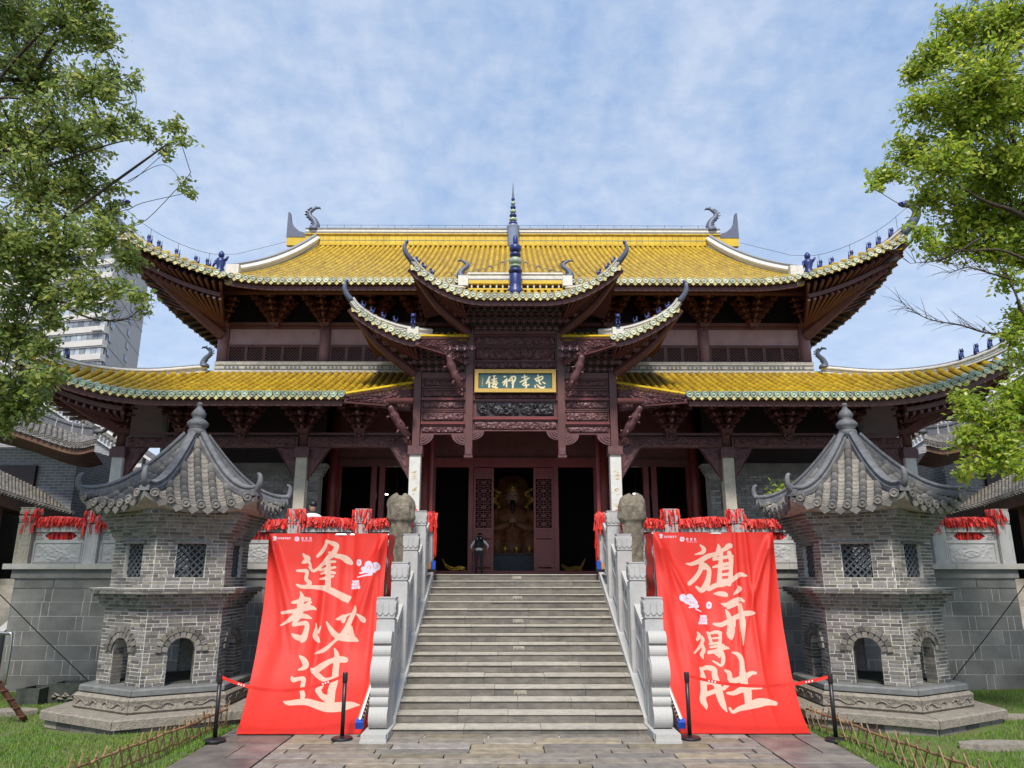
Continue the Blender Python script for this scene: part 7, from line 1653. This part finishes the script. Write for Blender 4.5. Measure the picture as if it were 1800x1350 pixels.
    for dz, h, w, mt in ((.0, .18, .36, 'wall_white'), (.18, .09, .44, 'wall_white'), (.27, .12, .52, 'wall_white'), (.40, .22, .50, 'grey_tile'), (.63, .14, .36, 'wall_white'), (.78, .22, .28, 'grey_ridge')):
        MB().span((lo, 28.65 - w / 2, zt + dz), (hi, 28.65 + w / 2, zt + dz + h)).build('coping', M[mt], lw)
    for i in range(int((hi - lo) / .22)): MB().tube([(lo + .1 + i * .22, 28.42, zt + .50), (lo + .1 + i * .22, 28.34, zt + .46)], .075, 7).build('coping_tile', M['grey_tile'], lw)
    # gallery roof running back along the court
    ga = tag(empty('gallery', at(q(-60), 1000, 20)), 'timber gallery with pale weathered tile roof along the ' + side + ' edge of the court', 'gallery', 'court galleries')
    Ep = [at(q(-160), 815, 16.5), at(q(-40), 852, 19.0), at(q(60), 884, 22.5), at(q(153), 909, 27.0)]; Tp = [at(q(-160), 770, 19.5), at(q(-40), 812, 22.0), at(q(60), 858, 25.0), at(q(157), 905, 27.6)]
    e, t = curve(Ep, 48), curve(Tp, 48); rows = [(e[i], t[i], True) for i in range(len(e))]
    if rows[0][0].x > rows[-1][0].x: rows = rows[::-1]
    roof('roof', rows, ga, ('tile_wash', 'tile_wash'), .06, .9, 4, ('grey_tile', 'grey_tile'), .06)
    inn = [p + Vector((s_ * 1.2, .5, -.25)) for p in e]; m = MB(); m.add([p + Vector((0, 0, -.08)) for p in e] + [p + Vector((s_ * .03, 0, -.34)) for p in e] + inn, [(i, i + 1, len(e) + i + 1, len(e) + i) for i in range(len(e) - 1)] + [(len(e) + i, len(e) + i + 1, 2 * len(e) + i + 1, 2 * len(e) + i) for i in range(len(e) - 1)]); m.build('timber_soffit', M['brown_wood'], ga)
    w0 = [p + Vector((s_ * 1.4, .4, -.2)) for p in e[::6]]; m = MB(); m.add([tuple(p) for p in w0] + [(p.x, p.y, 0) for p in w0], [(i, i + 1, len(w0) + i + 1, len(w0) + i) for i in range(len(w0) - 1)]); m.build('back_wall', M['wood_dark'], ga)
    for p in e[6::10]: MB().tube([(p.x + s_ * .5, p.y + .2, 0), (p.x + s_ * .5, p.y + .2, p.z - .15)], .11, 8).build('post', M['brown_wood'], ga)
    # side stair beyond the terrace corner
    ss = tag(empty('side_staircase', (s_ * 12.6, 16.5, 0)), 'pale stone side stair beyond the ' + side + ' terrace corner', 'staircase', 'side stairs')
    for k in range(14): MB().span((s_ * 11.75, 16.4 + k * .3, 0), (s_ * 14.2, 16.75 + k * .3 + (.3 if k == 13 else 0), .17 * (k + 1))).build('step', M['stair_lip'], ss)
    m = MB(); m.prism([(16.2, 0), (20.6, 0), (20.6, 2.9), (16.2, .55)], Matrix.Translation((s_ * 11.62 - .1, 0, 0)) @ Matrix(((0, 0, 1, 0), (1, 0, 0, 0), (0, 1, 0, 0), (0, 0, 0, 1))), .2); m.build('parapet', M['granite'], ss, fix=True)

# ------------------------------------------------------------------ apartment tower far behind
ap = tag(empty('apartment_block', (-85, 150, 0)), 'tall pale apartment block with window bands seen past the left tree', 'building')
Cc = Vector((at(188, 600, 140).x, 140, 0)); Rr_ = Vector((at(247, 600, 166).x, 166, 0)); Lc = Cc + Vector((-52, 12, 0)); HT = 70.5
def wallq(A, B, z0, z1, nm, mt, off=0.0):
    d = (B - A).normalized(); n_ = Vector((d.y, -d.x, 0)); A, B = A + n_ * off, B + n_ * off; return MB().add([(A.x, A.y, z0), (B.x, B.y, z0), (B.x, B.y, z1), (A.x, A.y, z1)], [(0, 1, 2, 3)]).build(nm, M[mt], ap)
wallq(Lc, Cc, 0, HT, 'front_wall', 'apt'); wallq(Cc, Rr_, 0, HT, 'side_wall', 'apt_side')
MB().add([(Lc.x, Lc.y, HT), (Cc.x, Cc.y, HT), (Rr_.x, Rr_.y, HT), (Rr_.x - 52, Rr_.y + 12, HT)], [(0, 1, 2, 3)]).build('roof', M['apt_side'], ap)
dF = (Cc - Lc).normalized(); nF = Vector((dF.y, -dF.x, 0)); dS = (Rr_ - Cc).normalized(); nS = Vector((dS.y, -dS.x, 0))
rp = random.Random(8)
def obox(c, d, n_, w, t, h): return MB().box(c, (w, t, h), rz=math.atan2(d.y, d.x))
for fl in range(8, 24):
    z = fl * 2.86 + .4
    slab = obox(Cc - dF * 13.5 + nF * .5 + Vector((0, 0, z + .35)), dF, nF, 27, 1.3, 1.2).build('balcony_band', M['apt'], ap)
    obox(Cc - dF * 13.5 + nF * .40 + Vector((0, 0, z + 2.5)), dF, nF, 27.2, 1.1, .34).build('floor_band', M['apt'], ap)
    for k in range(21):
        if rp.random() < .06: continue
        obox(Cc - dF * (.9 + k * 1.27) + nF * (.72) + Vector((0, 0, z + 1.68)), dF, nF, 1.14, .06, 1.30).build('window_pane', M['apt_glass'], slab)
    obox(Cc - dF * 13.5 + nF * .6 + Vector((0, 0, z + 1.65)), dF, nF, 27, .12, 1.45).build('window_frame', M['apt_frame'], slab)
    for k in range(2): obox(Cc + dS * (.75 + k * 1.3) + nS * .25 + Vector((0, 0, z + 1.68)), dS, nS, 1.15, .06, 1.30).build('window_pane', M['apt_glass'], slab)
    wn_ = obox(Cc + dS * 15.2 + nS * .06 + Vector((0, 0, z + 1.6)), dS, nS, 2.6, .10, 1.5).build('window', M['apt_frame'], ap); obox(Cc + dS * 15.2 + nS * .14 + Vector((0, 0, z + 1.6)), dS, nS, 2.2, .04, 1.2).build('pane', M['apt_glass'], wn_)
    obox(Cc - dF * rp.choice((1.5, 9.0, 12)) + nF * 1.3 + Vector((0, 0, z - .1)), dF, nF, 2.2, .5, .18).build('cooler_shelf', M['apt_frame'], ap)
    if fl % 2 == 0: obox(Cc + dS * 13.5 + nS * .05 + Vector((0, 0, z)), dS, nS, 27, .08, .10).build('side_groove', M['apt_frame'], ap)
# second block whose edge shows lower left and low buildings behind the right tree
b2 = tag(empty('distant_block', (-120, 190, 0)), 'lower pale block at the far left behind the leaves', 'building'); a_, b_ = at(-80, 700, 190), at(75, 700, 190)
MB().span((a_.x, 190, 0), (b_.x, 215, at(40, 545, 190).z)).build('wall', M['apt'], b2)
for fl in range(6, 20):
    for k in range(10):
        x = b_.x - 2 - k * 2.4; MB().span((x - 1.8, 189.8, fl * 3.0 + 1), (x, 189.95, fl * 3.0 + 2.4)).build('window', M['apt_glass'], b2)
b3 = tag(empty('roof_block', (115, 160, 0)), 'pale distant building edge behind the right tree', 'building'); a_, b_ = at(1715, 700, 160), at(1860, 700, 160)
MB().span((a_.x, 160, 0), (b_.x, 185, at(1750, 722, 160).z)).build('wall', M['apt'], b3)
for fl in range(3, 12):
    for k in range(7): x = a_.x + 1.5 + k * 2.4; MB().span((x, 159.8, fl * 3.0), (x + 1.6, 159.95, fl * 3.0 + 1.5)).build('window', M['apt_glass'], b3)
# green shrub in a pot behind the right tower
sp_ = at(1383, 868, 18.6); pb = tag(empty('potted_shrub', (sp_.x, 18.6, FLOOR)), 'bright green leafy shrub in a pot behind the right brick tower', 'shrub')
MB().lathe([(.20, 0), (.26, .1), (.30, .42), (.27, .44)], 14, (sp_.x, 18.6, FLOOR)).build('pot', M['trough'], pb); MB().tube([(sp_.x, 18.6, FLOOR + .4), (sp_.x, 18.6, sp_.z - .1)], .03, 6).build('stem', M['bark'], pb)

# ================================================================== trees and grass
def leaf_cloud(centres, normals_down, size, rng, n):
    """diamond leaves, slightly folded, at the given points; returns verts, faces arrays"""
    c = np.asarray(centres); n = len(c); az = rng.uniform(0, 2 * math.pi, n); dr = rng.uniform(-1.1, .45, n) if normals_down else rng.uniform(-.6, .9, n)
    d = np.stack([np.cos(az) * np.cos(dr), np.sin(az) * np.cos(dr), np.sin(dr)], 1)
    rnd = rng.normal(size=(n, 3)); s = np.cross(d, rnd); s /= np.linalg.norm(s, axis=1)[:, None] + 1e-9
    nn = np.cross(s, d); L_ = (size * rng.uniform(.5, 1.4, n))[:, None]; w = L_ * rng.uniform(.22, .30, n)[:, None]
    base = c; tip = c + d * L_ + nn * L_ * .06; mid = c + d * L_ * .45
    l = mid - s * w + nn * L_ * .07; r = mid + s * w + nn * L_ * .07
    V = np.stack([base, l, tip, r], 1).reshape(-1, 3); i = np.arange(n)[:, None] * 4
    return V, i
def quick_mesh(nm, V, Q, mats, parent=None, smooth=False):
    me = bpy.data.meshes.new(nm); nq = len(Q); me.vertices.add(len(V)); me.vertices.foreach_set('co', np.asarray(V, np.float32).ravel()); k = Q.shape[1]
    me.loops.add(nq * k); me.loops.foreach_set('vertex_index', Q.astype(np.int32).ravel()); me.polygons.add(nq); me.polygons.foreach_set('loop_start', np.arange(nq, dtype=np.int32) * k); me.polygons.foreach_set('loop_total', np.full(nq, k, np.int32)); me.update(calc_edges=True)
    for m in mats: me.materials.append(m)
    return link(nm, me, parent)
def tree(nm, base, D0, clumps, limbs, mt, label, seed, dens=1.0, size=.10, bare=()):
    rng = np.random.default_rng(seed); rn = random.Random(seed); t = tag(empty(nm, base), label, 'tree'); B = Vector(base); s_ = 1 if B.x > 0 else -1
    tr = curve([B + Vector((0, 0, -.1)), B + Vector((-s_ * .15, .1, 2.2)), B + Vector((-s_ * .2, .2, 4.6)), B + Vector((-s_ * .55, .2, 7.2)), B + Vector((-s_ * .7, .3, 10.2)), B + Vector((-s_ * .9, .2, 13))], 30)
    MB().tube(tr, [lerp(.34, .06, (i / (len(tr) - 1)) ** .8) for i in range(len(tr))], 12).build('trunk', M['bark'], t, smooth=True)
    pts = []; br = MB()
    nodes = [(p, .07) for p in tr[4:]]; cl = [(at(px, py, D0 + dd), rp, rp * (D0 + dd) / 1330.0) for px, py, rp, dd in clumps]; cl.sort(key=lambda c: min((c[0] - p).length for p in tr))
    for (c, rp, rm) in cl:
        a, ra_ = min(nodes, key=lambda n_: (n_[0] - c).length + (.35 if n_[0].z > c.z else 0)); r1 = max(.006, min(ra_ * .7, .012 + .03 * rm))
        mid = a.lerp(c, .5) + Vector((rn.uniform(-.18, .18), rn.uniform(-.18, .18), rn.uniform(-.22, .1))) * min(1, (c - a).length); pa = curve([a, a.lerp(mid, .5) + Vector((rn.uniform(-.08, .08), 0, rn.uniform(-.08, .08))), mid, c], 12)
        br.tube(pa, [lerp(min(ra_, r1 * 1.8), r1, i / (len(pa) - 1)) for i in range(len(pa))], 6); nodes += [(p, r1) for p in pa[6:]]
        nt = max(4, int(190 * dens * (rm / .85) ** 2.0))
        for k in range(nt):
            u = rng.normal(size=3); u /= np.linalg.norm(u); r = rm * rng.uniform(.15, 1.5) ** .75; e = c + Vector(u * np.array((1, 1, .8))) * r; st = c.lerp(e, rng.uniform(.2, .5)) + Vector((0, 0, -.03))
            br.tube([st, st.lerp(e, .55) + Vector((0, 0, .04)), e], [.010, .007, .003], 3, cap=False)
            nl = int(rng.integers(11, 20)); q = rng.uniform(.25, 1.05, nl)
            for x in q: pts.append(tuple(st.lerp(e, float(min(1, x))) + Vector(rng.normal(size=3) * .055)))
    for lb in limbs:
        p = curve([at(x, y_, D0 + d_) for x, y_, d_, _ in lb], 6 * (len(lb) - 1)); ra = [l[3] * .62 for l in lb]; n = len(p); br.tube(p, [np.interp(i / (n - 1), np.linspace(0, 1, len(ra)), ra) for i in range(n)], 7)
    for lb in bare:
        p = curve([at(x, y_, D0 + d_) for x, y_, d_ in lb], 6 * (len(lb) - 1)); br.tube(p, [lerp(.022, .004, i / (len(p) - 1)) for i in range(len(p))], 5)
        for i in range(4, len(p)):
            for k in range(2):
                e = p[i] + Vector((-s_ * rn.uniform(.1, .45), rn.uniform(-.15, .15), rn.uniform(-.2, .35))); br.tube([p[i], p[i].lerp(e, .5) + Vector((0, 0, .03)), e], [.006, .004, .002], 3, cap=False)
    br.build('branches', M['bark'], t, smooth=True)
    V, i = leaf_cloud(pts, True, size, rng, len(pts)); Q = np.concatenate([i, i + 1, i + 2, i + 3], 1); quick_mesh('crown', V, Q, [M[mt]], t); return len(pts)
rc = random.Random(77)
CL = [(30, 40, 90), (120, 40, 75), (178, 62, 48), (60, 140, 95), (160, 150, 66), (212, 140, 34), (30, 240, 88), (120, 240, 84), (195, 225, 46), (236, 205, 24), (262, 232, 20), (306, 222, 24), (318, 250, 20), (290, 268, 18), (322, 320, 12), (333, 338, 8), (60, 330, 86), (140, 325, 66), (30, 430, 88), (110, 430, 78), (185, 410, 52), (228, 452, 36), (60, 505, 74), (140, 515, 52), (205, 505, 30), (240, 520, 24), (256, 545, 14), (25, 590, 62), (70, 610, 34), (20, 680, 66), (74, 660, 32), (40, 715, 46), (8, 738, 34), (72, 700, 22), (195, 375, 34), (205, 330, 20), (150, 5, 45), (95, 560, 26), (100, 655, 16)]
CL = [(a, b, r, rc.uniform(-1.0, 1.0)) for a, b, r in CL] + [(rc.uniform(-420, -60), rc.uniform(-150, 640), rc.uniform(60, 110), rc.uniform(-1.8, 1.8)) for _ in range(12)] + [(rc.uniform(-100, 150), rc.uniform(-200, -60), rc.uniform(60, 100), rc.uniform(-1.5, 1.5)) for _ in range(8)]
LB = [[(-60, 240, 0, .10), (0, 138, 0, .05), (60, 70, -.2, .045), (125, 0, -.2, .035)], [(-40, 180, 0, .05), (20, 172, 0, .04), (95, 185, 0, .02)], [(-20, 330, .2, .06), (40, 270, .1, .04), (110, 195, 0, .02)], [(60, 300, .2, .04), (130, 275, .1, .03), (200, 252, 0, .022), (262, 240, 0, .01)], [(100, 390, .2, .05), (180, 335, .1, .042), (250, 285, 0, .035), (312, 240, -.1, .018)], [(225, 318, 0, .012), (290, 290, 0, .008), (335, 342, 0, .004)], [(20, 520, 0, .05), (100, 530, 0, .035), (170, 535, 0, .025), (235, 505, 0, .012)], [(110, 540, 0, .02), (160, 560, 0, .012), (215, 560, 0, .006), (248, 535, 0, .004)]]
n1 = tree('broadleaf_tree', (-11.6, 12.4, 0), 12.0, CL, LB, 'leaf_a', 'tall broadleaf tree with dark loose foliage along the left edge', 3, .95, bare=[[(118, 540, 0), (160, 560, 0), (215, 563, 0), (252, 540, 0)]])
CR = [(1765, 40, 78), (1690, 45, 46), (1645, 95, 50), (1730, 130, 78), (1605, 128, 26), (1622, 185, 40), (1700, 210, 76), (1785, 180, 68), (1600, 262, 42), (1556, 308, 26), (1660, 285, 56), (1740, 300, 76), (1790, 280, 60), (1530, 327, 12), (1632, 345, 36), (1700, 372, 54), (1780, 380, 66), (1618, 405, 24), (1680, 425, 40), (1750, 435, 46), (1797, 450, 38), (1772, 495, 22), (1798, 560, 34), (1775, 592, 20), (1796, 625, 18), (1705, 712, 30), (1740, 745, 46), (1692, 765, 24), (1762, 790, 48), (1794, 720, 46), (1712, 818, 22), (1692, 838, 10), (1784, 690, 32), (1684, 695, 14), (1640, 430, 18), (1795, 820, 20)]
CR = [(a, b, r * 1.15, rc.uniform(-1.0, 1.0)) for a, b, r in CR] + [(rc.uniform(1860, 2220), rc.uniform(-150, 760), rc.uniform(60, 110), rc.uniform(-1.8, 1.8)) for _ in range(12)] + [(rc.uniform(1720, 1950), rc.uniform(-200, -60), rc.uniform(60, 100), rc.uniform(-1.5, 1.5)) for _ in range(6)]
LR = [[(1860, 420, 0, .12), (1790, 375, 0, .08), (1735, 355, 0, .05), (1690, 330, 0, .03), (1640, 300, 0, .015)], [(1820, 330, 0, .08), (1770, 220, 0, .05), (1740, 130, 0, .03), (1700, 90, 0, .015)], [(1830, 470, 0, .06), (1760, 440, 0, .035), (1690, 440, 0, .02), (1620, 420, 0, .008)], [(1830, 620, 0, .05), (1795, 540, 0, .03), (1765, 470, 0, .02)], [(1850, 700, 0, .05), (1790, 740, 0, .03), (1730, 745, 0, .015), (1690, 770, 0, .008)]]
n2 = tree('broadleaf_tree', (11.9, 12.4, 0), 12.0, CR, LR, 'leaf_b', 'tall broadleaf tree with bright yellow green foliage along the right edge', 4, 1.25, bare=[[(1790, 588, 0), (1735, 585, 0), (1690, 572, 0), (1630, 560, 0), (1585, 533, 0)], [(1775, 490, 0), (1740, 480, 0), (1700, 470, 0), (1670, 480, 0)], [(1720, 420, 0), (1660, 455, 0), (1600, 463, 0)]])
# shrub leaves in the pot
rg_ = np.random.default_rng(9); pp = rg_.normal(size=(420, 3)) * np.array((.20, .16, .13)) + np.array((sp_.x, 18.6, sp_.z)); V, i = leaf_cloud(pp, False, .11, rg_, 420); quick_mesh('foliage', V, np.concatenate([i, i + 1, i + 2, i + 3], 1), [M['leaf_b']], pb)

# grass blades over the lawns
def grass(s_, n, seed):
    g = np.random.default_rng(seed); X = s_ * (4.74 + (g.random(n) ** 1.25) * 8.5); Y = 8.2 + g.random(n) ** .8 * 9.0
    cx = -6.42 if s_ < 0 else 6.62; d = np.hypot(X - cx, Y - 14.6); ok = d > 1.9
    patch = np.sin(X * 2.1 + 1.3) * np.sin(Y * 1.7) + .6 * np.sin(X * .9 - Y * 1.3); 
    bald = (patch > .75) & (g.random(n) < .75)
    if s_ < 0: bald |= (X < -8.2) & (Y > 12.4) & (Y < 15.2) & (g.random(n) < .7)
    ok &= ~bald; X, Y = X[ok], Y[ok]; n = len(X)
    Z = .02 + .025 * np.sin(X * 1.3 + Y * .7) + .02 * np.sin(Y * 1.9 - X * .5); a = g.uniform(0, 6.28, n); h = g.uniform(.02, .052, n) * (1 + .5 * (patch[ok] < -.4)); w = .008
    ln = g.uniform(-.5, .5, (n, 2)) * h[:, None]
    b1 = np.stack([X - np.cos(a) * w, Y - np.sin(a) * w, Z - .01], 1); b2 = np.stack([X + np.cos(a) * w, Y + np.sin(a) * w, Z - .01], 1); tp = np.stack([X + ln[:, 0], Y + ln[:, 1], Z + h], 1)
    V = np.stack([b1, b2, tp], 1).reshape(-1, 3); Q = np.arange(3 * n).reshape(-1, 3)
    o = quick_mesh('grass', V, Q, [M['grass_blade']]); tag(o, 'short green grass on the ' + ('left' if s_ < 0 else 'right') + ' lawn', 'grass', None, 'stuff')
grass(-1, 110000, 1); grass(1, 110000, 2)
def weeds(p, n, seed):
    rn = random.Random(seed); g = np.random.default_rng(seed); pp = np.array(p) + g.normal(size=(n, 3)) * np.array((.10, .06, .02)); V, i = leaf_cloud(pp, False, .07, g, n); return V, np.concatenate([i, i + 1, i + 2, i + 3], 1)
for (px, py, lb) in ((205, 1290, 'small leafy weed at the foot of the left brick tower'), (1480, 1262, 'small leafy weed at the foot of the right brick tower')):
    p = atz(px, py, .05); V, Q = weeds(p, 60, px); tag(quick_mesh('weed', V, Q, [M['leaf_b']]), lb, 'weed', 'weeds at the tower feet')
